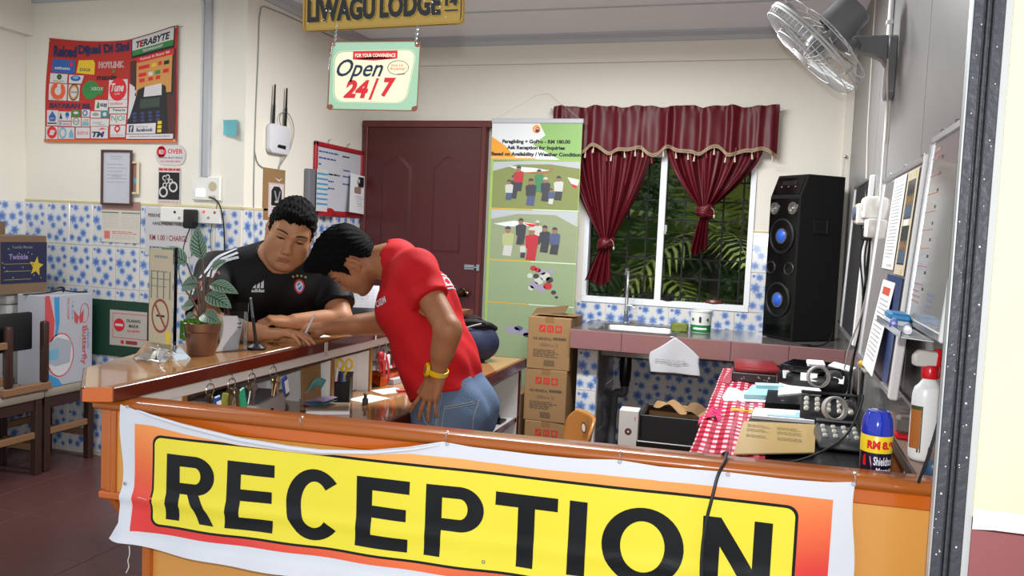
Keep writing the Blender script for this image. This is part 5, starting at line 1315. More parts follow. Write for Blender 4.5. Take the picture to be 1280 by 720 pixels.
o = b.build('trinkets', t); o['kind'] = 'stuff'
b = MB(); b.b2((-.10, -.13, 0), (.10, .15, .028), mat('dark_red_file', '#7c2226', .35), .010, 2); tag(b.build('red_file', None, (-.04, 4.16, .803), R(4)), 'dark red file on top of the dark tray', 'file')
flat_obj('red_tray', 'flat red board under the dark tray at the far end of the desk', 'board', [(-.185, 3.92), (-.15, 3.90), (-.11, 4.5), (-.15, 4.5)], .757, mat('dusty_red_board', '#9a4450', .4), .01)

# black printer with white stickers
t = thing('label_printer', 'black curved printer with white stickers at the far end of the desk', 'printer', (.225, 4.02, .757), R(-6))
gl = mat('gloss_black', '#050506', .12)
b = MB(); b.prism([(-.16, -.10), (-.10, -.16), (.12, -.15), (.15, -.08), (.15, .15), (-.13, .15)], 0, .085, BLACK, .018, seg=2); b.build('printer_body', t)
b = MB(); b.prism([(-.155, -.09), (-.09, -.15), (.10, -.14), (.13, -.06), (.13, .12), (-.12, .12)], .085, .115, gl, .014, seg=2); b.build('printer_lid', t)
for (x, y, rz) in ((-.02, -.145, .1), (.09, -.135, -.2), (-.10, -.12, .5)):
    b = MB(); b.box((x, y-.008, .075), (.07, .003, .035), PAPER, .001, rot=(R(-15), 0, rz)); b.build('sticker', t)
b = MB(); b.box((.0, -.06, .125), (.075, .06, .018), PAPER, .004, rot=(R(10), 0, .2)); b.box((.11, -.05, .12), (.10, .07, .006), PAPER, .001, rot=(R(8), R(8), -.3)); b.build('sticker', t)
# desk telephones with silver keys
keym = mat('silver_key', '#c9c6bc', .3, .5); phm = mat('phone_grey', '#46484c', .35); phb2 = mat('phone_dark', '#15161a', .3)
def keyphone(label, loc, rz, n, base):
    t = thing('desk_phone', label, 'telephone', loc, rz, 'keypads on the black desk')
    b = MB(); b.prism([(-.12, 0), (.12, 0), (.12, .04), (.05, .085), (-.10, .05), (-.12, .03)], -.115, .115, base, .006, T=Matrix(((0, 0, 1, 0), (1, 0, 0, 0), (0, 1, 0, 0), (0, 0, 0, 1)))); b.build('phone_base', t)
    for i in range(n):
        for j in range(3):
            b = MB(); x = -.09+.18*i/(n-1); y = -.085+.045*j; z = .045+(y+.10)*.235
            b.box((x, y, z+.006), (.022, .03, .016), keym, .005, rot=(R(13), 0, 0)); b.build('key', t)
    b = MB(); b.prism([(-.115, .03), (.115, .03), (.115, .075), (-.115, .075)], .092, .10, base, .004); b.build('display_hood', t)
    return t
keyphone('grey keypad phone nearest the blue-capped spray can', (.262, 2.93, .757), R(4), 5, phm).scale = (.72, .72, .72)
keyphone('dark keypad phone behind the nearest one, its silver keys in rows', (.235, 3.30, .757), R(-2), 5, phb2).scale = (.85, .85, 1.0)
ringm = mat('grey_ring_plastic', '#9c9a98', .4)
def tape_ring(label, c, r_, tilt, rz):
    t = thing('ring_handle', label, 'ring', c, rz)
    b = MB(); T = Matrix.Rotation(tilt, 4, 'X')
    b.lathe([(r_, -.014), (r_*1.04, -.012), (r_*1.04, .012), (r_, .014), (r_*.84, .013), (r_*.82, 0), (r_*.84, -.013), (r_, -.014)], ringm, 32, T); b.build('ring_body', t)
    b = MB(); b.tube([(r_*.95, .02, .0), (r_*1.6, .05, .01), (r_*2.4, .09, .0), (r_*2.9, .11, -.015)], [.012, .014, .013, .008], phm, 8, 1); b.build('ring_arm', t)
tape_ring('grey ring scanner handle in front of the black printer', (.198, 3.36, .912), .041, R(82), R(12))
tape_ring('grey ring scanner handle resting over the nearer keypad', (.236, 3.0, .862), .040, R(78), R(20))
b = MB(); b.b2((-.04, -.12, 0), (.05, .12, .006), mat('grey_tray_plate', '#8a8884', .4), .001); b.v = [(p[0], p[1], p[2]) for p in b.v]
t = b.build('ledge_plate', None, (.36, 3.12, .99), 0); tag(t, 'small grey ledge under the middle board holding a yellow stick', 'ledge')
b = MB(); b.cyl((0, -.05, .011), (0, .05, .011), .011, mat('yellow_tube', '#c8a02a', .35), n=12); b.cyl((0, -.056, .011), (0, -.05, .011), .0105, redp, n=12); b.cyl((0, -.02, .011), (0, .0, .011), .0113, redp, n=12); tag(b.build('glue_stick', None, (.345, 3.08, .9965), R(30)), 'yellow and red glue stick on the grey ledge', 'glue stick')
# ================================================================== posters and notices on the left walls
def hang(name, label, cat, x, z, w_, h_, m, rz=0, wall=None, y=None, th=.0012):
    """a flat notice: local origin at its lower-left corner"""
    loc = (x, YP-.0025, z) if y is None else (x, y, z)
    t = thing(name, label, cat, loc, rz)
    return t
def sheetprint(t, w_, h_, m, draw, name='printed_sheet', warp=None):
    b = MB(); 
    if warp: b.grid(lambda u, v: (w_*u, 0, h_*v), 20, 14, m)
    else: b.b2((0, -.0006, 0), (w_, 0, h_), m)
    n0 = len(b.v); draw(b)
    for i in range(n0, len(b.v)): p = b.v[i]; b.v[i] = (p[0], p[1]-.0006, p[2])
    if warp: b.dice(.05, .05); b.v = [warp(p) for p in b.v]
    return b.build(name, t, ang=80)
prd = mat('poster_red', '#b02a24', .4, noise=(4, '#a02420', .5)); porg = mat('poster_orange', '#c8602c', .4); ptxt = mat('poster_navy_text', '#1e2450', .5); pwht = mat('poster_white', '#c6c2c2', .45); pblu = mat('poster_blue', '#2458a0', .45); pyel = mat('poster_yellow', '#d8b428', .45); pgrn = mat('poster_green', '#2c7a3c', .45); pdk = mat('poster_dark', '#1a1a20', .45); ptan = mat('poster_tan', '#c08a48', .45); pgry = mat('poster_grey', '#8a8a8c', .5); plb = mat('poster_light_blue', '#6aa0b8', .5)
PWd, PHt = .895, .598
t = hang('reload_poster', 'red vinyl poster of phone reload logos high on the left wall', 'poster', -4.075, 1.822, PWd, PHt, prd)
# local plan read in units of the poster: u to the right, v upwards
def U(u): return u*PWd
def V(v): return v*PHt
def d_poster(b):
    X = lambda px: (px-30)/805*PWd
    Z = lambda py: (705-py)/650*PHt
    def rc(x0, y0, x1, y1, m, L=2): b.rect(X(x0), Z(y1), X(x1), Z(y0), m, L)
    rc(26, 690, 836, 706, porg, 1)
    b.text('Reload', X(66), Z(170), ptxt, w=X(212)-X(66), h=.066, L=3, bold=.055, rot=.03); b.text('Dijual Di Sini', X(222), Z(158), ptxt, w=X(545)-X(222), h=.070, L=3, bold=.055, rot=.045)
    rc(64, 183, 205, 268, pblu); b.text('celcom', X(80), Z(246), pwht, w=.105, h=.018, L=3, bold=.03); b.disc(X(182), Z(208), .012, RED, L=3)
    b.poly([(X(216), Z(262)), (X(226), Z(180)), (X(318), Z(174)), (X(328), Z(196)), (X(326), Z(268))], pyel, 2); b.text('DIGI', X(236), Z(248), ptxt, w=.07, h=.018, L=3, bold=.02)
    b.text('HOTLINK', X(350), Z(226), pwht, w=X(512)-X(350), h=.038, L=3, bold=.07); b.text('HOTLINK', X(353), Z(224), prd, w=X(509)-X(353), h=.034, L=4, bold=.0)
    b.text('maxis', X(342), Z(303), pdk, w=X(464)-X(342), h=.032, L=3, bold=.04); b.disc(X(446), Z(246), .010, pgrn, L=3)
    rc(56, 274, 164, 332, pwht); b.disc(X(114), Z(294), .016, pdk, L=3); b.disc(X(116), Z(294), .009, pgrn, L=4); b.text('xox com', X(76), Z(325), pgrn, w=.075, h=.008, L=3)
    b.poly([(X(174), Z(330)), (X(174), Z(276)), (X(264), Z(276)), (X(252), Z(328))], pwht, 2); b.disc(X(214), Z(296), .034, pblu, .017, 3); b.disc(X(214), Z(291), .02, plb, .010, 4)
    rc(53, 338, 168, 442, pwht); b.disc(X(112), Z(384), .052, mat('poster_orange_logo', '#d2552c', .45), L=3, inner=.45); rc(106, 338, 128, 376, pwht, 4); b.text('UMobile', X(70), Z(438), pgry, w=.085, h=.010, L=3)
    rc(176, 338, 245, 442, pwht); b.disc(X(210), Z(386), .034, pdk, .05, 3, inner=.86); b.disc(X(210), Z(386), .029, ptan, .043, 4, inner=.72); b.text('altel', X(194), Z(392), ptxt, w=.038, h=.014, L=5)
    b.disc(X(310), Z(368), .056, pgrn, .056, 2); b.poly([(X(318), Z(345)), (X(388), Z(350)), (X(380), Z(395)), (X(330), Z(405))], pgrn, 3); b.text('XBOX', X(312), Z(370), pwht, w=.082, h=.02, L=4)
    rc(418, 300, 532, 430, pwht); b.disc(X(474), Z(364), .058, RED, .068, 3); b.text('Tune', X(432), Z(378), pwht, w=.085, h=.05, L=4, bold=.03, shear=.3); b.text('talk', X(452), Z(398), pwht, w=.04, h=.012, L=4)
    b.text('BAYARAN BIL', X(62), Z(492), ptxt, w=X(322)-X(62), h=.030, L=3, bold=.04, rot=.01)
    rc(342, 432, 420, 500, pwht); b.text('SIJ', X(372), Z(480), ptxt, w=.045, h=.024, L=3, bold=.04); b.poly([(X(352), Z(485)), (X(358), Z(446)), (X(366), Z(446)), (X(370), Z(485))], pgrn, 3)
    rc(422, 432, 534, 478, pwht); b.text('syabas', X(430), Z(468), RED, w=.085, h=.022, L=3); rc(430, 484, 534, 520, pwht); b.text('Tenaga', X(448), Z(510), pdk, w=.085, h=.02, L=3, bold=.02)
    rc(438, 526, 532, 592, pwht); b.text('NJOI', X(446), Z(578), pgrn, w=.085, h=.042, L=3)
    rc(442, 598, 532, 672, pwht); b.disc(X(484), Z(618), .02, RED, L=3, inner=.5); b.poly([(X(474), Z(628)), (X(494), Z(628)), (X(484), Z(650))], RED, 3); b.text('pos malaysia', X(446), Z(664), pdk, w=.085, h=.008, L=3)
    rc(44, 506, 118, 602, pwht); b.poly([(X(80), Z(510)), (X(104), Z(548)), (X(98), Z(576)), (X(62), Z(576)), (X(56), Z(548))], pblu, 3); b.text('air', X(66), Z(562), pwht, w=.03, h=.012, L=4); rc(48, 584, 110, 592, pdk, 3)
    rc(120, 512, 200, 570, pwht); b.poly([(X(134), Z(516)), (X(146), Z(560)), (X(126), Z(560))], ptxt, 3); b.poly([(X(164), Z(540)), (X(188), Z(540)), (X(176), Z(566))], plb, 3); b.disc(X(176), Z(530), .014, pblu, L=3)
    rc(120, 576, 200, 604, pwht); b.text('SPAN', X(148), Z(598), pdk, w=.05, h=.012, L=3); b.disc(X(132), Z(590), .010, plb, L=3)
    rc(204, 500, 258, 542, pgrn); b.disc(X(230), Z(518), .018, pwht, .008, 3); rc(204, 548, 262, 606, pwht); b.disc(X(232), Z(572), .022, pgrn, L=3, inner=.8); b.text('SADA', X(216), Z(578), pdk, w=.034, h=.010, L=4)
    rc(266, 496, 314, 542, pwht); b.disc(X(286), Z(518), .018, pblu, L=3, inner=.6); rc(266, 548, 316, 606, pwht); b.poly([(X(270), Z(602)), (X(272), Z(562)), (X(308), Z(556)), (X(312), Z(602))], plb, 3); rc(274, 566, 308, 576, pyel, 4)
    rc(320, 506, 380, 548, pwht); b.disc(X(350), Z(526), .022, pgry, .010, 3); rc(380, 500, 428, 548, mat('poster_teal', '#3c7a7a', .5)); b.disc(X(404), Z(524), .012, pwht, L=3)
    rc(320, 554, 432, 602, pwht); b.text('indah', X(336), Z(586), pgry, w=.06, h=.014, L=3); b.text('water', X(366), Z(598), pgry, w=.05, h=.010, L=3)
    rc(38, 608, 116, 688, pwht); b.disc(X(78), Z(646), .036, RED, L=3, inner=.45); b.poly([(X(60), Z(655)), (X(96), Z(630)), (X(100), Z(640)), (X(64), Z(664))], pwht, 4)
    rc(120, 612, 222, 686, pwht); b.disc(X(148), Z(648), .026, plb, .034, 3); b.disc(X(148), Z(648), .016, pwht, .022, 4); b.poly([(X(186), Z(680)), (X(188), Z(650)), (X(202), Z(620)), (X(216), Z(650)), (X(218), Z(680))], plb, 3)
    rc(230, 612, 318, 682, pwht); b.text('astro', X(240), Z(658), RED, w=.075, h=.022, L=3)
    rc(324, 606, 428, 682, pwht); b.text('TM', X(332), Z(674), ptxt, w=.085, h=.034, L=3, bold=.05, shear=.25); b.poly([(X(368), Z(626)), (X(392), Z(612)), (X(426), Z(622)), (X(400), Z(622))], RED, 3)
    # right-hand picture: payment terminal and banner heads
    rc(556, 58, 818, 178, pdk, 2); rc(562, 62, 812, 148, pwht, 3); b.text('TERABYTE', X(584), Z(122), pdk, w=X(790)-X(584), h=.038, L=4, bold=.04, shear=.2); b.text('E', X(606), Z(120), RED, w=.022, h=.037, L=5, bold=.04, shear=.2); rc(562, 132, 812, 164, pgrn, 4); b.text('TECHNOLOGY', X(626), Z(156), pwht, w=.14, h=.014, L=5, bold=.03)
    b.poly([(X(540), Z(690)), (X(548), Z(196)), (X(830), Z(182)), (X(826), Z(690))], mat('poster_maroon', '#4a2422', .45), 2)
    b.poly([(X(542), Z(560)), (X(544), Z(330)), (X(600), Z(380)), (X(560), Z(540))], pwht, 3)
    b.poly([(X(574), Z(420)), (X(584), Z(200)), (X(816), Z(186)), (X(812), Z(430))], pdk, 3); b.poly([(X(584), Z(410)), (X(588), Z(212)), (X(810), Z(206)), (X(800), Z(420))], ptan, 4); rc(588, 184, 818, 214, RED, 5); b.text('Reload & Bayar Bil', X(612), Z(206), pwht, w=X(792)-X(612), h=.016, L=6, bold=.02)
    for (x, y, w2, m) in ((600, 262, 68, RED), (684, 264, 26, pyel), (724, 262, 20, RED), (758, 266, 32, pdk), (600, 306, 48, RED), (662, 310, 26, pwht), (702, 310, 34, pgrn), (752, 312, 36, RED), (604, 340, 34, RED), (660, 340, 30, RED), (706, 340, 28, RED)): rc(x, y-26, x+w2, y-4, m, 5)
    b.poly([(X(542), Z(590)), (X(596), Z(378)), (X(640), Z(364)), (X(742), Z(366)), (X(768), Z(384)), (X(782), Z(652)), (X(700), Z(652)), (X(560), Z(588))], pdk, 5)
    b.poly([(X(632), Z(426)), (X(638), Z(366)), (X(744), Z(362)), (X(742), Z(430))], pwht, 6); rc(612, 440, 730, 496, mat('poster_screen', '#34413c', .3), 6)
    for j in range(3):
        for i in range(4): b.disc(X(582+i*46+j*2), Z(526+j*22), .014, mat('poster_key_blue', '#343a6c', .4), .008, 6, 10)
    for j in range(3): rc(722, 580+j*24, 746, 598+j*24, pyel, 6)
    rc(542, 590, 712, 652, pwht, 7); rc(554, 598, 582, 642, ptxt, 8); b.text('f', X(562), Z(640), pwht, w=.014, h=.034, L=9, bold=.05); b.text('Find us on', X(598), Z(614), ptxt, w=.075, h=.010, L=8); b.text('facebook', X(598), Z(640), ptxt, w=.11, h=.022, L=8, bold=.03)
    rc(540, 656, 816, 684, pwht, 7); b.text('www.facebook.com/terabyte', X(556), Z(676), ptxt, w=.27, h=.013, L=8)
def pwarp(p):
    u = p[0]/PWd; v = p[2]/PHt
    # pulled by its corner ties: the upper edge dips a little, the right corner is drawn up
    z = p[2]+v*(-.03*math.sin(PI*min(1, u*1.05))+.045*max(0, u-.62)/.38+.0)+(1-v)*(.004*u)-.012*v*u*0
    x = p[0]+(1-v)*(-.03*(1-u))+(.0)*u
    y = p[1]-.010*math.sin(u*5.0+v*3)*math.sin(PI*v)-.012
    return (x, y, z)
def dense(b, step=.07):
    pass
sheetprint(t, PWd, PHt, prd, d_poster, warp=pwarp)
b = MB()
for (u, v, dx, dz) in ((.012, .97, -.02, .02), (.988, .985, .035, .005), (.02, .02, -.012, .01), (.985, .02, .01, -.01)):
    p = Vector(pwarp((u*PWd, -.002, v*PHt))); b.lathe([(.003, 0), (.006, 0), (.006, .001)], CHROME, 8, Matrix.Translation(p) @ Matrix.Rotation(PI/2, 4, 'X')); b.tube([p, p+Vector((dx, .012, dz))], .0012, INK, 4)
o = b.build('corner_tie', t); o['kind'] = 'stuff'

# framed certificate, photo behind it, calendars and notices below the poster
def flat_notice(name, label, cat, x, z, w_, h_, m, draw, frame=None, wall='p', y=.003, tilt=0, fw=.012):
    t = thing(name, label, cat, (x, YP-y, z) if wall == 'p' else (XL+y, x, z), rot=(0, tilt, 0 if wall == 'p' else PI/2))
    sheetprint(t, w_, h_, m, draw)
    if frame:
        b = MB()
        for a, c in (((-fw, -.012, -fw), (0, .001, h_+fw)), ((w_, -.012, -fw), (w_+fw, .001, h_+fw)), ((0, -.012, -fw), (w_, .001, 0)), ((0, -.012, h_), (w_, .001, h_+fw))): b.b2(a, c, frame, .002)
        b.build('frame', t)
    return t
darkwood = mat('dark_wood_frame', '#4a2c26', .4)
cream2 = mat('aged_paper', '#c8c2b6', .7); phot = mat('photo_mixed', '#4a4a56', .35, noise=(26, '#a07a70', .9))
flat_notice('framed_certificate', 'certificate in a thin dark frame below the red poster', 'frame', -3.67, 1.480, .19, .288, mat('certificate_paper', '#b9bac4', .3), lambda b: (b.lines(.05, .24, .14, .265, 2, GREYINK, 1, .3), b.lines(.025, .10, .165, .22, 6, GREYINK, 1, .16), b.text('Certificate', .06, .145, pgry, w=.06, h=.012, L=1)), darkwood, y=.02)
flat_notice('framed_photo', 'small photo in a pale frame half hidden behind the certificate', 'frame', -3.475, 1.545, .035, .16, phot, lambda b: b.rect(.008, .05, .03, .08, plb, 1), mat('pale_gilt_frame', '#cfc2a0', .4), y=.012)
flat_notice('wall_calendar', 'old calendar sheet with a picture strip hanging below the certificate', 'calendar', -3.69, 1.255, .27, .235, cream2, lambda b: (b.rect(0, .185, .27, .235, phot, 1), b.rect(.0, .168, .12, .174, mat('teal_line', '#3c6a62', .6), 1), b.rect(.14, .168, .27, .174, mat('teal_line', '#3c6a62', .6), 1), b.lines(.01, .075, .12, .16, 8, mat('pale_print', '#aaa49a', .7), 1, .2, ragged=.0), b.lines(.14, .075, .26, .16, 8, mat('pale_print', '#aaa49a', .7), 1, .2, ragged=.0), b.rect(.02, .02, .06, .065, mat('seal_red', '#c8706a', .6), 1), b.lines(.075, .045, .25, .065, 2, mat('seal_red', '#c8706a', .6), 1, .5), b.lines(.075, .015, .24, .04, 3, mat('pale_print', '#aaa49a', .7), 1, .3)), y=.0095)
def d_rover(b):
    b.disc(.038, .075, .032, RED, L=2, inner=.62); b.rect(.020, .05, .055, .10, RED, 2); b.text('RO', .023, .062, pwht, w=.028, h=.025, L=3, bold=.04); b.text('OVER', .08, .066, RED, w=.10, h=.026, L=2, bold=.02)
    b.text('PERSONAL BEAUTY SERVICE', .018, .038, pdk, w=.16, h=.010, L=2); b.text('CALL FOR MORE ORDER', .03, .018, RED, w=.135, h=.010, L=2)
t = thing('oval_sticker', 'rounded white sticker with red letters right of the red poster bottom', 'sticker', (-3.325, YP-.003, 1.70))
b = MB(); b.poly(rrect(0, 0, .20, .115, .052, 8), mat('sticker_pink', '#c8b4ae', .5), 1); b.poly(rrect(.004, .004, .196, .111, .048, 8), pwht, 2); b.build('sticker_sheet', t)
b = MB(); d_rover(b); b.v = [(p[0], p[1]-.0008, p[2]) for p in b.v]; b.build('sticker_print', t)
def d_cuffs(b):
    b.rect(.006, .07, .144, .222, INK, 1)
    for x, z in ((.038, .112), (.103, .142)): b.disc(x, z, .030, pwht, L=2, inner=.66, n=24)
    for x, z in ((.047, .150), (.06, .172), (.045, .190), (.066, .196), (.086, .172)): b.disc(x, z, .015, pwht, L=3, inner=.6, n=14)
    b.lines(.004, .230, .146, .244, 1, RED, 1, .9, ragged=0); b.text('SHOPLIFTERS WILL BE', .012, .052, RED, w=.126, h=.009, L=1); b.text('PROSECUTED', .008, .032, RED, w=.134, h=.014, L=1, bold=.04); b.lines(.028, .012, .122, .024, 1, RED, 1, .9, ragged=0)
flat_notice('handcuff_notice', 'white notice showing handcuffs on black, above the sockets', 'notice', -3.308, 1.44, .152, .25, mat('notice_white', '#c3bfba', .5), d_cuffs)
def d_charge(b):
    b.text('PERKHIDMATAN CHARGE', .02, .215, pdk, w=.265, h=.020, L=1, bold=.02); b.text('HANDPHONE / TABLET', .05, .17, pdk, w=.225, h=.020, L=1, bold=.02); b.text('RM 1.00 / CHARGE', .03, .085, mat('dull_red_ink', '#8a3434', .6), w=.255, h=.032, L=1, bold=.02); b.lines(.05, .02, .25, .05, 2, pdk, 1, .5)
flat_notice('charging_notice', 'paper notice about phone charging for RM 1.00 on the flowered tiles', 'notice', -3.385, 1.195, .31, .265, mat('notice_paper', '#c0bdbe', .6), d_charge, y=.009)
flat_notice('lower_notice', 'second paper notice on the tiles behind the potted plant', 'notice', -3.06, 1.03, .27, .22, mat('notice_paper', '#c0bdbe', .6), lambda b: (b.text('1 CHARGE', .04, .15, pgry, w=.18, h=.03, L=1), b.lines(.03, .04, .23, .12, 3, pgry, 1, .4)), y=.009)
b = MB(); b.grid(lambda u, v: (.098*u+.01*(1-v), -.004-.025*u*u*(1-v*.6)-.012*(1-v)**2, .082*v-.012*u*(1-v)), 8, 8, mat('turquoise_note', '#5fa7ae', .6)); b.lines(.03, .055, .07, .066, 1, GREYINK, 20, .3)
tag(b.build('sticky_note', None, (-2.885, YP-.002, 1.87), ang=80), 'turquoise sticky note curling off the pier edge', 'note')
def d_green(b):
    b.rect(.155, .066, .415, .27, mat('notice_cream', '#b3aca2', .5), 1)
    for x0, z0, x1, z1 in ((.175, .11, .415, .113), (.175, .25, .415, .253), (.175, .11, .178, .253)): b.rect(x0, z0, x1, z1, RED, 2)
    b.disc(.222, .185, .038, RED, L=3); b.rect(.195, .178, .249, .192, pwht, 4)
    b.text('DILARANG', .275, .205, pdk, w=.095, h=.018, L=3, bold=.02); b.text('MASUK', .29, .175, pdk, w=.07, h=.018, L=3, bold=.02); b.text('NO ENTRY', .28, .148, RED, w=.09, h=.014, L=3, bold=.02); b.rect(.27, .078, .35, .098, mat('dull_red_ink', '#8a3434', .6), 3); b.disc(.245, .088, .012, RED, L=3)
flat_notice('green_board', 'dark green board with a No Entry notice, low on the flowered tiles', 'board', -3.775, .598, .47, .325, mat('green_board', '#173c2a', .5), d_green, y=.013)

# conduit, sockets and charger on the pier of the poster wall
b = MB(); cm = mat('grey_conduit', '#a6a8ac', .5)
b.b2((-3.005, YP-.022, 1.64), (-2.965, YP, ZC), cm, .003); b.cyl((-3.02, YP-.011, 2.58), (-3.02, YP-.011, 1.64), .010, mat('pale_conduit', '#c2c4c4', .45), n=10); b.tube([(-3.02, YP-.011, 2.56), (-3.035, YP-.011, 2.64), (-3.035, YP-.011, ZC)], .010, mat('pale_conduit', '#c2c4c4', .45), 10, 1)
tag(b.build('cable_trunking'), 'grey cable trunking with a pale pipe running up the pier', 'conduit')
t = thing('switch_plate', 'white double socket plate with a bright switch, on the pier', 'socket', (-2.965, YP, 1.575))
b = MB(); b.b2((-.105, -.018, -.062), (.075, 0, .068), sockw, .004); b.build('face_plate', t)
b = MB(); b.b2((-.075, -.024, -.045), (-.02, -.017, .0), mat('lit_switch', '#eef0f0', .2, emit=('#ffffff', .5)), .002); b.build('switch', t)
b = MB(); b.disc(.03, .015, .026, mat('beige_socket', '#b8ab8c', .5), L=1); b.rect(.0, -.05, .05, -.035, mat('beige_socket', '#b8ab8c', .5)); b.v = [(p[0], p[1]-.0185, p[2]) for p in b.v]; b.build('socket_holes', t)
t = thing('socket_strip', 'white extension socket with red lights below the socket plate', 'socket', (-2.97, YP, 1.43))
b = MB(); b.b2((-.30, -.03, -.045), (.10, -.008, .04), sockw, .005); b.build('strip_body', t)
b = MB()
for x, z, m in ((-.01, .02, mat('neon_red', '#d8382a', .3, emit=('#ff4030', .8))), (.06, .018, RED), (-.2, .012, INK), (.02, -.012, pgry), (-.17, -.02, pgry)): b.disc(x, z, .008, m, L=1)
b.v = [(p[0], p[1]-.0305, p[2]) for p in b.v]; b.build('indicator', t)
t = thing('charger_plug', 'black charger plugged into the socket strip', 'charger', (-3.045, YP-.03, 1.41))
b = MB(); b.b2((-.033, -.05, -.055), (.033, 0, .05), BLACK, .008, 2); b.build('charger_body', t)
b = MB(); b.tube([(0, -.03, -.055), (-.03, -.03, -.12), (-.055, -.02, -.2), (-.08, -.02, -.26), (-.05, -.04, -.35), (.02, -.05, -.42)], .003, BLACK, 5, 2); b.build('charger_lead', t)
b = MB(); b.tube([(-2.945, YP-.03, 1.53), (-2.90, YP-.035, 1.52), (-2.87, YP-.03, 1.48), (-2.855, YP-.02, 1.38), (-2.85, YP-.015, 1.2), (-2.86, YP-.02, 1.05)], .0042, BLACK, 6, 2); tag(b.build('black_lead'), 'black lead curving down the tiles right of the socket plate', 'cable')
b = MB(); b.tube([(-2.90, YP-.02, 1.5), (-2.96, YP-.015, 1.3), (-2.90, YP-.02, 1.15), (-2.80, YP-.02, 1.0)], .0022, mat('dark_green_wire', '#2a3a2c', .5), 5, 2); tag(b.build('green_wire'), 'thin dark green wire sagging across the tiles behind the plant', 'cable')

# ---- side wall: router, cork strip, red-framed whiteboard, folder
t = thing('wifi_router', 'white wall router with two black aerials on the left side wall', 'router', (XL, 4.09, 1.80), PI/2)
b = MB(); b.prism(rrect(0, 0, .20, .165, .03, 5), 0, .035, mat('router_white', '#d0d0d6', .3), .008, T=Matrix(((1, 0, 0, 0), (0, 0, -1, 0), (0, 1, 0, 0), (0, 0, 0, 1))), seg=2); b.build('router_body', t)
b = MB(); b.poly([(.065, .035), (.075, .052), (.155, .052), (.15, .03)], BLACK, 1); b.v = [(p[0], p[1]-.0355, p[2]) for p in b.v]; b.build('light_panel', t)
for x in (.045, .165):
    b = MB(); b.cyl((x, -.02, .165), (x+.005, -.02, .27), .009, BLACK, .008, 8); b.cyl((x+.005, -.02, .27), (x+.008, -.02, .385), .0065, BLACK, .005, 8); b.build('aerial', t)
b = MB(); b.tube([(.12, -.02, .165), (.10, -.02, .20), (.13, -.02, .25), (.22, -.02, .24), (.27, -.02, .15), (.23, -.015, .03), (.14, -.01, -.06), (.12, -.008, -.09)], .003, mat('grey_lead', '#8c8c8a', .5), 5, 2); b.tube([(.15, -.02, 0), (.14, -.01, -.05), (.13, -.008, -.09)], .003, mat('grey_lead', '#8c8c8a', .5), 5); b.build('router_lead', t)
b = MB(); b.tube([(XL+.004, YP+.10, 1.25), (XL+.004, YP+.085, 1.5), (XL+.004, YP+.085, 1.95), (XL+.004, YP+.10, 2.35), (XL+.004, YP+.10, 2.57), (XL+.004, YP+.16, 2.60), (XL+.004, YP+.9, 2.60)], .0035, mat('grey_lead', '#8c8c8a', .5), 5, 1); b.tube([(XL+.004, YP+.085, 1.80), (XL+.006, YP+.11, 1.73), (XL+.006, YP+.17, 1.71)], .003, mat('grey_lead', '#8c8c8a', .5), 5, 1); tag(b.build('telephone_wire'), 'thin wire clipped up the corner of the side wall to the cornice', 'cable')
t = thing('cork_strip', 'brown cardboard strip with a black jersey card below the router', 'board', (XL+.001, 4.075, 1.42), PI/2)
b = MB(); b.b2((0, -.006, 0), (.215, 0, .295), kraft, .001); b.build('card_strip', t)
b = MB(); b.rect(.045, .02, .205, .215, mat('pink_card', '#c3a8a4', .5), 1); b.rect(.055, .03, .195, .205, pwht, 2); b.poly([(.075, .085), (.075, .17), (.10, .195), (.155, .195), (.18, .17), (.18, .085)], INK, 3); b.poly([(.10, .17), (.115, .17), (.135, .115), (.125, .105)], pgry, 4); b.poly([(.17, .17), (.155, .17), (.135, .115), (.145, .105)], pgry, 4); b.lines(.11, .10, .16, .112, 1, pwht, 5, .8); b.lines(.08, .04, .175, .075, 3, RED, 3, .3); b.poly([(.10, .245), (.15, .235), (.19, .25), (.15, .225)], pwht, 2)
b.v = [(p[0], p[1]-.0062, p[2]) for p in b.v]; b.build('jersey_card', t)
redf = mat('red_plastic_frame', '#a31e26', .3)
t = thing('red_whiteboard', 'whiteboard in a red frame with handwriting and papers beside the door', 'whiteboard', (XL+.004, 4.60, 1.465), PI/2)
WB, HB = .63, .46
b = MB(); b.b2((.01, -.008, .01), (WB-.01, 0, HB-.01), mat('whiteboard_pale', '#c4c6cc', .25)); b.build('board_surface', t)
for a, c in (((0, -.018, HB-.03), (WB, .002, HB)), ((0, -.018, 0), (.03, .002, HB)), ((WB-.025, -.018, 0), (WB, .002, HB)), ((0, -.018, 0), (WB, .002, .035))): b = MB(); b.b2(a, c, redf, .005); b.build('frame', t)
b = MB(); bi = mat('marker_blue', '#35509a', .5)
for x, z, w_, m in ((.05, .385, .26, bi), (.05, .345, .22, bi), (.05, .305, .03, bi), (.05, .25, .27, INK), (.08, .205, .17, bi), (.06, .16, .20, bi), (.06, .12, .05, INK), (.35, .38, .10, INK), (.36, .29, .10, bi), (.36, .25, .10, bi), (.36, .20, .10, bi)): b.lines(x, z, x+w_, z+.022, 1, m, 1, .45, ragged=.05)
b.v = [(p[0], p[1]-.0085, p[2]) for p in b.v]; b.build('marker_writing', t)
for x in (.17, .42): b = MB(); b.tube([(x, -.002, HB), (x, -.01, HB+.025), (x+.02, -.012, HB+.028)], .003, STEEL, 5); b.build('hanger', t)
b = MB(); b.grid(lambda u, v: (.02+.22*u, -.03-.02*math.sin(PI*u), .0+.05*v*math.sin(PI*(.15+.7*u))), 10, 4, redf); b.build('marker_holder', t, ang=80)
tw_ = thing('pinned_papers', 'white papers with small photos pinned over the red-framed board', 'papers', (XL+.028, 5.00, 1.50), PI/2)
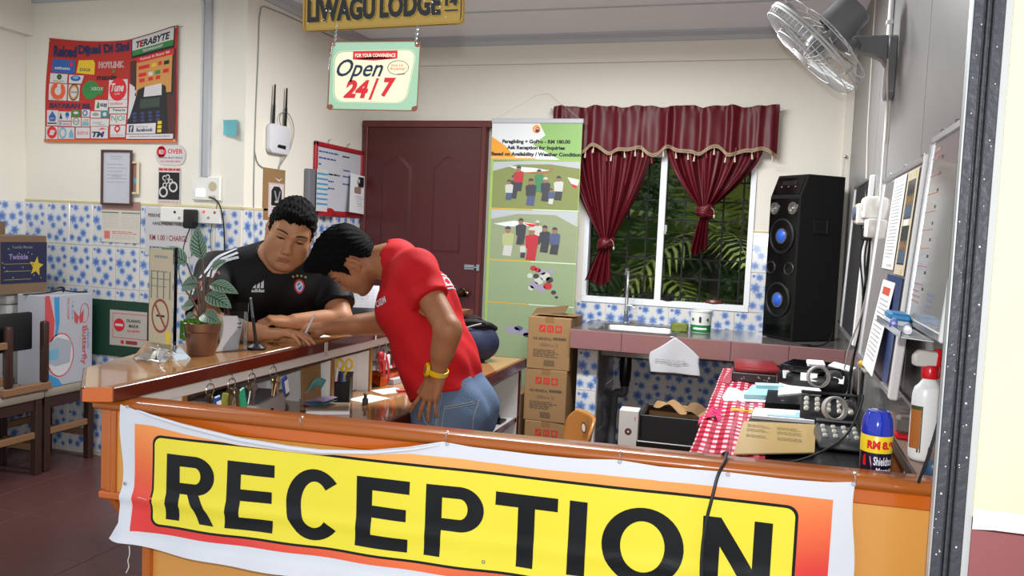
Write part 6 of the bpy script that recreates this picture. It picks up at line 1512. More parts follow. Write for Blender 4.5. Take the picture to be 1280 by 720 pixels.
b = MB(); b.grid(lambda u, v: (.02+.22*u+.06*(v-1)*(1-u), -.010-.03*(1-v)*(1-u), .26*v-.01*u), 8, 8, PAPER); b.build('paper_sheet', tw_, ang=80)
b = MB(); b.rect(.115, .175, .19, .24, INK, 1); b.rect(.06, .13, .15, .17, phot, 1); b.rect(.10, .20, .13, .225, pwht, 2); b.lines(.06, .03, .2, .11, 5, GREYINK, 1, .15); b.v = [(p[0], p[1]-.022, p[2]) for p in b.v]; b.build('paper_print', tw_)
t = thing('grey_folder', 'grey file holder with blue-striped sheets left of the red-framed board', 'folder', (XL+.02, 4.50, 1.46), PI/2)
b = MB(); b.b2((0, -.02, -.02), (.08, .015, .285), mat('folder_grey', '#6c6e74', .5), .003); b.build('folder_body', t)
b = MB(); b.rect(.065, .03, .20, .29, pwht, 1)
for k in range(7): b.rect(.068, .07+.031*k, .20, .082+.031*k, mat('cyan_stripe', '#3f93bb', .5), 2)
b.v = [(p[0], p[1]-.032, p[2]) for p in b.v]; b.build('striped_sheet', t)

# ================================================================== chairs and cartons at the far left
dkw = mat('dark_stained_wood', '#2c1a14', .4, noise=(7, '#3a221a', .7), stretch=(4, 4, .7)); tanw = mat('tan_wood_rail', '#8a6648', .5, noise=(9, '#7a583c', .6)); pad = mat('beige_seat_pad', '#8d8172', .8)
def stool(name, label, x, y, rz, cat, back=False, pl=.20, grp=None):
    t = thing(name, label, cat, (x, y, 0), rz, grp)
    h_ = .44; s_ = pl
    for sx in (-1, 1):
        for sy in (-1, 1): b = MB(); b.b2((sx*s_-.02, sy*s_-.02, 0), (sx*s_+.02, sy*s_+.02, h_-.03), dkw, .003); b.build('leg', t)
    for sy in (-1, 1): b = MB(); b.b2((-s_, sy*s_-.01, h_-.09), (s_, sy*s_+.01, h_-.03), dkw, .002); b.build('apron', t)
    for sx in (-1, 1): b = MB(); b.b2((sx*s_-.01, -s_, h_-.09), (sx*s_+.01, s_, h_-.03), dkw, .002); b.build('apron', t)
    for sy in (-1, 1): b = MB(); b.b2((-s_, sy*s_-.012, .20), (s_, sy*s_+.012, .235), tanw, .003); b.build('stretcher', t)
    for sx in (-1, 1): b = MB(); b.b2((sx*s_-.012, -s_, .13), (sx*s_+.012, s_, .165), tanw, .003); b.build('stretcher', t)
    b = MB(); b.b2((-s_-.03, -s_-.03, h_-.03), (s_+.03, s_+.03, h_+.022), pad, .016, 2); b.build('seat', t)
    return t
stool('wooden_chair', 'dark wooden chair with beige seat at the left edge, an upturned chair on it', -3.86, 3.315, R(90), 'chair', pl=.152)
stool('wooden_chair', 'dark wooden chair with beige seat under the white rice-cooker carton', -3.87, 3.685, R(90), 'chair', pl=.152)
# a second chair stacked upside down on the first
t = thing('upturned_chair', 'dark wooden chair turned upside down on the left chair, its black pad showing', 'chair', (-3.86, 3.36, .4625), R(90))
b = MB(); b.b2((-.13, -.20, 0), (.165, -.16, .04), tanw, .004); b.build('seat_rail', t)
b = MB(); b.b2((-.13, .06, 0), (.165, .10, .04), tanw, .004); b.build('seat_rail', t)
for x, z in ((-.092, .36), (.130, .37)):
    for y in (-.18, .08): b = MB(); b.b2((x-.020, y-.018, .04), (x+.020, y+.018, z), dkw, .012, 2); b.build('leg', t)
b = MB(); b.b2((-.18, -.194, .245), (-.092, -.17, .28), tanw, .003); b.build('stretcher', t)
b = MB(); b.b2((-.19, -.15, .22), (.085, -.12, .42), mat('black_pad', '#0c0b0c', .5), .01, 2); b.build('seat_pad', t)
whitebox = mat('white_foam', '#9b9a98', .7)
t = thing('foam_box', 'pale foam box standing behind the upturned chair', 'box', (-4.02, 3.60, .4625), R(90))
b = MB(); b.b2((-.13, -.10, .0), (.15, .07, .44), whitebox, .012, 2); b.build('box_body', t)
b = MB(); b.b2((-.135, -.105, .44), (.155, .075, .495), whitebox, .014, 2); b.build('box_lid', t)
# rice-cooker carton
t = thing('appliance_carton', 'white carton printed Butterfly with a rice cooker on the second chair', 'box', (-3.795, 3.675, .4625), R(90))
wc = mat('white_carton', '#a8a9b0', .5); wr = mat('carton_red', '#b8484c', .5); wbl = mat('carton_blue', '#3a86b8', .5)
W2, H2, D2 = .32, .50, .20
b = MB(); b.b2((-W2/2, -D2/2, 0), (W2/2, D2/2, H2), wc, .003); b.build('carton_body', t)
b = MB()
b.poly([(-.17, .50), (-.14, .50), (-.105, .36), (-.115, .2), (-.17, .12), (-.17, .2)], wr, 1); b.poly([(-.11, .49), (-.075, .49), (-.072, .35), (-.10, .22), (-.115, .20), (-.098, .32)], wbl, 1); b.poly([(-.17, 0), (-.05, 0), (-.08, .04), (-.17, .09)], wbl, 1)
b.disc(-.065, .17, .085, pwht, .115, 2, 24); b.disc(-.065, .17, .092, wr, .122, 1, 24, inner=.93); b.poly([(-.16, .14), (-.10, .11), (.0, .12), (.01, .24), (-.09, .27), (-.15, .24)], mat('carton_grey', '#9aa0a8', .4), 3); b.poly([(-.15, .2), (-.08, .21), (-.08, .15), (-.14, .15)], plb, 4)
b.text('Butterfly', .075, .315, wr, w=.22, h=.045, L=2, bold=.02, rot=-PI/2); b.text('classic', .12, .30, wbl, w=.12, h=.02, L=2, shear=.3, rot=-PI/2)
for sg in (-1, 1): b.poly([(.06, .37), (.06+sg*.035, .41), (.06+sg*.03, .345), (.06+sg*.01, .33)], wr, 2)
b.tube([(.10+.03*math.cos(s_), -.0006, .39+.055*math.sin(s_)) for s_ in [2*PI*i/16 for i in range(16)]], .002, wr, 4, 0, True); b.text('RICE COOKER', -.02, .48, wr, w=.12, h=.014, L=2, rot=-PI/2); b.text('1.8 litre', .01, .46, wbl, w=.10, h=.012, L=2, rot=-PI/2)
b.v = [(p[0], p[1]-D2/2-.0004, p[2]) for p in b.v]; b.build('carton_print', t)
# brown carton with star label
t = thing('labelled_carton', 'brown carton with a dark blue star label on top of the foam box', 'box', (-3.99, 3.555, .958), R(90))
W3, H3, D3 = .31, .32, .18
b = MB(); b.b2((-W3/2, -D3/2, 0), (W3/2, D3/2, H3), mat('dull_cardboard', '#6e5742', .8), .003); b.build('carton_body', t)
b = MB(); b.rect(-.14, .06, .155, .285, mat('label_navy', '#1c1f3c', .5), 1); star = [(.085+(.048 if k % 2 == 0 else .022)*math.sin(2*PI*k/10+.15), .15+(.058 if k % 2 == 0 else .026)*math.cos(2*PI*k/10+.15)) for k in range(10)]; b.poly(star, mat('star_yellow', '#b89a2c', .5), 2)
b.text('Twinkle Twinkle', -.07, .25, pgry, w=.13, h=.014, L=2); b.text('Twinkle', -.09, .19, mat('label_mauve', '#8a7aa0', .5), w=.12, h=.03, L=2, bold=.02); 
for z in (.08, .125, .165): b.rect(-.12, z, .05, z+.003, mat('label_gold', '#8a7a3a', .5), 2)
rq = random.Random(9)
for k in range(14): b.disc(rq.uniform(-.13, .145), rq.uniform(.07, .275), .004, pgry, L=2, n=6)
b.v = [(p[0], p[1]-D3/2-.0004, p[2]) for p in b.v]; b.build('carton_label', t)
t = thing('plain_carton', 'tall plain brown carton standing behind the chairs at the left edge', 'box', (-4.172, 3.47, .0), R(90)); b = MB(); b.b2((-.17, -.076, .0), (.15, .076, 1.35), mat('dull_cardboard', '#6e5742', .8), .004); b.build('carton_body', t); b = MB(); b.b2((-.17, -.077, 1.1), (.15, -.0762, 1.106), mat('cardboard_crease', '#4f3d2e', .9)); b.build('crease', t)
b = MB(); b.tube([(-3.84, 3.50, .962), (-3.78, 3.55, .968), (-3.75, 3.60, .975), (-3.74, 3.66, .985), (-3.74, 3.71, .975), (-3.74, 3.76, .968), (-3.72, 3.82, .9665)], .004, BLACK, 6, 2); b.tube([(-3.75, 3.60, .975), (-3.74, 3.63, 1.0), (-3.74, 3.68, 1.0), (-3.75, 3.68, .972)], .005, BLACK, 6, 2); tag(b.build('knotted_cable'), 'black knotted cable lying across the tops of the two boxes', 'cable')
# ================================================================== things on the counters
ZT = 1.0004
t = thing('sign_holder', 'clear acrylic stand holding a beige No Smoking sheet on the side counter', 'sign', (-1.675, 2.0, ZT), R(-14))
b = MB(); b.b2((-.057, -.006, .02), (.057, .006, .325), CLEAR, .001); b.build('acrylic_case', t)
beig = mat('beige_sheet', '#b9a88a', .5)
b = MB(); b.b2((-.052, -.0075, .028), (.052, -.0066, .318), beig)
b.lines(-.03, .285, .035, .30, 1, pgry, 20, .5)
b.lines(-.045, .19, .05, .255, 3, mat('sheet_grey_green', '#6a7468', .6), 20, .12)
for k in range(4): b.rect(-.045+.028*k, .175, -.040+.028*k, .255, mat('sheet_grey_green', '#6a7468', .6), 20)
b.disc(.0, .125, .040, mat('brown_red_ring', '#8c3a2a', .5), .050, 20, 24, inner=.84); b.poly([(-.028, .158), (-.022, .162), (.028, .092), (.022, .088)], mat('brown_red_ring', '#8c3a2a', .5), 21); b.rect(-.018, .122, .02, .128, INK, 20)
b.poly(rrect(.026, .045, .048, .085, .009), pyel, 20); b.build('no_smoking_sheet', t)
b = MB(); b.prism([(-.055, .0), (.055, .0), (.010, .045), (-.010, .045)], -.06, .06, CLEAR, .001, T=Matrix(((0, 0, 1, 0), (1, 0, 0, 0), (0, 1, 0, 0), (0, 0, 0, 1)))); b.build('clear_foot', t)

# potted prayer plant
copper = mat('copper_lustre', '#b5805c', .3, .55, noise=(14, '#7a5844', .9)); moss = mat('green_moss', '#4f8a1e', .95, noise=(60, '#3a6a14', .8)); stemm = mat('brown_stem', '#5a4434', .7)
t = thing('potted_plant', 'striped-leaved houseplant in a copper pot on the side counter', 'plant', (-1.632, 2.12, ZT))
b = MB(); b.lathe([(0, .001), (.038, 0), (.040, .003), (.050, .07), (.052, .072), (.055, .074), (.057, .098), (.054, .10), (.050, .098), (.048, .085), (0, .085)], copper, 32); b.build('pot', t)
b = MB(); rm = random.Random(5)
for k in range(150):
    a = rm.uniform(0, 2*PI); r_ = .055*math.sqrt(rm.random()); z = .092+.014*(1-r_/.055)+rm.uniform(0, .012)
    b.ball((r_*math.cos(a), r_*math.sin(a), z), (.006, .006, .004), moss, 5, 3)
for k in range(45):
    a = rm.uniform(-2.6, -1.9); z = rm.uniform(.05, .10); b.ball((.058*math.cos(a), .058*math.sin(a), z), (.005, .004, .005), moss, 5, 3)
o = b.build('moss', t); o['kind'] = 'stuff'
def leafmat():
    m = bpy.data.materials.new('striped_leaf'); m.use_nodes = True; nt = m.node_tree; N = nt.nodes; L = nt.links; bs = N['Principled BSDF']; bs.inputs['Roughness'].default_value = .35
    uv = N.new('ShaderNodeUVMap'); sp = N.new('ShaderNodeSeparateXYZ'); L.new(uv.outputs[0], sp.inputs[0])
    def mth(op, a, c):
        n = N.new('ShaderNodeMath'); n.operation = op
        for i, x in enumerate((a, c)):
            if isinstance(x, (int, float)): n.inputs[i].default_value = x
            elif x is not None: L.new(x, n.inputs[i])
        return n.outputs[0]
    d = mth('ABSOLUTE', mth('SUBTRACT', sp.outputs[0], .5), None)
    w_ = mth('SINE', mth('MULTIPLY', mth('SUBTRACT', sp.outputs[1], mth('MULTIPLY', d, .55)), 52.), None)
    st = mth('GREATER_THAN', w_, .45); mid = mth('LESS_THAN', d, .035); edge = mth('LESS_THAN', d, .43)
    f = mth('MAXIMUM', mth('MULTIPLY', st, edge), mid)
    mx = N.new('ShaderNodeMix'); mx.data_type = 'RGBA'; L.new(f, mx.inputs[0]); mx.inputs[6].default_value = C('#6f8a72'); mx.inputs[7].default_value = C('#1f3324')
    L.new(mx.outputs[2], bs.inputs['Base Color']); return m
lm = leafmat()
def leaf(t, base, d, L, W, up, droop=.25, fold=.12):
    d = Vector(d).normalized(); up = Vector(up); s_ = d.cross(up).normalized(); up = s_.cross(d).normalized()
    nu, nv = 6, 12; vs = []; uvs = []
    for j in range(nv+1):
        v = j/nv; wv = W*(math.sin(PI*min(1, v*1.0)**.75)**.85)*.5
        for i in range(nu+1):
            u = i/nu; x = (u-.5)*2
            vs.append(tuple(Vector(base)+d*L*v+s_*x*wv+up*(abs(x)*wv*fold*2-droop*L*v*v))); uvs.append((u, v))
    fs = [(j*(nu+1)+i, j*(nu+1)+i+1, (j+1)*(nu+1)+i+1, (j+1)*(nu+1)+i) for j in range(nv) for i in range(nu)]
    me = bpy.data.meshes.new('leaf'); me.from_pydata(vs, [], fs); ul = me.uv_layers.new(name='UVMap')
    for l in me.loops: ul.data[l.index].uv = uvs[l.vertex_index]
    me.materials.append(lm); me.polygons.foreach_set('use_smooth', [True]*len(fs)); return obj('leaf', me, t)
# stems and leaves: (stem points), leaf direction, length, width, face
PL = [([(0, 0, .09), (.004, 0, .19), (.0, -.002, .29)], (-.02, -.02, .09), .098, .060, (0, -1, .1)),
      ([(-.006, 0, .09), (-.015, 0, .19), (-.055, -.004, .275)], (-.10, -.012, .055), .105, .055, (.1, -1, .5)),
      ([(.008, .0, .09), (.016, 0, .18), (.032, 0, .262)], (.05, -.01, .035), .055, .034, (0, -1, .6)),
      ([(.006, .004, .09), (.012, 0, .17), (.03, -.004, .215)], (.10, -.014, -.004), .098, .048, (0, -.8, .9)),
      ([(.004, .002, .09), (.01, 0, .15), (.02, -.006, .185)], (.10, -.02, -.022), .094, .056, (0, -.8, .8)),
      ([(-.004, 0, .09), (-.002, 0, .16), (-.012, -.004, .215)], (-.062, -.012, -.004), .062, .05, (0, -1, .5)),
      ([(.006, -.006, .09), (.012, -.012, .11), (.014, -.016, .125)], (.07, -.03, -.006), .078, .052, (0, -.8, .9)),
      ([(-.008, .004, .09), (-.02, .004, .13), (-.03, .004, .15)], (-.05, .0, -.008), .058, .040, (0, -1, .6)),
      ([(-.01, .004, .09), (-.02, .006, .11), (-.03, .006, .118)], (-.04, -.006, -.02), .05, .036, (0, -1, .7))]
for k, (pts, d, L_, W2_, up) in enumerate(PL):
    b = MB(); b.tube(pts, .0028 if k else .0034, stemm, 6, 2); b.build('stem', t)
    leaf(t, pts[-1], d, L_, W2_, up)
b = MB(); b.tube([(.0, .0, .09), (.02, 0, .20), (.044, .0, .245), (.055, .0, .25)], .003, stemm, 6, 1); b.tube([(.044, 0, .245), (.058, -.002, .252)], [.004, .006, .002], stemm, 6); b.tube([(0, 0, .1), (-.03, 0, .16), (-.075, .0, .205)], .0028, stemm, 6, 1); b.build('bare_stem', t)

t = thing('brochure_holder', 'clear acrylic holder with white slips on the side counter, left of the pen stand', 'holder', (-1.60, 2.235, ZT), R(54))
b = MB(); b.b2((-.038, -.016, .0), (.038, -.0145, .150), CLEAR); b.b2((-.038, .016, 0), (.038, .0175, .12), CLEAR); b.b2((-.038, -.016, 0), (.038, .0175, .002), CLEAR); b.b2((-.0385, -.016, 0), (-.037, .0175, .12), CLEAR); b.b2((.037, -.016, 0), (.0385, .0175, .12), CLEAR)
for i, p in enumerate(b.v): b.v[i] = (p[0]+p[2]*.06, p[1]+p[2]*.16, p[2])
b.build('clear_pocket', t)
b = MB(); b.grid(lambda u, v: (-.062+.062*u*(1-.25*v)+.022*v+.012*math.sin(v*3), -.004-.016*(1-u)*(1-v), .003+.108*v), 8, 10, mat('slip_paper', '#c2c2c6', .7)); b.grid(lambda u, v: (-.045+.060*u+.02*v, .006+.01*v, .003+.095*v), 6, 6, mat('slip_paper', '#c2c2c6', .7)); b.build('white_slips', t, ang=80)
b = MB(); b.lines(-.004, .065, .012, .09, 2, INK, 12, .35); b.v = [(p[0]+.01, -.0125, p[2]) for p in b.v]; b.build('slip_print', t)
t = thing('pen_stand', 'black pen standing upright in a round black base on the side counter', 'pen stand', (-1.562, 2.30, ZT))
b = MB(); b.lathe([(0, 0), (.030, 0), (.031, .006), (.024, .012), (.012, .018), (.010, .024), (0, .024)], BLACK, 24); b.build('base', t)
b = MB(); b.cyl((0, 0, .012), (-.016, .002, .10), .0055, BLACK, .005, 10); b.cyl((-.016, .002, .10), (-.026, .003, .160), .0048, mat('grey_steel_pen', '#6e7478', .25, .8), .0042, 10); b.ball((-.026, .003, .162), .0042, CHROME, 8, 5); b.build('pen', t)

# slip and price tags
b = MB(); b.b2((-.05, -.03, 0), (.05, .03, .0008), PAPER); b.lines(-.04, -.02, .04, .02, 3, GREYINK, 0, .3)
for i in range(8, len(b.v)): p = b.v[i]; b.v[i] = (p[0], p[2], .0011)
tag(b.build('paper_slip', None, (-1.575, 2.68, ZT), R(64)), 'small white slip under the two men\'s hands', 'paper')
b = MB(); b.b2((0, -.012, -.024), (.0008, .012, .024), mat('tag_paper', '#b9b4b0', .6)); tag(b.build('price_tag', None, (-1.4725, 2.585, .974)), 'small white tag taped to the red-brown counter edge below the hands', 'tag')
b = MB(); b.b2((0, -.006, -.018), (.0008, .006, .018), mat('tag_paper', '#b9b4b0', .6)); tag(b.build('price_tag', None, (-1.4725, 2.97, .982)), 'narrow white tag on the counter edge below the red man\'s forearm', 'tag')

# keys on hooks along the white fascia board
tagc = dict(blue=mat('tag_blue', '#2a4f9a', .35), olive=mat('tag_olive', '#8a9034', .4), green=mat('tag_green', '#2a9a72', .35), red=mat('tag_red', '#b81f2c', .35), black=BLACK, white=PAPER, teal=mat('tag_teal', '#4a9c98', .45))
brass = mat('key_brass', '#9a8a6a', .3, .9)
def keybunch(label, y, n, tags, grp, z=.948, x=-1.5215, scale=1.):
    t = thing('key_bunch', label, 'keys', (x, y, z), 0, grp); t.scale = (1.15, 1.3, 1.3)
    b = MB(); b.tube([(-.0035, 0, .004), (.012, 0, .004), (.016, 0, -.002), (.014, 0, -.008)], .0016, CHROME, 6, 1); b.build('hook', t)
    b = MB(); b.tube([(.012+.0*s_, .014*math.sin(s_), -.018+.014*math.cos(s_)) for s_ in [2*PI*i/16 for i in range(16)]], .0012, CHROME, 5, 0, True); b.build('key_ring', t)
    rk = random.Random(int(y*1000))
    for k in range(n):
        b = MB(); yy = rk.uniform(-.012, .012); T = Matrix.Translation((.012+.004*k-.004, yy, -.030)) @ Matrix.Rotation(rk.uniform(-.35, .35), 4, 'X') @ Matrix.Rotation(rk.uniform(-.9, .9), 4, 'Z')
        b.lathe([(0, -.0012), (.010, -.0012), (.010, .0012), (0, .0012)], brass if k % 2 else STEEL, 14, T @ Matrix.Translation((0, 0, -.006)) @ Matrix.Rotation(PI/2, 4, 'Y')); b.box((0, 0, -.030), (.0022, .007, .034), brass if k % 2 else STEEL, T=T)
        for q_ in range(3): b.box((0, .0045, -.026-.007*q_), (.0022, .004, .003), brass if k % 2 else STEEL, T=T)
        b.build('key', t)
    for k, (c, dy, dx) in enumerate(tags):
        b = MB(); T = Matrix.Translation((.016+dx, dy, -.032)) @ Matrix.Rotation(dy*9, 4, 'X')
        b.box((0, 0, -.026), (.006, .024, .05), tagc[c], .003, T=T)
        if c == 'blue': b.box((.0034, .002, -.030), (.001, .015, .034), PAPER, T=T)
        b.build('key_tag', t)
keybunch('keys with a blue and white tag, nearest the left end of the hook row', 2.00, 2, [('blue', .012, .006)], None)
keybunch('bunch of keys with olive and green tags on the second hook', 2.10, 6, [('olive', -.026, .0), ('green', .030, .0)], None)
keybunch('bare bunch of brass keys on the third hook', 2.20, 5, [], None)
keybunch('bunch of keys with a blue tag swung to the right on the fourth hook', 2.315, 6, [('blue', .032, .008)], None, z=.953)
for i in range(5): keybunch(('keys with a red tag, leftmost in the far hook row', 'keys with a white tag in the far hook row', 'keys with a second red tag in the far hook row', 'keys with a dark tag in the far hook row', 'keys with a blue tag at the right end of the far hook row')[i], 3.07+.062*i, 3, [(('red', 'white', 'red', 'black', 'blue')[i], .004, .006)], None, z=.925)
lan = mat('lanyard_red', '#a81c28', .5)
b = MB()
for (y, z0, ln) in ((3.06, .90, .11), (3.10, .89, .125)): b.grid(lambda u, v: (-1.492+.006*math.sin(v*4), y-.011+.022*u+.05*v, z0-ln*v), 2, 8, lan)
b.ball((-1.49, 3.055, .885), (.014, .022, .022), lan, 12, 8); b.box((-1.474, 3.062, .885), (.002, .006, .03), PAPER); o = b.build('red_lanyard', ang=80); tag(o, 'red lanyard dangling from the far hook row beside the orange folder', 'lanyard')

# things on the inner desk
ZD = .7504
t = thing('cash_box', 'grey steel box with a pale drawer front under the key hooks', 'box', (-1.66, 2.38, ZD), R(14))
b = MB(); b.b2((-.13, -.14, 0), (.10, .13, .078), mat('grey_steel_box', '#8b8d91', .4), .004); b.build('box_body', t)
b = MB(); b.b2((-.02, -.1415, .006), (.098, -.14, .074), mat('pale_steel_front', '#bcb9b9', .4), .001); b.b2((.1, -.135, .006), (.1015, .125, .074), mat('pale_steel_front', '#bcb9b9', .4)); b.build('drawer_front', t)
b = MB(); b.cyl((.1015, -.02, .035), (.108, -.02, .035), .008, INK, n=12); b.b2((.102, -.024, .015), (.106, -.016, .035), INK, .001); b.build('lock', t)
b = MB(); b.b2((-.034, -.028, 0), (.034, .028, .034), BLACK, .01, 2); b.b2((-.036, -.006, .032), (.036, .006, .036), BLACK, .001); tag(b.build('black_pouch', None, (-1.66, 2.29, ZD+.0785)), 'small black case on top of the grey steel box', 'case')
teal = tagc['teal']
b = MB(); b.grid(lambda u, v: (-1.575+.05*v, 2.60+.085*u, .765+.085*v+.01*math.sin(u*4)), 6, 6, teal); o = b.build('teal_card', ang=80); m_ = o.modifiers.new('s', 'SOLIDIFY'); m_.thickness = .004; tag(o, 'teal plastic tag card leaning beside the cardboard sheet', 'card')
b = MB(); b.box((-1.535, 2.645, .818), (.002, .03, .016), kraft, rot=(0, R(-30), 0)); b.build('tag_hole', o)
b = MB()
for k in range(4): b.grid(lambda u, v: (-1.56+.10*u-.004*k, 2.56+.10*v+.006*k, .7515+.011*k+.004*math.sin(u*6+k)), 6, 6, (PAPER, tagc['red'], plb, mat('lilac_paper', '#b09ac0', .6))[k])
o = b.build('leaflets', ang=80); tag(o, 'small pile of coloured leaflets below the teal card', 'leaflets')
b = MB(); b.b2((-.004, -.11, 0), (.004, .0, .165), kraft, .001); o = b.build('cardboard_sheet', None, (-1.545, 2.685, ZD), R(-8)); o.rotation_euler = (0, R(-3), R(-6)); tag(o, 'brown cardboard sheet standing between shelf divider and pen cup', 'cardboard')
t = thing('pen_cup', 'black mesh pen cup holding pens and yellow scissors on the inner desk', 'cup', (-1.545, 2.79, ZD), R(20)); t.scale = (1.25, 1.25, 1.)
mesh_m = mat('black_mesh', '#0b0b0d', .4, alpha=.82)
b = MB()
for a, c in (((-.048, -.034, 0), (.048, -.0325, .075)), ((-.048, .0325, 0), (.048, .034, .10)), ((-.048, -.034, 0), (-.0465, .034, .09)), ((.0465, -.034, 0), (.048, .034, .09)), ((-.001, -.034, 0), (.0005, .034, .085)), ((-.048, -.034, 0), (.048, .034, .002))): b.b2(a, c, mesh_m)
b.build('mesh_cup', t)
b = MB()
for z, y in ((.075, -.034), (.10, .034)): b.tube([(-.048, y, z), (.048, y, z)], .002, BLACK, 5)
b.tube([(-.048, -.034, .075), (-.048, .034, .10)], .002, BLACK, 5); b.tube([(.048, -.034, .075), (.048, .034, .10)], .002, BLACK, 5); b.build('rim_wire', t)
def stick(label, nm, cat, x, y, ln, r_, m, cap=None, lean=(0, 0)):
    p = Vector((-1.545, 2.79, ZD+.004))+Matrix.Rotation(R(20), 3, 'Z') @ Vector((x, y, 0)); d = Vector((lean[0], lean[1], 1)).normalized()
    b = MB(); b.cyl(p, p+d*ln, r_, m, n=10)
    if cap: b.cyl(p+d*(ln-.045), p+d*(ln+.004), r_*1.15, cap, n=10)
    tag(b.build(nm), label, cat)
stick('white marker with a tall black cap in the pen cup', 'marker_pen', 'marker', -.018, -.01, .155, .0075, PAPER, BLACK, (-.05, .03))
stick('white pen with red band in the pen cup', 'pen', 'pen', -.004, -.012, .12, .005, PAPER, None, (.12, .0))
stick('blue pen in the pen cup', 'pen', 'pen', .012, .005, .105, .0045, BLUEINK, None, (.15, .02))
stick('red pencil low in the pen cup', 'pencil', 'pencil', .022, -.014, .09, .004, tagc['red'], None, (-.2, .0))
sy = mat('scissor_yellow', '#d8b41c', .3)
t2 = thing('scissors', 'yellow handled scissors standing in the pen cup', 'scissors', (-1.517, 2.805, ZD+.05), R(35))
for sg in (-1, 1):
    b = MB(); b.tube([(sg*.017+.012*math.cos(s_)*(1), 0, .085+.019*math.sin(s_)) for s_ in [2*PI*i/18 for i in range(18)]], .0042, sy, 8, 0, True); b.tube([(sg*.010, 0, .068), (sg*.003, 0, .045)], .0045, sy, 8); b.build('handle', t2)
    b = MB(); b.box((-sg*.004, .0012*sg, .012), (.007, .0012, .075), STEEL, rot=(0, sg*.08, 0)); b.build('blade', t2)
def pad_(name, label, cat, x, y, w_, d_, h_, m, rz, z=ZD, lines=None):
    b = MB(); b.b2((-w_/2, -d_/2, 0), (w_/2, d_/2, h_), m, min(.001, h_/3))
    if lines:
        n0 = len(b.v); b.lines(-w_*.4, -d_*.4, w_*.4, d_*.4, lines, GREYINK, 0, .2)
        for i in range(n0, len(b.v)): p = b.v[i]; b.v[i] = (p[0], p[2], h_+.0004)
    return tag(b.build(name, None, (x, y, z), rz), label, cat)
pad_('notepad', 'brown covered notepad with white pages on the inner desk', 'notepad', -1.47, 2.61, .15, .14, .012, PAPER, R(28)); pad_('notepad_cover', 'brown sheet on top of the notepad', 'paper', -1.475, 2.62, .14, .13, .0012, mat('buff_cover', '#a08c72', .7), R(26), ZD+.0125)
pad_('loose_note', 'white note near the orange folder, the farther of two', 'paper', -1.44, 3.04, .09, .12, .001, PAPER, R(-30), lines=4)
pad_('loose_note', 'white note with a curled corner, the nearer of two', 'paper', -1.44, 2.86, .10, .13, .001, PAPER, R(-15), lines=4)
b = MB(); b.lathe([(0, 0), (.011, 0), (.011, .02), (.006, .026), (.006, .034), (.009, .04), (0, .046)], mat('stamp_dark_green', '#3a4038', .35), 14); tag(b.build('rubber_stamp', None, (-1.405, 2.765, ZD)), 'small dark stamp standing near the desk edge', 'stamp')
orf = mat('orange_folder', '#c8500e', .3)
b = MB(); b.grid(lambda u, v: (-1.60+.09*u, 3.10+.34*v, .7512+.04*(1-u)+.004*math.sin(v*9)), 5, 10, orf); b.grid(lambda u, v: (-1.51+.002*u, 3.10+.34*v, .7512+.042*u*(1-.3*v)), 3, 10, orf); b.grid(lambda u, v: (-1.51-.10*u, 3.10+.34*v, .793-.012*v+.012*u), 4, 8, orf); tag(b.build('orange_folder', ang=80), 'orange plastic folder in the shelf opening beside the red shirt', 'folder')
pad_('paper_bundle', 'sheaf of white papers resting on the orange folder', 'papers', -1.56, 3.27, .10, .30, .012, PAPER, R(-4), .812); pad_('paper_bundle', 'rolled grey papers along the front of the orange folder', 'papers', -1.475, 3.30, .03, .26, .022, mat('grey_paper', '#a8a8ac', .7), R(-10))
pad_('key_fob', 'red and silver key fob lying on the desk by the red shirt', 'keys', -1.38, 3.06, .02, .07, .01, tagc['red'], R(-40)); b = MB(); rr_ = random.Random(2)
for k in range(12): b.ball((rr_.uniform(-.02, .02), rr_.uniform(-.03, .03), rr_.uniform(.004, .016)), rr_.uniform(.004, .008), STEEL, 6, 4)
o = b.build('metal_trinkets', None, (-1.35, 3.13, ZD)); tag(o, 'small heap of metal trinkets beside the red key fob', 'trinkets', kind='stuff')
b = MB(); b.b2((-.10, -.10, 0), (.06, .06, .05), mat('grey_tray_dark', '#77797d', .4), .004); tag(b.build('shelf_tray', None, (-1.65, 3.35, ZD), 0), 'grey tray deep in the far shelf opening', 'tray')
t = thing('desk_calendar', 'white desk calendar standing on the side counter behind the red man', 'calendar', (-1.80, 3.45, ZT), R(20))
b = MB(); b.b2((-.085, -.002, .03), (.085, .002, .135), mat('calendar_page_grey', '#a2a2a8', .7), .001)
for i, p in enumerate(b.v): b.v[i] = (p[0], p[1]+p[2]*.35, p[2])
b.build('calendar_page', t)
b = MB(); b.prism([(-.04, 0), (.06, 0), (.05, .02), (.0, .035)], -.09, .09, BLACK, .002, T=Matrix(((0, 0, 1, 0), (1, 0, 0, 0), (0, 1, 0, 0), (0, 0, 0, 1)))); b.build('black_base', t)
b = MB()
for k in range(6): b.rect(-.075, .045+.014*k, .075, .0455+.014*k, pgry, 10); b.rect(-.07+.026*k, .04, -.0695+.026*k, .12, pgry, 10)
for i, p in enumerate(b.v): b.v[i] = (p[0], -.0026+p[2]*.35, p[2])
b.build('calendar_grid', t)
t = thing('red_stapler', 'red and white stapler beside the desk calendar on the side counter', 'stapler', (-1.83, 3.24, ZT), R(70)); b = MB(); b.b2((-.06, -.015, 0), (.06, .015, .014), BLACK, .003); b.build('base', t); b = MB(); b.box((0, 0, .035), (.12, .026, .022), tagc['red'], .006, rot=(0, R(-8), 0)); b.build('lever', t)

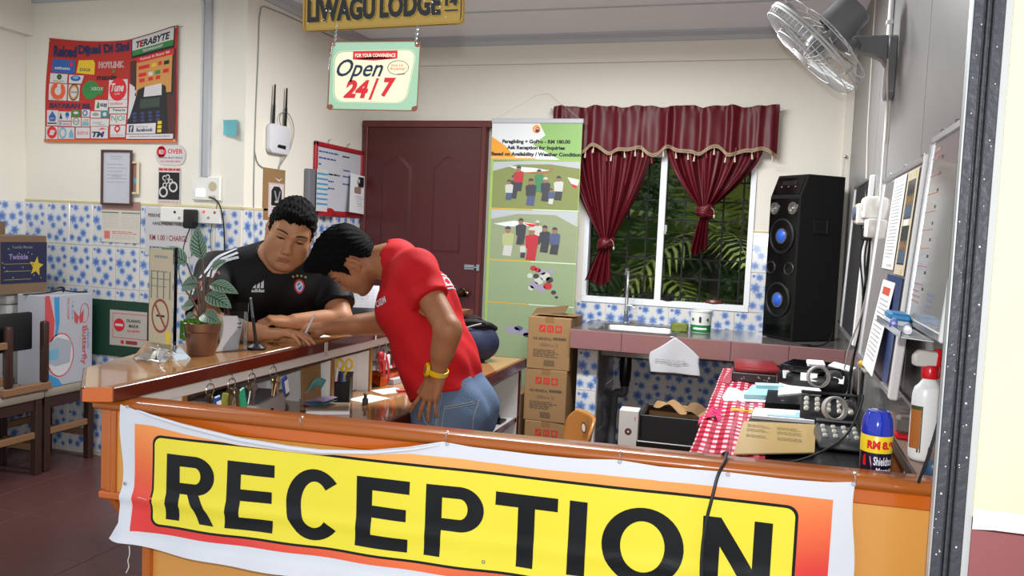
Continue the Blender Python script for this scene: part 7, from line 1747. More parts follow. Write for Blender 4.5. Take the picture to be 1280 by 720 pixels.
# navy backpack and a bottle at the far end of the desk
navyb = mat('navy_fabric', '#141a30', .7, noise=(30, '#1d2544', .7), bump=(120, .2)); strapm = mat('black_webbing', '#0c0d10', .6)
t = thing('backpack', 'dark navy backpack slumped on the far end of the inner desk', 'backpack', (-1.43, 3.97, ZD), R(10))
b = MB()
def bag(u, v):
    a = 2*PI*u; ph = -PI/2+PI*v; r_ = .135*(1+.05*math.sin(3*a+1)+.03*math.sin(7*a+v*5)); z = .10+.105*math.sin(ph)
    return (r_*math.cos(ph)**.7*math.cos(a), .85*r_*math.cos(ph)**.7*math.sin(a), max(0, z)+.008*math.sin(5*a+6*v)*math.cos(ph))
b.grid(bag, 40, 20, navyb); b.build('main_pouch', t, ang=80)
b = MB(); b.grid(lambda u, v: (-.11+.20*u, -.06+.13*v, .185+.05*math.sin(PI*u)*(1-.4*v)+.012*math.sin(9*u+4*v)), 16, 10, strapm); b.tube([(-.10, -.05, .17), (-.03, -.07, .20), (.03, -.08, .19), (.09, -.06, .20), (.12, .0, .17)], .014, strapm, 8, 2); b.tube([(-.08, -.07, .19), (.0, -.09, .215), (.08, -.07, .205)], .011, strapm, 8, 2); b.build('straps', t)
b = MB(); b.tube([(-.05, -.095, .17), (-.02, -.105, .175), (.02, -.10, .19), (.06, -.085, .20)], .004, pgry, 6, 2); b.build('zip', t)
t = thing('water_bottle', 'small clear bottle with a white cap behind the red shirt', 'bottle', (-1.57, 3.99, ZD))
b = MB(); b.lathe([(0, 0), (.034, 0), (.036, .02), (.034, .10), (.036, .17), (.026, .205), (.0145, .225), (.0145, .24)], mat('bottle_plastic', '#b8c6cc', .1, trans=.6, ior=1.15), 20); b.build('bottle_body', t)
b = MB(); b.lathe([(.0365, .06), (.0365, .12)], BLUEINK, 20); b.build('bottle_label', t)
b = MB(); b.lathe([(.0175, .228), (.0178, .25), (0, .252)], PAPER, 16); b.build('cap', t)
b = MB(); b.tube([(-1.30, 4.06, .4345+.006), (-1.29, 4.02, .47), (-1.30, 3.98, .50)], .012, BLACK, 8, 1); b.b2((-1.36, 3.98, .4345), (-1.26, 4.08, .446), BLACK, .003); tag(b.build('desk_lamp_base'), 'small dark object on the shelf of the desk\'s end cupboard', 'gadget')
# ================================================================== people: bodies grown as one continuous surface from a distance field
def V3(*a): return np.array(a, float)
class Field:
    def __init__(s, lo, hi, h):
        s.lo = np.array(lo, float); s.h = h; n = np.ceil((np.array(hi)-s.lo)/h).astype(int)+1
        s.n = n; s.F = np.full(n, .5, np.float32)
        s.ax = [s.lo[i]+h*np.arange(n[i]) for i in range(3)]
    def region(s, lo, hi):
        i0 = np.clip(np.floor((np.array(lo)-s.lo)/s.h).astype(int), 0, s.n); i1 = np.clip(np.ceil((np.array(hi)-s.lo)/s.h).astype(int)+1, 0, s.n)
        if np.any(i1 <= i0): return None, None
        sl = tuple(slice(a, b) for a, b in zip(i0, i1))
        X, Y, Z = np.meshgrid(*[s.ax[i][sl[i]] for i in range(3)], indexing='ij')
        return sl, np.stack([X, Y, Z], -1)
    def put(s, lo, hi, fn, k, op='u'):
        m = k+3*s.h+.004
        sl, P = s.region(np.array(lo)-m, np.array(hi)+m)
        if sl is None: return
        d = fn(P); A = s.F[sl]
        if op == 'u':
            h = np.maximum(k-np.abs(A-d), 0)/max(k, 1e-6); s.F[sl] = np.minimum(A, d)-h*h*k*.25
        elif op == 's':
            d = -d; h = np.maximum(k-np.abs(A-d), 0)/max(k, 1e-6); s.F[sl] = np.maximum(A, d)+h*h*k*.25
    def cone(s, a, b, ra, rb=None, k=.02, op='u'):
        a = np.array(a, float); b = np.array(b, float); rb = ra if rb is None else rb; ab = b-a; L2 = max(ab@ab, 1e-9)
        def fn(P):
            t = np.clip(((P-a)@ab)/L2, 0, 1); return np.linalg.norm(P-(a+t[..., None]*ab), axis=-1)-(ra+(rb-ra)*t)
        r = max(ra, rb); s.put(np.minimum(a, b)-r, np.maximum(a, b)+r, fn, k, op)
    def ell(s, c, r, k=.02, M=None, op='u'):
        c = np.array(c, float); r = np.array(r, float); M = np.eye(3) if M is None else M
        def fn(P):
            q = (P-c)@M; k0 = np.linalg.norm(q/r, axis=-1); k1 = np.linalg.norm(q/(r*r), axis=-1)+1e-9; return k0*(k0-1)/k1
        R_ = r.max(); s.put(c-R_, c+R_, fn, k, op)
    def clip(s, fn):
        """keep only where fn <= 0"""
        sl, P = s.region(s.lo, s.lo+s.h*s.n); s.F = np.maximum(s.F, fn(P).astype(np.float32))
    def bend(s, fn):
        sl, P = s.region(s.lo, s.lo+s.h*s.n); m = np.abs(s.F) < .05
        s.F[m] += fn(P[m]).astype(np.float32)
    def mesh(s, name, mats, parent):
        F = s.F; n = F.shape; In = F < 0
        cnt = np.zeros([d-1 for d in n], np.int16); acc = np.zeros([d-1 for d in n]+[3], np.float32)
        E = []
        for ax in range(3):
            a = [slice(None)]*3; b = [slice(None)]*3; a[ax] = slice(0, -1); b[ax] = slice(1, None)
            fa, fb = F[tuple(a)], F[tuple(b)]; cr = (fa < 0) != (fb < 0)
            idx = np.argwhere(cr); va = fa[cr]; vb = fb[cr]; t = va/(va-vb)
            pos = idx.astype(np.float32); pos[:, ax] += t
            E.append((ax, idx, va < 0))
            o = [i for i in range(3) if i != ax]
            for da in (0, 1):
                for db in (0, 1):
                    c = idx.copy(); c[:, o[0]] -= da; c[:, o[1]] -= db
                    ok = np.all(c >= 0, 1) & np.all(c < np.array(cnt.shape), 1)
                    np.add.at(cnt, tuple(c[ok].T), 1); np.add.at(acc, tuple(c[ok].T), pos[ok])
        cells = np.argwhere(cnt > 0); vid = np.full(cnt.shape, -1, np.int32); vid[tuple(cells.T)] = np.arange(len(cells))
        V = acc[tuple(cells.T)]/cnt[tuple(cells.T)][:, None]; V = V*s.h+s.lo
        faces = []
        for ax, idx, inside in E:
            o = [(ax+1) % 3, (ax+2) % 3]; q = []
            ok = np.ones(len(idx), bool)
            for da, db in ((1, 1), (0, 1), (0, 0), (1, 0)):
                c = idx.copy(); c[:, o[0]] -= da; c[:, o[1]] -= db
                g = np.all(c >= 0, 1) & np.all(c < np.array(cnt.shape), 1); ok &= g; c = np.clip(c, 0, np.array(cnt.shape)-1); q.append(vid[tuple(c.T)])
            q = np.stack(q, 1); q[~inside] = q[~inside][:, ::-1]
            faces.append(q[ok])
        Fc = np.concatenate(faces)
        # a light smoothing over neighbours takes out the grid steps
        for _ in range(2):
            S_ = np.zeros_like(V); c_ = np.zeros(len(V))
            for i in range(4):
                a, b = Fc[:, i], Fc[:, (i+1) % 4]; np.add.at(S_, a, V[b]); np.add.at(c_, a, 1); np.add.at(S_, b, V[a]); np.add.at(c_, b, 1)
            V = V*.55+.45*S_/np.maximum(c_, 1)[:, None]
        me = bpy.data.meshes.new(name); me.vertices.add(len(V)); me.vertices.foreach_set('co', V.astype(np.float32).ravel())
        me.loops.add(Fc.size); me.loops.foreach_set('vertex_index', Fc.ravel().astype(np.int32)); me.polygons.add(len(Fc)); me.polygons.foreach_set('loop_start', np.arange(0, Fc.size, 4, dtype=np.int32)); me.polygons.foreach_set('loop_total', np.full(len(Fc), 4, np.int32))
        me.polygons.foreach_set('use_smooth', np.ones(len(Fc), bool)); me.update(calc_edges=True); me.validate()
        for m in mats: me.materials.append(m)
        o = obj(name, me, parent)
        if parent: me.transform(Matrix.Translation(-parent.location))
        return o, V
def bvh(o):
    me = o.data; off = o.parent.location if o.parent else Vector()
    return BVHTree.FromPolygons([v.co+off for v in me.vertices], [tuple(p.vertices) for p in me.polygons])

def skinmat(name, c, c2, lip):
    m = bpy.data.materials.new(name); m.use_nodes = True; nt = m.node_tree; b = nt.nodes['Principled BSDF']
    b.inputs['Roughness'].default_value = .52; b.inputs['Specular IOR Level'].default_value = .35; b.inputs['Subsurface Weight'].default_value = .12; b.inputs['Subsurface Radius'].default_value = (.012, .005, .003); b.inputs['Subsurface Scale'].default_value = .5
    tc = nt.nodes.new('ShaderNodeTexCoord'); n = nt.nodes.new('ShaderNodeTexNoise'); n.inputs['Scale'].default_value = 16; n.inputs['Detail'].default_value = 4; nt.links.new(tc.outputs['Object'], n.inputs[0])
    mx = nt.nodes.new('ShaderNodeMix'); mx.data_type = 'RGBA'; nt.links.new(n.outputs[0], mx.inputs[0]); mx.inputs[6].default_value = C(c); mx.inputs[7].default_value = C(c2)
    prev = mx.outputs[2]
    for an, col in (('lip', lip), ('stubble', '#5d4638')):
        a = nt.nodes.new('ShaderNodeAttribute'); a.attribute_name = an
        k = nt.nodes.new('ShaderNodeMix'); k.data_type = 'RGBA'; nt.links.new(a.outputs['Fac'], k.inputs[0]); nt.links.new(prev, k.inputs[6]); k.inputs[7].default_value = C(col); prev = k.outputs[2]
    nt.links.new(prev, b.inputs['Base Color'])
    n2 = nt.nodes.new('ShaderNodeTexNoise'); n2.inputs['Scale'].default_value = 220; nt.links.new(tc.outputs['Object'], n2.inputs[0]); bp = nt.nodes.new('ShaderNodeBump'); bp.inputs['Strength'].default_value = .08; bp.inputs['Distance'].default_value = .004; nt.links.new(n2.outputs[0], bp.inputs['Height']); nt.links.new(bp.outputs[0], b.inputs['Normal'])
    return m

class Head:
    """local axes: x the subject's right, y out of the face, z to the crown; origin between the ears"""
    def __init__(s, c, B, k): s.c = np.array(c, float); s.B = np.array(B, float); s.k = k
    def w(s, p): return s.c+s.B @ (np.array(p, float)*s.k)
    def loc(s, P): return ((P-s.c) @ s.B)/s.k
    def grow(s, f, wide=1., fat=0.):
        k = s.k; M = s.B
        E = lambda c, r, kk=.02, op='u', rot=None: f.ell(s.w(c), np.array(r)*k, kk*k, M if rot is None else M @ rot, op)
        Cn = lambda a, b, ra, rb=None, kk=.015, op='u': f.cone(s.w(a), s.w(b), ra*k, (ra if rb is None else rb)*k, kk*k, op)
        W = wide
        E((0, -.008, .038), (.077*W, .098, .086)); E((0, .012, .0), (.070*W, .078, .09), .03)
        E((0, .040, -.035), (.058*W, .052, .075), .03); E((0, .052, -.082), (.040*W, .036, .030), .03)
        for sg in (-1, 1):
            Cn((sg*.060*W, .0, -.045), (sg*.026*W, .070, -.088), .018+fat*.5, .018+fat*.5, .03)
            E((sg*.042*W, .060, -.028), (.026+fat, .024+fat*.6, .028+fat), .025)
            if fat: E((sg*.046*W, .042, -.058), (.026, .026, .032), .03)
            Cn((sg*.046*W, .072, .028), (sg*.014, .090, .025), .011, .012, .015)
        if fat: E((0, .030, -.104), (.042, .040, .026), .03)
        E((0, .083, -.095), (.020, .016, .016), .02)
        for sg in (-1, 1):
            E((sg*.032, .101, .008), (.017, .014, .011), .012, 's')
            E((sg*.0325, .0765, .009), (.0165, .0145, .013), .004)                       # eyeball under its lids
            Cn((sg*.018, .0890, .0125), (sg*.046, .0800, .0125), .0042, .0042, .004); Cn((sg*.018, .087, .0015), (sg*.045, .079, .001), .0034, .0034, .005)
        Cn((0, .088, .014), (0, .106, -.026), .0075, .0095, .014); E((0, .109, -.032), (.0125, .011, .0105), .008)
        for sg in (-1, 1): E((sg*.0125, .101, -.036), (.0075, .0085, .0068), .006)
        for sg in (-1, 1): E((sg*.0065, .107, -.0425), (.0034, .0045, .003), .002, 's')
        Cn((0, .096, -.043), (0, .098, -.053), .003, .003, .01, 's')
        E((0, .086, -.062), (.026, .016, .018), .02)
        Cn((-.019, .0925, -.0615), (0, .0985, -.0585), .0045, .006, .006); Cn((.019, .0925, -.0615), (0, .0985, -.0585), .0045, .006, .006)
        Cn((-.015, .0925, -.0705), (.015, .0925, -.0705), .0062, .0062, .008); Cn((0, .094, -.071), (0, .0955, -.071), .0062, .0062, .006)
        Cn((-.023, .093, -.0652), (0, .103, -.0648), .0012, .0014, .003, 's'); Cn((.023, .093, -.0652), (0, .103, -.0648), .0012, .0014, .003, 's')
        Cn((-.014, .096, -.082), (.014, .096, -.082), .004, .004, .014, 's')
        for sg in (-1, 1):
            a = math.radians(16); rot = np.array([[1, 0, 0], [0, math.cos(a), math.sin(a)], [0, -math.sin(a), math.cos(a)]])
            r2 = np.array([[math.cos(sg*.35), -math.sin(sg*.35), 0], [math.sin(sg*.35), math.cos(sg*.35), 0], [0, 0, 1]]) @ rot
            E((sg*.080*W, -.010, .003), (.0085, .0195, .032), .008, 'u', r2)
            E((sg*(.080*W+.010), -.006, .006), (.0075, .0115, .020), .004, 's', r2)
            E((sg*.079*W, .0, -.024), (.007, .009, .010), .006)
    def attrs(s, o, V, stub=0.):
        q = s.loc(V); x, y, z = q[:, 0], q[:, 1], q[:, 2]; me = o.data
        lip = np.clip(1.25-((x/.023)**2+((z+.065)/.0105)**2), 0, 1)*(y > .08)*(y < .13)*.8
        a = me.attributes.new('lip', 'FLOAT', 'POINT'); a.data.foreach_set('value', lip.astype(np.float32))
        st = np.clip((-.045-z)/.03, 0, 1)*np.clip((y+.0)/.03, 0, 1)*(np.abs(z+.065) < .06)*(np.linalg.norm(q, axis=1) < .15)*stub
        a = me.attributes.new('stubble', 'FLOAT', 'POINT'); a.data.foreach_set('value', st.astype(np.float32))
    def hair(s, name, parent, line, mats, top=.016, side=.010, extra=(), h=.0032, wide=1., seed=0, tuft=.004):
        lo = s.c-.19; hi = s.c+.19; f = Field(lo, hi, h); k = s.k; M = s.B; W = wide
        E = lambda c, r, kk=.02, rot=None: f.ell(s.w(c), np.array(r)*k, kk*k, M if rot is None else M @ rot)
        E((0, -.010, .038+top*.5), (.077*W+side, .098+side, .086+top*.7)); E((0, -.01, .0), (.074*W+side, .082+side, .075), .03)
        for c, r in extra: E(c, r, .02)
        def cut(P):
            q = s.loc(P); x, y, z = q[..., 0], q[..., 1], q[..., 2]
            hl = np.interp(y, line[0], line[1])+tuft*np.sin(x*170+seed)*(y > .03)+.6*tuft*np.sin(x*390+y*90+2*seed)+.4*tuft*np.sin(y*420+x*60)
            return (hl-z)*k*.8
        f.clip(cut)
        def strands(P):
            q = s.loc(P); x, y, z = q[..., 0], q[..., 1], q[..., 2]; ph = np.arctan2(x, z+.02)*30+seed
            return -k*(.0022*np.sin(ph+14*np.sin(y*24+seed))+.0016*np.sin(ph*2.3+y*60)+.0016*np.sin(y*150+x*70))
        f.bend(strands)
        return f.mesh(name, mats, parent)

def hand(f, wrist, fw, n, thumb, curl, spread, k_=1., thumb_dir=None, thumb_curl=20):
    """palm of four metacarpals, four unequal three-bone fingers and a thumb off the palm's side. n = where the palm looks, thumb = towards the thumb"""
    w = np.array(wrist, float); u = lambda a: np.array(a, float)/np.linalg.norm(a)
    fw = u(fw); n = np.array(n, float); n = u(n-fw*(n@fw)); t = np.array(thumb, float); t = u(t-fw*(t@fw)-n*(t@n))
    kn = []
    for i, (dx, L) in enumerate(((.031, .088), (.010, .092), (-.011, .088), (-.030, .080))):
        dx *= k_; L *= k_; b = w+t*dx*.55+fw*.012; e = w+t*dx+fw*L-n*.002
        f.cone(b, e, .0145*k_, .0112*k_, .012); kn.append(e)
    f.ell(w+fw*.045*k_+t*.028*k_+n*.010*k_, np.array([.016, .016, .022])*k_, .015)
    f.cone(w+fw*.02*k_-t*.022*k_+n*.006, w+fw*.06*k_-t*.026*k_+n*.005, .013*k_, .012*k_, .012)
    out = []
    for i, ((a, b, c), LL, r) in enumerate(zip(curl, ((.040, .024, .020), (.044, .028, .021), (.041, .026, .020), (.032, .020, .018)), (.0088, .0090, .0086, .0076))):
        p = kn[i]; sp = math.radians(spread[i]); d0 = u(fw*math.cos(sp)+t*math.sin(sp)); ang = 0; rr = r*k_
        for ln, da, q in zip(LL, (a, b, c), (1., .93, .86)):
            ang += math.radians(da); d = d0*math.cos(ang)+n*math.sin(ang); e = p+d*ln*k_; f.cone(p, e, rr, rr*.92, .0035); p = e; rr *= .92
        out.append(p)
    td = u(thumb_dir if thumb_dir is not None else fw*.75+t*.6+n*.25); p = w+fw*.030*k_+t*.030*k_+n*.006; e = p+td*.036*k_; f.cone(w+fw*.012+t*.014*k_, p, .013*k_, .0125*k_, .01); f.cone(p, e, .0118*k_, .0100*k_, .006)
    d2 = u(td+fw*math.sin(math.radians(thumb_curl))); e2 = e+d2*.027*k_; f.cone(e, e2, .0098*k_, .0082*k_, .003); out.append(e2)
    return out

def brow_line(hd, tree, pts, r, m, b, off=.0012):
    """a thin ridge laid on the face along local (x, z) points"""
    P = []
    for x, z in pts:
        o = Vector(hd.w((x, .20, z))); d = Vector(hd.B @ np.array([0, -1., 0])); h = tree.ray_cast(o, d)
        if h[0] is not None: P.append(h[0]-d*off)
    if len(P) > 1: b.tube(P, r if len(r) == len(P) else [r[0]]*len(P), m, 6)
def decal(b, tree, polys_v, faces, m, fn, dirn, off=.0016, far=.4):
    """lay flat print on a garment: fn maps (a, c) to a start point, cast along dirn"""
    d = Vector(dirn).normalized(); out = []; ok = True
    for p in polys_v:
        o = Vector(fn(p[0], p[1])); h = tree.ray_cast(o-d*far, d)
        out.append((h[0] if h[0] is not None else o)-d*off)
    b.add(out, faces, m)
def text_decal(b, tree, body, fn, dirn, m, x, z, w_, h_, bold=.03):
    v, f, W, H = text_geo(body, bold, 0); decal(b, tree, [(x+a*w_/W, z+c*h_/H) for a, c in v], f, m, fn, dirn)
def sub(P, n=3):
    """densify an outline"""
    return [((a[0]*(n-i)+c[0]*i)/n, (a[1]*(n-i)+c[1]*i)/n) for a, c in zip(P, P[1:]+P[:1]) for i in range(n)]
def local(b, parent): b.v = [tuple(Vector(p)-parent.location) for p in b.v]; return b

hairm = mat('black_hair', '#060506', .8, spec=.12, bump=(130, .5), stretch=(1, 1, 3)); browm = mat('brow_hair', '#15100e', .7); lash = mat('lash_line', '#120d0c', .6)
skinA = skinmat('skin_warm', '#ae7a55', '#9a6848', '#8e5046'); skinB = skinmat('skin_tan', '#a06d4a', '#8e5c3e', '#824a40')

# ------------------------------------------------------------------ the seated-forward man in the black jersey
pb = thing('person', 'heavy-set man in a black jersey with white shoulder stripes leaning on the counter', 'person', (-2.1, 3.05, 0))
hA = Head((-1.676, 2.661, 1.371), [[-.7729, .4976, .3936], [-.5798, -.806, -.1195], [.2578, -.3206, .9115]], 1.0)
SR, SL = V3(-1.965, 2.625, 1.205), V3(-1.665, 2.935, 1.195); NB = V3(-1.80, 2.765, 1.265); PV = V3(-2.12, 3.08, .86)
ER, WR = V3(-1.835, 2.40, 1.046), V3(-1.628, 2.425, 1.034); EL, WL = V3(-1.565, 2.85, 1.05), V3(-1.672, 2.70, 1.045)
lat = V3(.707, .707, 0); ap = V3(.707, -.707, 0)
def torsoA(f, g):
    for sg in (-1, 1):
        f.cone(PV+lat*.075*sg, V3(-1.93, 2.90, 1.06)+lat*.085*sg, .15+g, .150+g, .06); f.cone(V3(-1.93, 2.90, 1.06)+lat*.085*sg, V3(-1.83, 2.80, 1.17)+lat*.085*sg, .150+g, .112+g, .06)
    f.cone(V3(-1.83, 2.80, 1.17)-lat*.08, SR, .105+g, .064+g, .05); f.cone(V3(-1.83, 2.80, 1.17)+lat*.08, SL, .105+g, .064+g, .05)
    f.cone(V3(-1.83, 2.80, 1.20), NB, .085+g, .066+g, .05); f.cone(NB+lat*.02, SR+V3(.02, .01, .03), .058+g, .045+g, .05); f.cone(NB+lat*.02, SL+V3(0, 0, .03), .058+g, .045+g, .05)
fA = Field((-2.34, 2.27, .70), (-1.34, 3.32, 1.55), .0036)
torsoA(fA, 0)
fA.cone(NB, hA.w((0, -.018, -.05)), .064, .062, .04)
hA.grow(fA, .97, .0028)
fA.cone(SR, ER, .056, .047, .03); fA.cone(ER, WR, .045, .030, .012); fA.cone(ER+(WR-ER)*.05, ER+(WR-ER)*.5, .047, .042, .02)
fA.cone(SL, EL, .056, .047, .03); fA.cone(EL, WL, .045, .030, .012)
hand(fA, WR, (.93, .34, .03), (0, 0, -1), (-.3, .93, 0), ((8, 22, 12), (9, 24, 12), (10, 26, 12), (12, 28, 14)), (4, 1, -3, -8), 1.0, (.72, .66, -.15))
hand(fA, WL, (-.80, -.60, .06), (-.1, .1, -1), (-.6, .8, 0), ((30, 45, 30), (32, 48, 30), (34, 48, 30), (36, 48, 30)), (4, 1, -3, -7), 1.0, (-.95, .2, -.25))
bodyA, VA = fA.mesh('body', [skinA], pb); hA.attrs(bodyA, VA, .12)
tA = bvh(bodyA)
gA = Field((-2.38, 2.25, .66), (-1.38, 3.36, 1.40), .0050)
torsoA(gA, .011)
gA.cone(SR, SR+(ER-SR)*.80, .070, .074, .03); gA.cone(SL, SL+(EL-SL)*.85, .070, .074, .03)
def jersey_cut(P):
    d1 = .80-P[..., 2]
    uR = (ER-SR)/np.linalg.norm(ER-SR); uL = (EL-SL)/np.linalg.norm(EL-SL)
    eR = (P-SR)@uR-.235; inR = np.linalg.norm(P-(SR+(ER-SR)*.8), axis=-1) < .13
    eL = (P-SL)@uL-.135; inL = np.linalg.norm(P-(SL+(EL-SL)*.85), axis=-1) < .12
    r = np.maximum(d1, np.where(inR, eR, -1)); r = np.maximum(r, np.where(inL & (P[..., 2] < 1.14), eL, -1))
    ax_ = hA.w((0, -.018, -.05))-NB; ax_ /= np.linalg.norm(ax_); q = P-NB; tt = q@ax_; rad = np.linalg.norm(q-tt[..., None]*ax_, axis=-1)
    return np.maximum(r, np.minimum(tt-.018, .080-rad))
gA.clip(jersey_cut)
gA.bend(lambda P: .0026*np.sin(P@(lat*26+V3(0, 0, 34)))*np.sin(P@(ap*19)+1.2)+.0016*np.sin(P@V3(40, 22, -46)))
jm = mat('black_jersey', '#070709', .65, noise=(45, '#0b0b0d', .6), bump=(260, .12), spec=.25)
jers, _ = gA.mesh('jersey', [jm], pb); tJ = bvh(jers)
line = ((-.12, -.095, -.06, -.042, -.032, .014, .020, .036, .046, .062, .085, .12), (-.075, -.065, -.045, -.01, .037, .037, .012, -.008, .040, .066, .071, .072))
hA.hair('hair', pb, line, [hairm], .012, .006, (((0, .062, .092), (.055, .032, .022)), ((.03, .075, .080), (.020, .016, .016))), wide=.98, seed=1.3, tuft=.0045)
b = MB()
for sg in (-1, 1): brow_line(hA, tA, [(sg*.014, .0295), (sg*.024, .0322), (sg*.036, .0335), (sg*.047, .032), (sg*.056, .029)], [.0024, .0032, .003, .0024, .0012], browm, b, .0006)
local(b, pb).build('eyebrows', pb)
b = MB()
for sg in (-1, 1): brow_line(hA, tA, [(sg*.0175, .0055), (sg*.024, .0068), (sg*.033, .0064), (sg*.041, .0056), (sg*.048, .0050)], [.0014, .0024, .0030, .0027, .0016], lash, b, .0004)
for sg in (-1, 1): brow_line(hA, tA, [(sg*.027, .0030), (sg*.033, .0028), (sg*.039, .0028)], [.0010, .0020, .0010], mat('iris_dark', '#0c0808', .2), b, -.0002)
for sg in (-1, 1): brow_line(hA, tA, [(sg*.019, .0165), (sg*.033, .0185), (sg*.046, .0155)], [.0006, .0008, .0006], mat('lid_crease', '#6a4030', .6), b, .0001)
local(b, pb).build('eyes', pb)
b = MB(); brow_line(hA, tA, [(-.022, -.0645), (-.012, -.0655), (0, -.0648), (.012, -.0655), (.022, -.0645)], [.0008, .0012, .0013, .0012, .0008], mat('mouth_seam', '#4a2420', .6), b, -.0002)
for sg in (-1, 1): brow_line(hA, tA, [(sg*.004, -.0425), (sg*.009, -.0425)], [.0018, .0018], mat('nostril', '#2c1612', .8), b, -.0004)
local(b, pb).build('mouth_and_nostrils', pb)
# jersey details
def chestA(a, c):                              # a along the shoulders (to the subject's left), c up
    return V3(-1.84, 2.79, 1.13)+lat*a+V3(0, 0, c)+ap*.1
dA = -ap+V3(0, 0, -.25)
wh = mat('jersey_white', '#bfc2c8', .5); rj = mat('jersey_red', '#a81f2c', .5); bj = mat('jersey_blue', '#3f68b0', .5); gj = mat('jersey_gold', '#a8843a', .5)
b = MB()
for k in range(3):
    # from the collar over the shoulder to the sleeve
    p0 = V3(-1.895, 2.655, 1.30)+V3(.018, -.020, -.008)*k; p1 = V3(-1.925, 2.50, 1.19)+V3(.024, -.001, .012)*k; n_ = 26; L_ = []
    for i in range(n_+1):
        t = i/n_; p = p0*(1-t)+p1*t+V3(-.03, -.03, .035)*math.sin(PI*t)*.6
        q, nn, _, _ = tJ.find_nearest(Vector(p)); L_.append((q+nn*.0016, nn))
    vs = []; 
    for i in range(n_+1):
        tg = (L_[min(i+1, n_)][0]-L_[max(i-1, 0)][0]).normalized(); s_ = tg.cross(L_[i][1]).normalized()
        vs += [L_[i][0]-s_*.0056, L_[i][0]+s_*.0056]
    b.add(vs, [(2*i, 2*i+1, 2*i+3, 2*i+2) for i in range(n_)], wh)
local(b, pb).build('shoulder_stripes', pb, ang=80)
b = MB()
for k, hgt in enumerate((.014, .021, .029)):
    x = -.088+.014*k; decal(b, tJ, [(x, .028), (x+.011, .028), (x+.011-.0, .028+hgt), (x+.002, .028+hgt-.008)], [(0, 1, 2, 3)], wh, chestA, dA)
text_decal(b, tJ, 'adidas', chestA, dA, wh, -.092, .013, .046, .013, .04)
local(b, pb).build('chest_logo', pb)
b = MB(); cx, cz = .082, .035
shield = [(cx+.020*math.cos(t)*(1-.25*max(0, -math.sin(t))), cz+.028*math.sin(t)) for t in [2*PI*i/20 for i in range(20)]]
decal(b, tJ, shield, [tuple(range(20))], rj, chestA, dA, .0016); decal(b, tJ, [(cx+(p[0]-cx)*.72, cz+(p[1]-cz)*.72) for p in shield], [tuple(range(20))], wh, chestA, dA, .0022); decal(b, tJ, [(cx+(p[0]-cx)*.50, cz+(p[1]-cz)*.55) for p in shield], [tuple(range(20))], bj, chestA, dA, .0028)
for k in range(3): decal(b, tJ, [(cx-.012+.006*k, cz-.008+.005*k), (cx-.006+.006*k, cz-.008+.005*k), (cx-.002+.006*k, cz+.002+.005*k), (cx-.008+.006*k, cz+.002+.005*k)], [(0, 1, 2, 3)], wh, chestA, dA, .0034)
local(b, pb).build('club_crest', pb)
b = MB()
for k in range(4):
    sx, sz = cx-.024+.016*k, cz+.043-.004*abs(k-1.5)
    st = [(sx+(.0065 if i % 2 == 0 else .003)*math.sin(2*PI*i/10), sz+(.0065 if i % 2 == 0 else .003)*math.cos(2*PI*i/10)) for i in range(10)]; decal(b, tJ, st, [tuple(range(10))], gj, chestA, dA)
local(b, pb).build('crest_stars', pb)
uR = (ER-SR)/np.linalg.norm(ER-SR); sn = V3(.15, -.97, .15); sn -= uR*(sn@uR); sn /= np.linalg.norm(sn); sa = np.cross(uR, sn)
def sleeveA(a, c): return SR+uR*(.165-c)+sa*(-a)+sn*.05
b = MB(); decal(b, tJ, [(-.022, -.030), (.022, -.030), (.022, .030), (-.022, .030)], [(0, 1, 2, 3)], wh, sleeveA, -sn); decal(b, tJ, [(-.016, -.004), (.016, -.004), (.016, .025), (-.016, .025)], [(0, 1, 2, 3)], rj, sleeveA, -sn, .0024); decal(b, tJ, [(-.008, .002), (.010, .010), (.006, .02), (-.004, .016)], [(0, 1, 2, 3)], INK, sleeveA, -sn, .003); text_decal(b, tJ, 'LIGA', sleeveA, -sn, INK, -.016, -.022, .032, .012, .03); local(b, pb).build('sleeve_badge', pb)
b = MB(); ring = []
for i in range(28):
    t = 2*PI*i/28; p = SR+uR*.232+(sa*math.cos(t)+sn*math.sin(t))*.12; h_ = tJ.ray_cast(Vector(p), Vector(-(sa*math.cos(t)+sn*math.sin(t)))); 
    if h_[0] is not None and (h_[0]-Vector(SR+uR*.232)).length < .11: ring.append(h_[0])
if len(ring) > 8: b.tube(ring, .0028, rj, 5, 0, True)
local(b, pb).build('sleeve_piping', pb)
# trousers and shoes, hidden behind the counter
tr = mat('dark_trousers', '#1c1e24', .8, bump=(90, .2)); shoe = mat('black_shoe', '#101012', .5)
q_ = Field((-2.45, 2.75, -.01), (-1.84, 3.40, .95), .010)
for sg in (-1, 1):
    h0 = PV+lat*.09*sg+V3(0, 0, -.02); kn = V3(-2.06, 3.05, .46)+lat*.10*sg; an = V3(-2.13, 3.12, .07)+lat*.11*sg
    q_.cone(h0, kn, .125, .075, .05); q_.cone(kn, an, .075, .062, .02)
q_.cone(PV+V3(0, 0, .04)-lat*.06, PV+V3(0, 0, .04)+lat*.06, .135, .135, .05)
q_.mesh('trousers', [tr], pb)
for sg in (-1, 1):
    an = V3(-2.13, 3.12, .0)+lat*.11*sg; q_ = Field(an-.22, an+.26, .008); q_.cone(an-ap*.04+V3(0, 0, .045), an+ap*.15+V3(0, 0, .034), .044, .036, .02); q_.clip(lambda P: .003-P[..., 2]); q_.mesh('shoe', [shoe], pb)

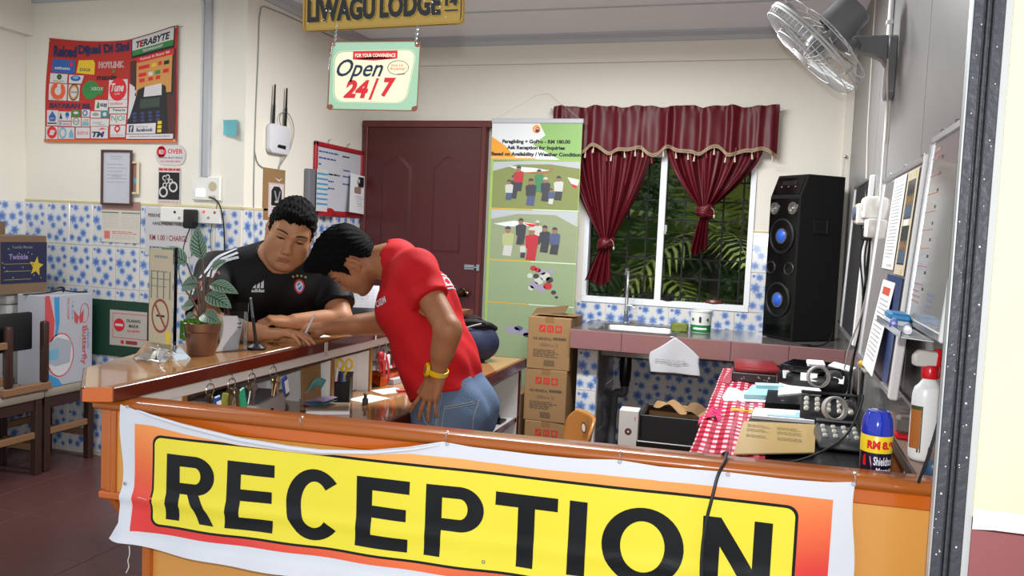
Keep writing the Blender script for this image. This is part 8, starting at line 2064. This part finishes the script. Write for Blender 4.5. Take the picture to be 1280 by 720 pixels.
# ------------------------------------------------------------------ the man in the red shirt
pr = thing('person', 'slim man in a red T-shirt and jeans bending over, yellow watch on his wrist', 'person', (-1.03, 2.77, 0))
hB = Head((-1.437, 2.6965, 1.2803), [[-.4708, -.5097, -.7201], [.8663, -.1125, -.4867], [.167, -.853, .4945]], .92)
pL, pR = V3(-1.055, 2.71, .76), V3(-1.055, 2.83, .76); cL, cR = V3(-1.195, 2.685, 1.135), V3(-1.205, 2.825, 1.125)
rSL, rSR = V3(-1.160, 2.630, 1.262), V3(-1.285, 2.915, 1.235); rN = V3(-1.300, 2.745, 1.285)
rEL, rWL = V3(-1.000, 2.545, 1.085), V3(-1.046, 2.575, .925); rER, rWR = V3(-1.362, 2.815, 1.055), V3(-1.500, 2.655, 1.040)
def torsoB(f, g):
    for a, c in ((pL, cL), (pR, cR)):
        f.cone(a, (a+c)/2+V3(.008, 0, 0), .104+g, .098+g, .06); f.cone((a+c)/2+V3(.008, 0, 0), c, .098+g, .108+g, .06)
    f.cone(cL, rSL, .098+g, .060+g, .05); f.cone(cR, rSR, .098+g, .060+g, .05); f.cone((cL+cR)/2+V3(.01, 0, .05), rN, .088+g, .060+g, .05); f.cone(rN+V3(.02, 0, 0), rSL, .050+g, .048+g, .05); f.cone(rN+V3(.02, 0, 0), rSR, .050+g, .048+g, .05)
fB = Field((-1.70, 2.40, .62), (-.84, 3.02, 1.44), .0036)
torsoB(fB, 0)
fB.cone(rN, hB.w((0, -.030, -.045)), .056, .056, .04)
hB.grow(fB, .98, 0.)
fB.cone(rSL, rEL, .050, .043, .03); fB.cone(rEL, rWL, .042, .027, .012); fB.cone(rEL+(rWL-rEL)*.1, rEL+(rWL-rEL)*.5, .043, .038, .02)
fB.cone(rSR, rER, .048, .042, .03); fB.cone(rER, rWR, .041, .027, .012); fB.cone(rER+(rWR-rER)*.1, rER+(rWR-rER)*.5, .042, .036, .02)
hand(fB, rWL, (-.28, -.10, -.95), (.25, .95, -.15), (-.95, 0, .28), ((4, 10, 8), (6, 12, 10), (8, 14, 12), (10, 16, 12)), (22, 7, -5, -14), .96, (-.62, .02, -.78))
hand(fB, rWR, (-.86, -.45, -.04), (-.15, .1, -1), (.4, -.9, -.1), ((40, 50, 25), (50, 60, 35), (58, 65, 40), (62, 65, 40)), (4, 1, -3, -7), .94, (-.88, -.2, -.45))
bodyB, VB = fB.mesh('body', [skinB], pr); hB.attrs(bodyB, VB, .28); tB = bvh(bodyB)
gB = Field((-1.44, 2.42, .70), (-.82, 3.04, 1.40), .0045)
torsoB(gB, .012)
gB.cone(rSL, rSL+(rEL-rSL)*.62, .064, .067, .03); gB.cone(rSR, rSR+(rER-rSR)*.75, .062, .064, .03)
def shirt_cut(P):
    sp = V3(-.35, 0, .937); r = 1.166-(P@sp)+.006*np.sin(P[..., 1]*30)
    for a, e, ln in ((rSL, rEL, .125), (rSR, rER, .115)):
        u_ = (e-a)/np.linalg.norm(e-a); near = np.linalg.norm(P-(a+u_*ln), axis=-1) < .16
        pa, pc = (pL, cL) if a is rSL else (pR, cR); t_ = np.clip((P-pa)@(pc-pa)/((pc-pa)@(pc-pa)), 0, 1); dt = np.linalg.norm(P-(pa+t_[..., None]*(pc-pa)), axis=-1)-.119
        ra_ = np.linalg.norm((P-a)-((P-a)@u_)[..., None]*u_, axis=-1)-.066
        r = np.maximum(r, np.where(near & (ra_ < np.maximum(dt, .0)), (P-a)@u_-ln, -1))
    ax_ = hB.w((0, -.03, -.045))-rN; ax_ /= np.linalg.norm(ax_); q = P-rN; tt = q@ax_; rad = np.linalg.norm(q-tt[..., None]*ax_, axis=-1)
    return np.maximum(r, np.minimum(tt-.018, .075-rad))
gB.clip(shirt_cut)
gB.bend(lambda P: .0030*np.sin(P@V3(46, 12, 30)+2*np.sin(P[..., 2]*14))*np.clip((1.25-P[..., 2])/.25, .2, 1)+.002*np.sin(P@V3(-30, 50, 44)))
rm_ = mat('red_tshirt', '#bf1a20', .8, noise=(8, '#ad181e', .5), bump=(260, .12), spec=.2)
shirt, _ = gB.mesh('tshirt', [rm_], pr); tS = bvh(shirt)
lineB = ((-.12, -.095, -.06, -.042, -.032, .014, .020, .036, .046, .060, .085, .12), (-.055, -.045, -.035, -.005, .037, .037, .010, -.012, .034, .058, .066, .062))
hB.hair('hair', pr, lineB, [hairm], .030, .014, (((0, .072, .112), (.055, .042, .030)), ((0, .092, .126), (.044, .030, .022)), ((-.01, .105, .136), (.028, .020, .014)), ((0, .03, .125), (.06, .06, .03)), ((0, -.06, .08), (.07, .05, .05))), seed=4., tuft=.006)
b = MB()
for sg in (-1, 1): brow_line(hB, tB, [(sg*.013, .026), (sg*.024, .030), (sg*.036, .0325), (sg*.047, .031), (sg*.056, .026)], [.003, .0036, .0034, .0028, .0014], browm, b, .0006)
local(b, pr).build('eyebrows', pr)
b = MB()
for sg in (-1, 1): brow_line(hB, tB, [(sg*.0175, .0060), (sg*.024, .0075), (sg*.033, .0070), (sg*.041, .006), (sg*.048, .0045)], [.0012, .0022, .0028, .0026, .0016], lash, b, .0004)
local(b, pr).build('eyes', pr)
b = MB(); brow_line(hB, tB, [(-.030, -.061), (-.024, -.0645), (-.012, -.0655), (0, -.0648), (.012, -.0655), (.024, -.0645), (.030, -.061)], [.0008, .0014, .0018, .0018, .0018, .0014, .0008], mat('mouth_seam', '#4a2420', .6), b, -.0002)
for sg in (-1, 1): brow_line(hB, tB, [(sg*.004, -.0425), (sg*.009, -.0425)], [.0018, .0018], mat('nostril', '#2c1612', .8), b, -.0004)
local(b, pr).build('mouth_and_nostrils', pr)
b = MB(); brow_line(hB, tB, [(-.024, -.0625), (-.012, -.0635), (0, -.0632), (.012, -.0635)], [.0016, .0022, .0024, .002], mat('teeth', '#d8d2c4', .3), b, .0003); local(b, pr).build('teeth', pr)
# shirt lettering on the chest side facing the camera, a white label on the back
fwdv = V3(-.295, .955, 0); su_ = V3(.80, .25, .55); su_ /= np.linalg.norm(su_); sv_ = np.cross(V3(.28, -.95, .1), su_); sv_ /= np.linalg.norm(sv_)
if sv_[2] < 0: sv_ = -sv_
def crewf(a, c): return V3(-1.268, 2.58, 1.152)+su_*a+sv_*c
b = MB(); text_decal(b, tS, 'CREW', crewf, fwdv, wh, -.020, -.011, .048, .022, .05); local(b, pr).build('chest_lettering', pr)
su2 = V3(-.42, 0, .90); sl2 = V3(0, 1, 0)
def backf(a, c): return V3(-1.145, 2.775, 1.20)+su2*c+sl2*a+V3(.12, 0, .06)
b = MB(); 
for x0, z0, x1, z1 in ((-.10, -.03, .10, -.024), (-.10, .024, .10, .030), (-.10, -.024, -.094, .024), (.094, -.024, .10, .024), (-.085, -.018, .085, .018), (-.05, .055, .05, .066)):
    n_ = 10; pl = [(x0+(x1-x0)*i/n_, z) for z in (z0, z1) for i in range(n_+1)]; decal(b, tS, pl, [(i, i+1, n_+2+i, n_+1+i) for i in range(n_)], wh, backf, V3(-.9, 0, -.43))
local(b, pr).build('back_print', pr)
# watch
wy = mat('watch_yellow', '#d8ae0c', .3); wn = mat('watch_navy', '#22324e', .4)
wd = (rWL-rEL)/np.linalg.norm(rWL-rEL); wc = rWL-wd*.012; wa = V3(.2, -.97, .1); wa -= wd*(wa@wd); wa /= np.linalg.norm(wa); wb2 = np.cross(wd, wa)
wt = MB()
rw = .033
for q0_, m_ in ((-.8, wy),):
    for i in range(36):
        t0, t1 = 2*PI*i/36, 2*PI*(i+1)/36; m_ = wn if 4 <= i <= 9 else wy
        vs = []
        for t in (t0, t1):
            d_ = wa*math.cos(t)+wb2*math.sin(t)
            for (rr, zz) in ((rw, -.009), (rw+.004, -.008), (rw+.004, .008), (rw, .009)): vs.append(wc+d_*rr+wd*zz)
        wt.add(vs, [(0, 4, 5, 1), (1, 5, 6, 2), (2, 6, 7, 3)], m_)
wo = local(wt, pr); o = wo.build('watch_band', pr)
def wpt(t, rr, zz): d_ = wa*math.cos(t)+wb2*math.sin(t); return wc+d_*rr+wd*zz
fdir = V3(-.80, -.55, .15); fdir -= wd*(fdir@wd); fdir /= np.linalg.norm(fdir); fs_ = np.cross(wd, fdir)
Tm = Matrix(((fs_[0], wd[0], fdir[0], 0), (fs_[1], wd[1], fdir[1], 0), (fs_[2], wd[2], fdir[2], 0), (0, 0, 0, 1))); Tm.translation = Vector(wc+fdir*(rw-.002))
b = MB(); P8 = [(.024*math.cos(2*PI*i/8+PI/8), .025*math.sin(2*PI*i/8+PI/8)) for i in range(8)]; b.prism(P8, 0, .012, wy, .002, T=Tm); wcase = local(b, pr).build('watch_case', pr)
b = MB(); b.prism([(p[0]*.62, p[1]*.55) for p in P8], .012, .0126, mat('lcd_grey', '#6c7466', .2), T=Tm); local(b, pr).build('watch_face', pr)
b = MB(); 
for zz in (-.004, .004): b.tube([wpt(2*PI*i/36, rw+.0045, zz) for i in range(30, 35)], .0012, mat('watch_grey', '#a8a8a0', .4), 4)
local(b, pr).build('band_slots', pr)
# jeans
jean = mat('blue_denim', '#6a83a2', .8, noise=(9, '#4c617c', .9), bump=(180, .25), stretch=(1, 1, .5)); stitch = mat('denim_stitch', '#9c9484', .8)
jB = Field((-1.32, 2.50, -.01), (-.82, 3.05, .96), .0065)
kL, kR = V3(-1.075, 2.66, .42), V3(-1.075, 2.87, .42); aL, aR = V3(-.97, 2.65, .07), V3(-.95, 2.90, .07)
jB.cone(pL+V3(-.02, 0, .13), pL, .094, .120, .04); jB.cone(pR+V3(-.02, 0, .13), pR, .094, .120, .04); jB.cone(pL, kL, .122, .080, .04); jB.cone(pR, kR, .122, .080, .04); jB.cone(kL, aL, .078, .068, .02); jB.cone(kR, aR, .078, .068, .02)
jB.ell(pL+V3(.055, -.005, -.0), (.085, .09, .11), .04); jB.ell(pR+V3(.055, .005, -.0), (.085, .09, .11), .04)
jB.clip(lambda P: (P@V3(-.35, 0, .937))-1.19); jB.clip(lambda P: .03-P[..., 2])
jB.bend(lambda P: .003*np.sin(P@V3(30, 20, 60))*np.sin(P@V3(20, -30, 10)))
jo, _ = jB.mesh('jeans', [jean], pr); tJn = bvh(jo)
def side(a, c): return V3(-1.03+a, 2.55, .76+c)
b = MB()
def seam(pts, r_=.0013, m_=stitch):
    P = []
    for i in range(len(pts)-1):
        for k in range(6): t = k/6; P.append((pts[i][0]*(1-t)+pts[i+1][0]*t, pts[i][1]*(1-t)+pts[i+1][1]*t))
    P.append(pts[-1]); Q = []
    for a, c in P:
        h_ = tJn.ray_cast(Vector(side(a, c))-Vector((0, .3, 0)), Vector((0, 1, 0)))
        if h_[0] is not None: Q.append(h_[0]-Vector((0, .0012, 0)))
    if len(Q) > 2: b.tube(Q, r_, m_, 4)
seam([(.01, .055), (.10, .070)]); seam([(.01, .055), (.0, -.10), (.05, -.125), (.095, -.09), (.10, .070)]); seam([(.012, .048), (.098, .063)], .0010); seam([(-.012, .15), (-.015, .0), (-.02, -.2), (-.03, -.35)]); seam([(-.006, .15), (-.009, .0), (-.014, -.2), (-.024, -.35)], .001)
seam([(-.10, .085), (-.02, .105), (.05, .125), (.13, .15)]); seam([(-.075, .05), (-.06, .0), (-.03, -.02)])
local(b, pr).build('stitching', pr)
b = MB()
for (a, c) in ((-.045, -.03), (-.05, -.06)): seam([(a, c), (a+.012, c+.003)], .002, mat('denim_dark', '#2a3848', .8))
local(b, pr).build('denim_wear', pr)
for a_, nm in ((aL, 'shoe'), (aR, 'shoe')):
    q_ = Field(a_-.24, a_+.22, .008); a0 = V3(a_[0], a_[1], 0); q_.cone(a0+V3(.03, 0, .045), a0+V3(-.16, -.01, .034), .044, .036, .02); q_.clip(lambda P: .003-P[..., 2]); q_.mesh(nm, [shoe], pr)
# the pen he writes with
b = MB(); b.cyl((-1.566, 2.585, 1.003), (-1.515, 2.575, 1.092), .0036, mat('white_pen_barrel', '#d0d2d6', .3), .004, 10); b.cyl((-1.566, 2.585, 1.003), (-1.573, 2.587, .9995+.0015), .003, INK, .0008, 8); tag(b.build('ballpoint_pen'), 'white ballpoint pen held over the slip by the man in red', 'pen')
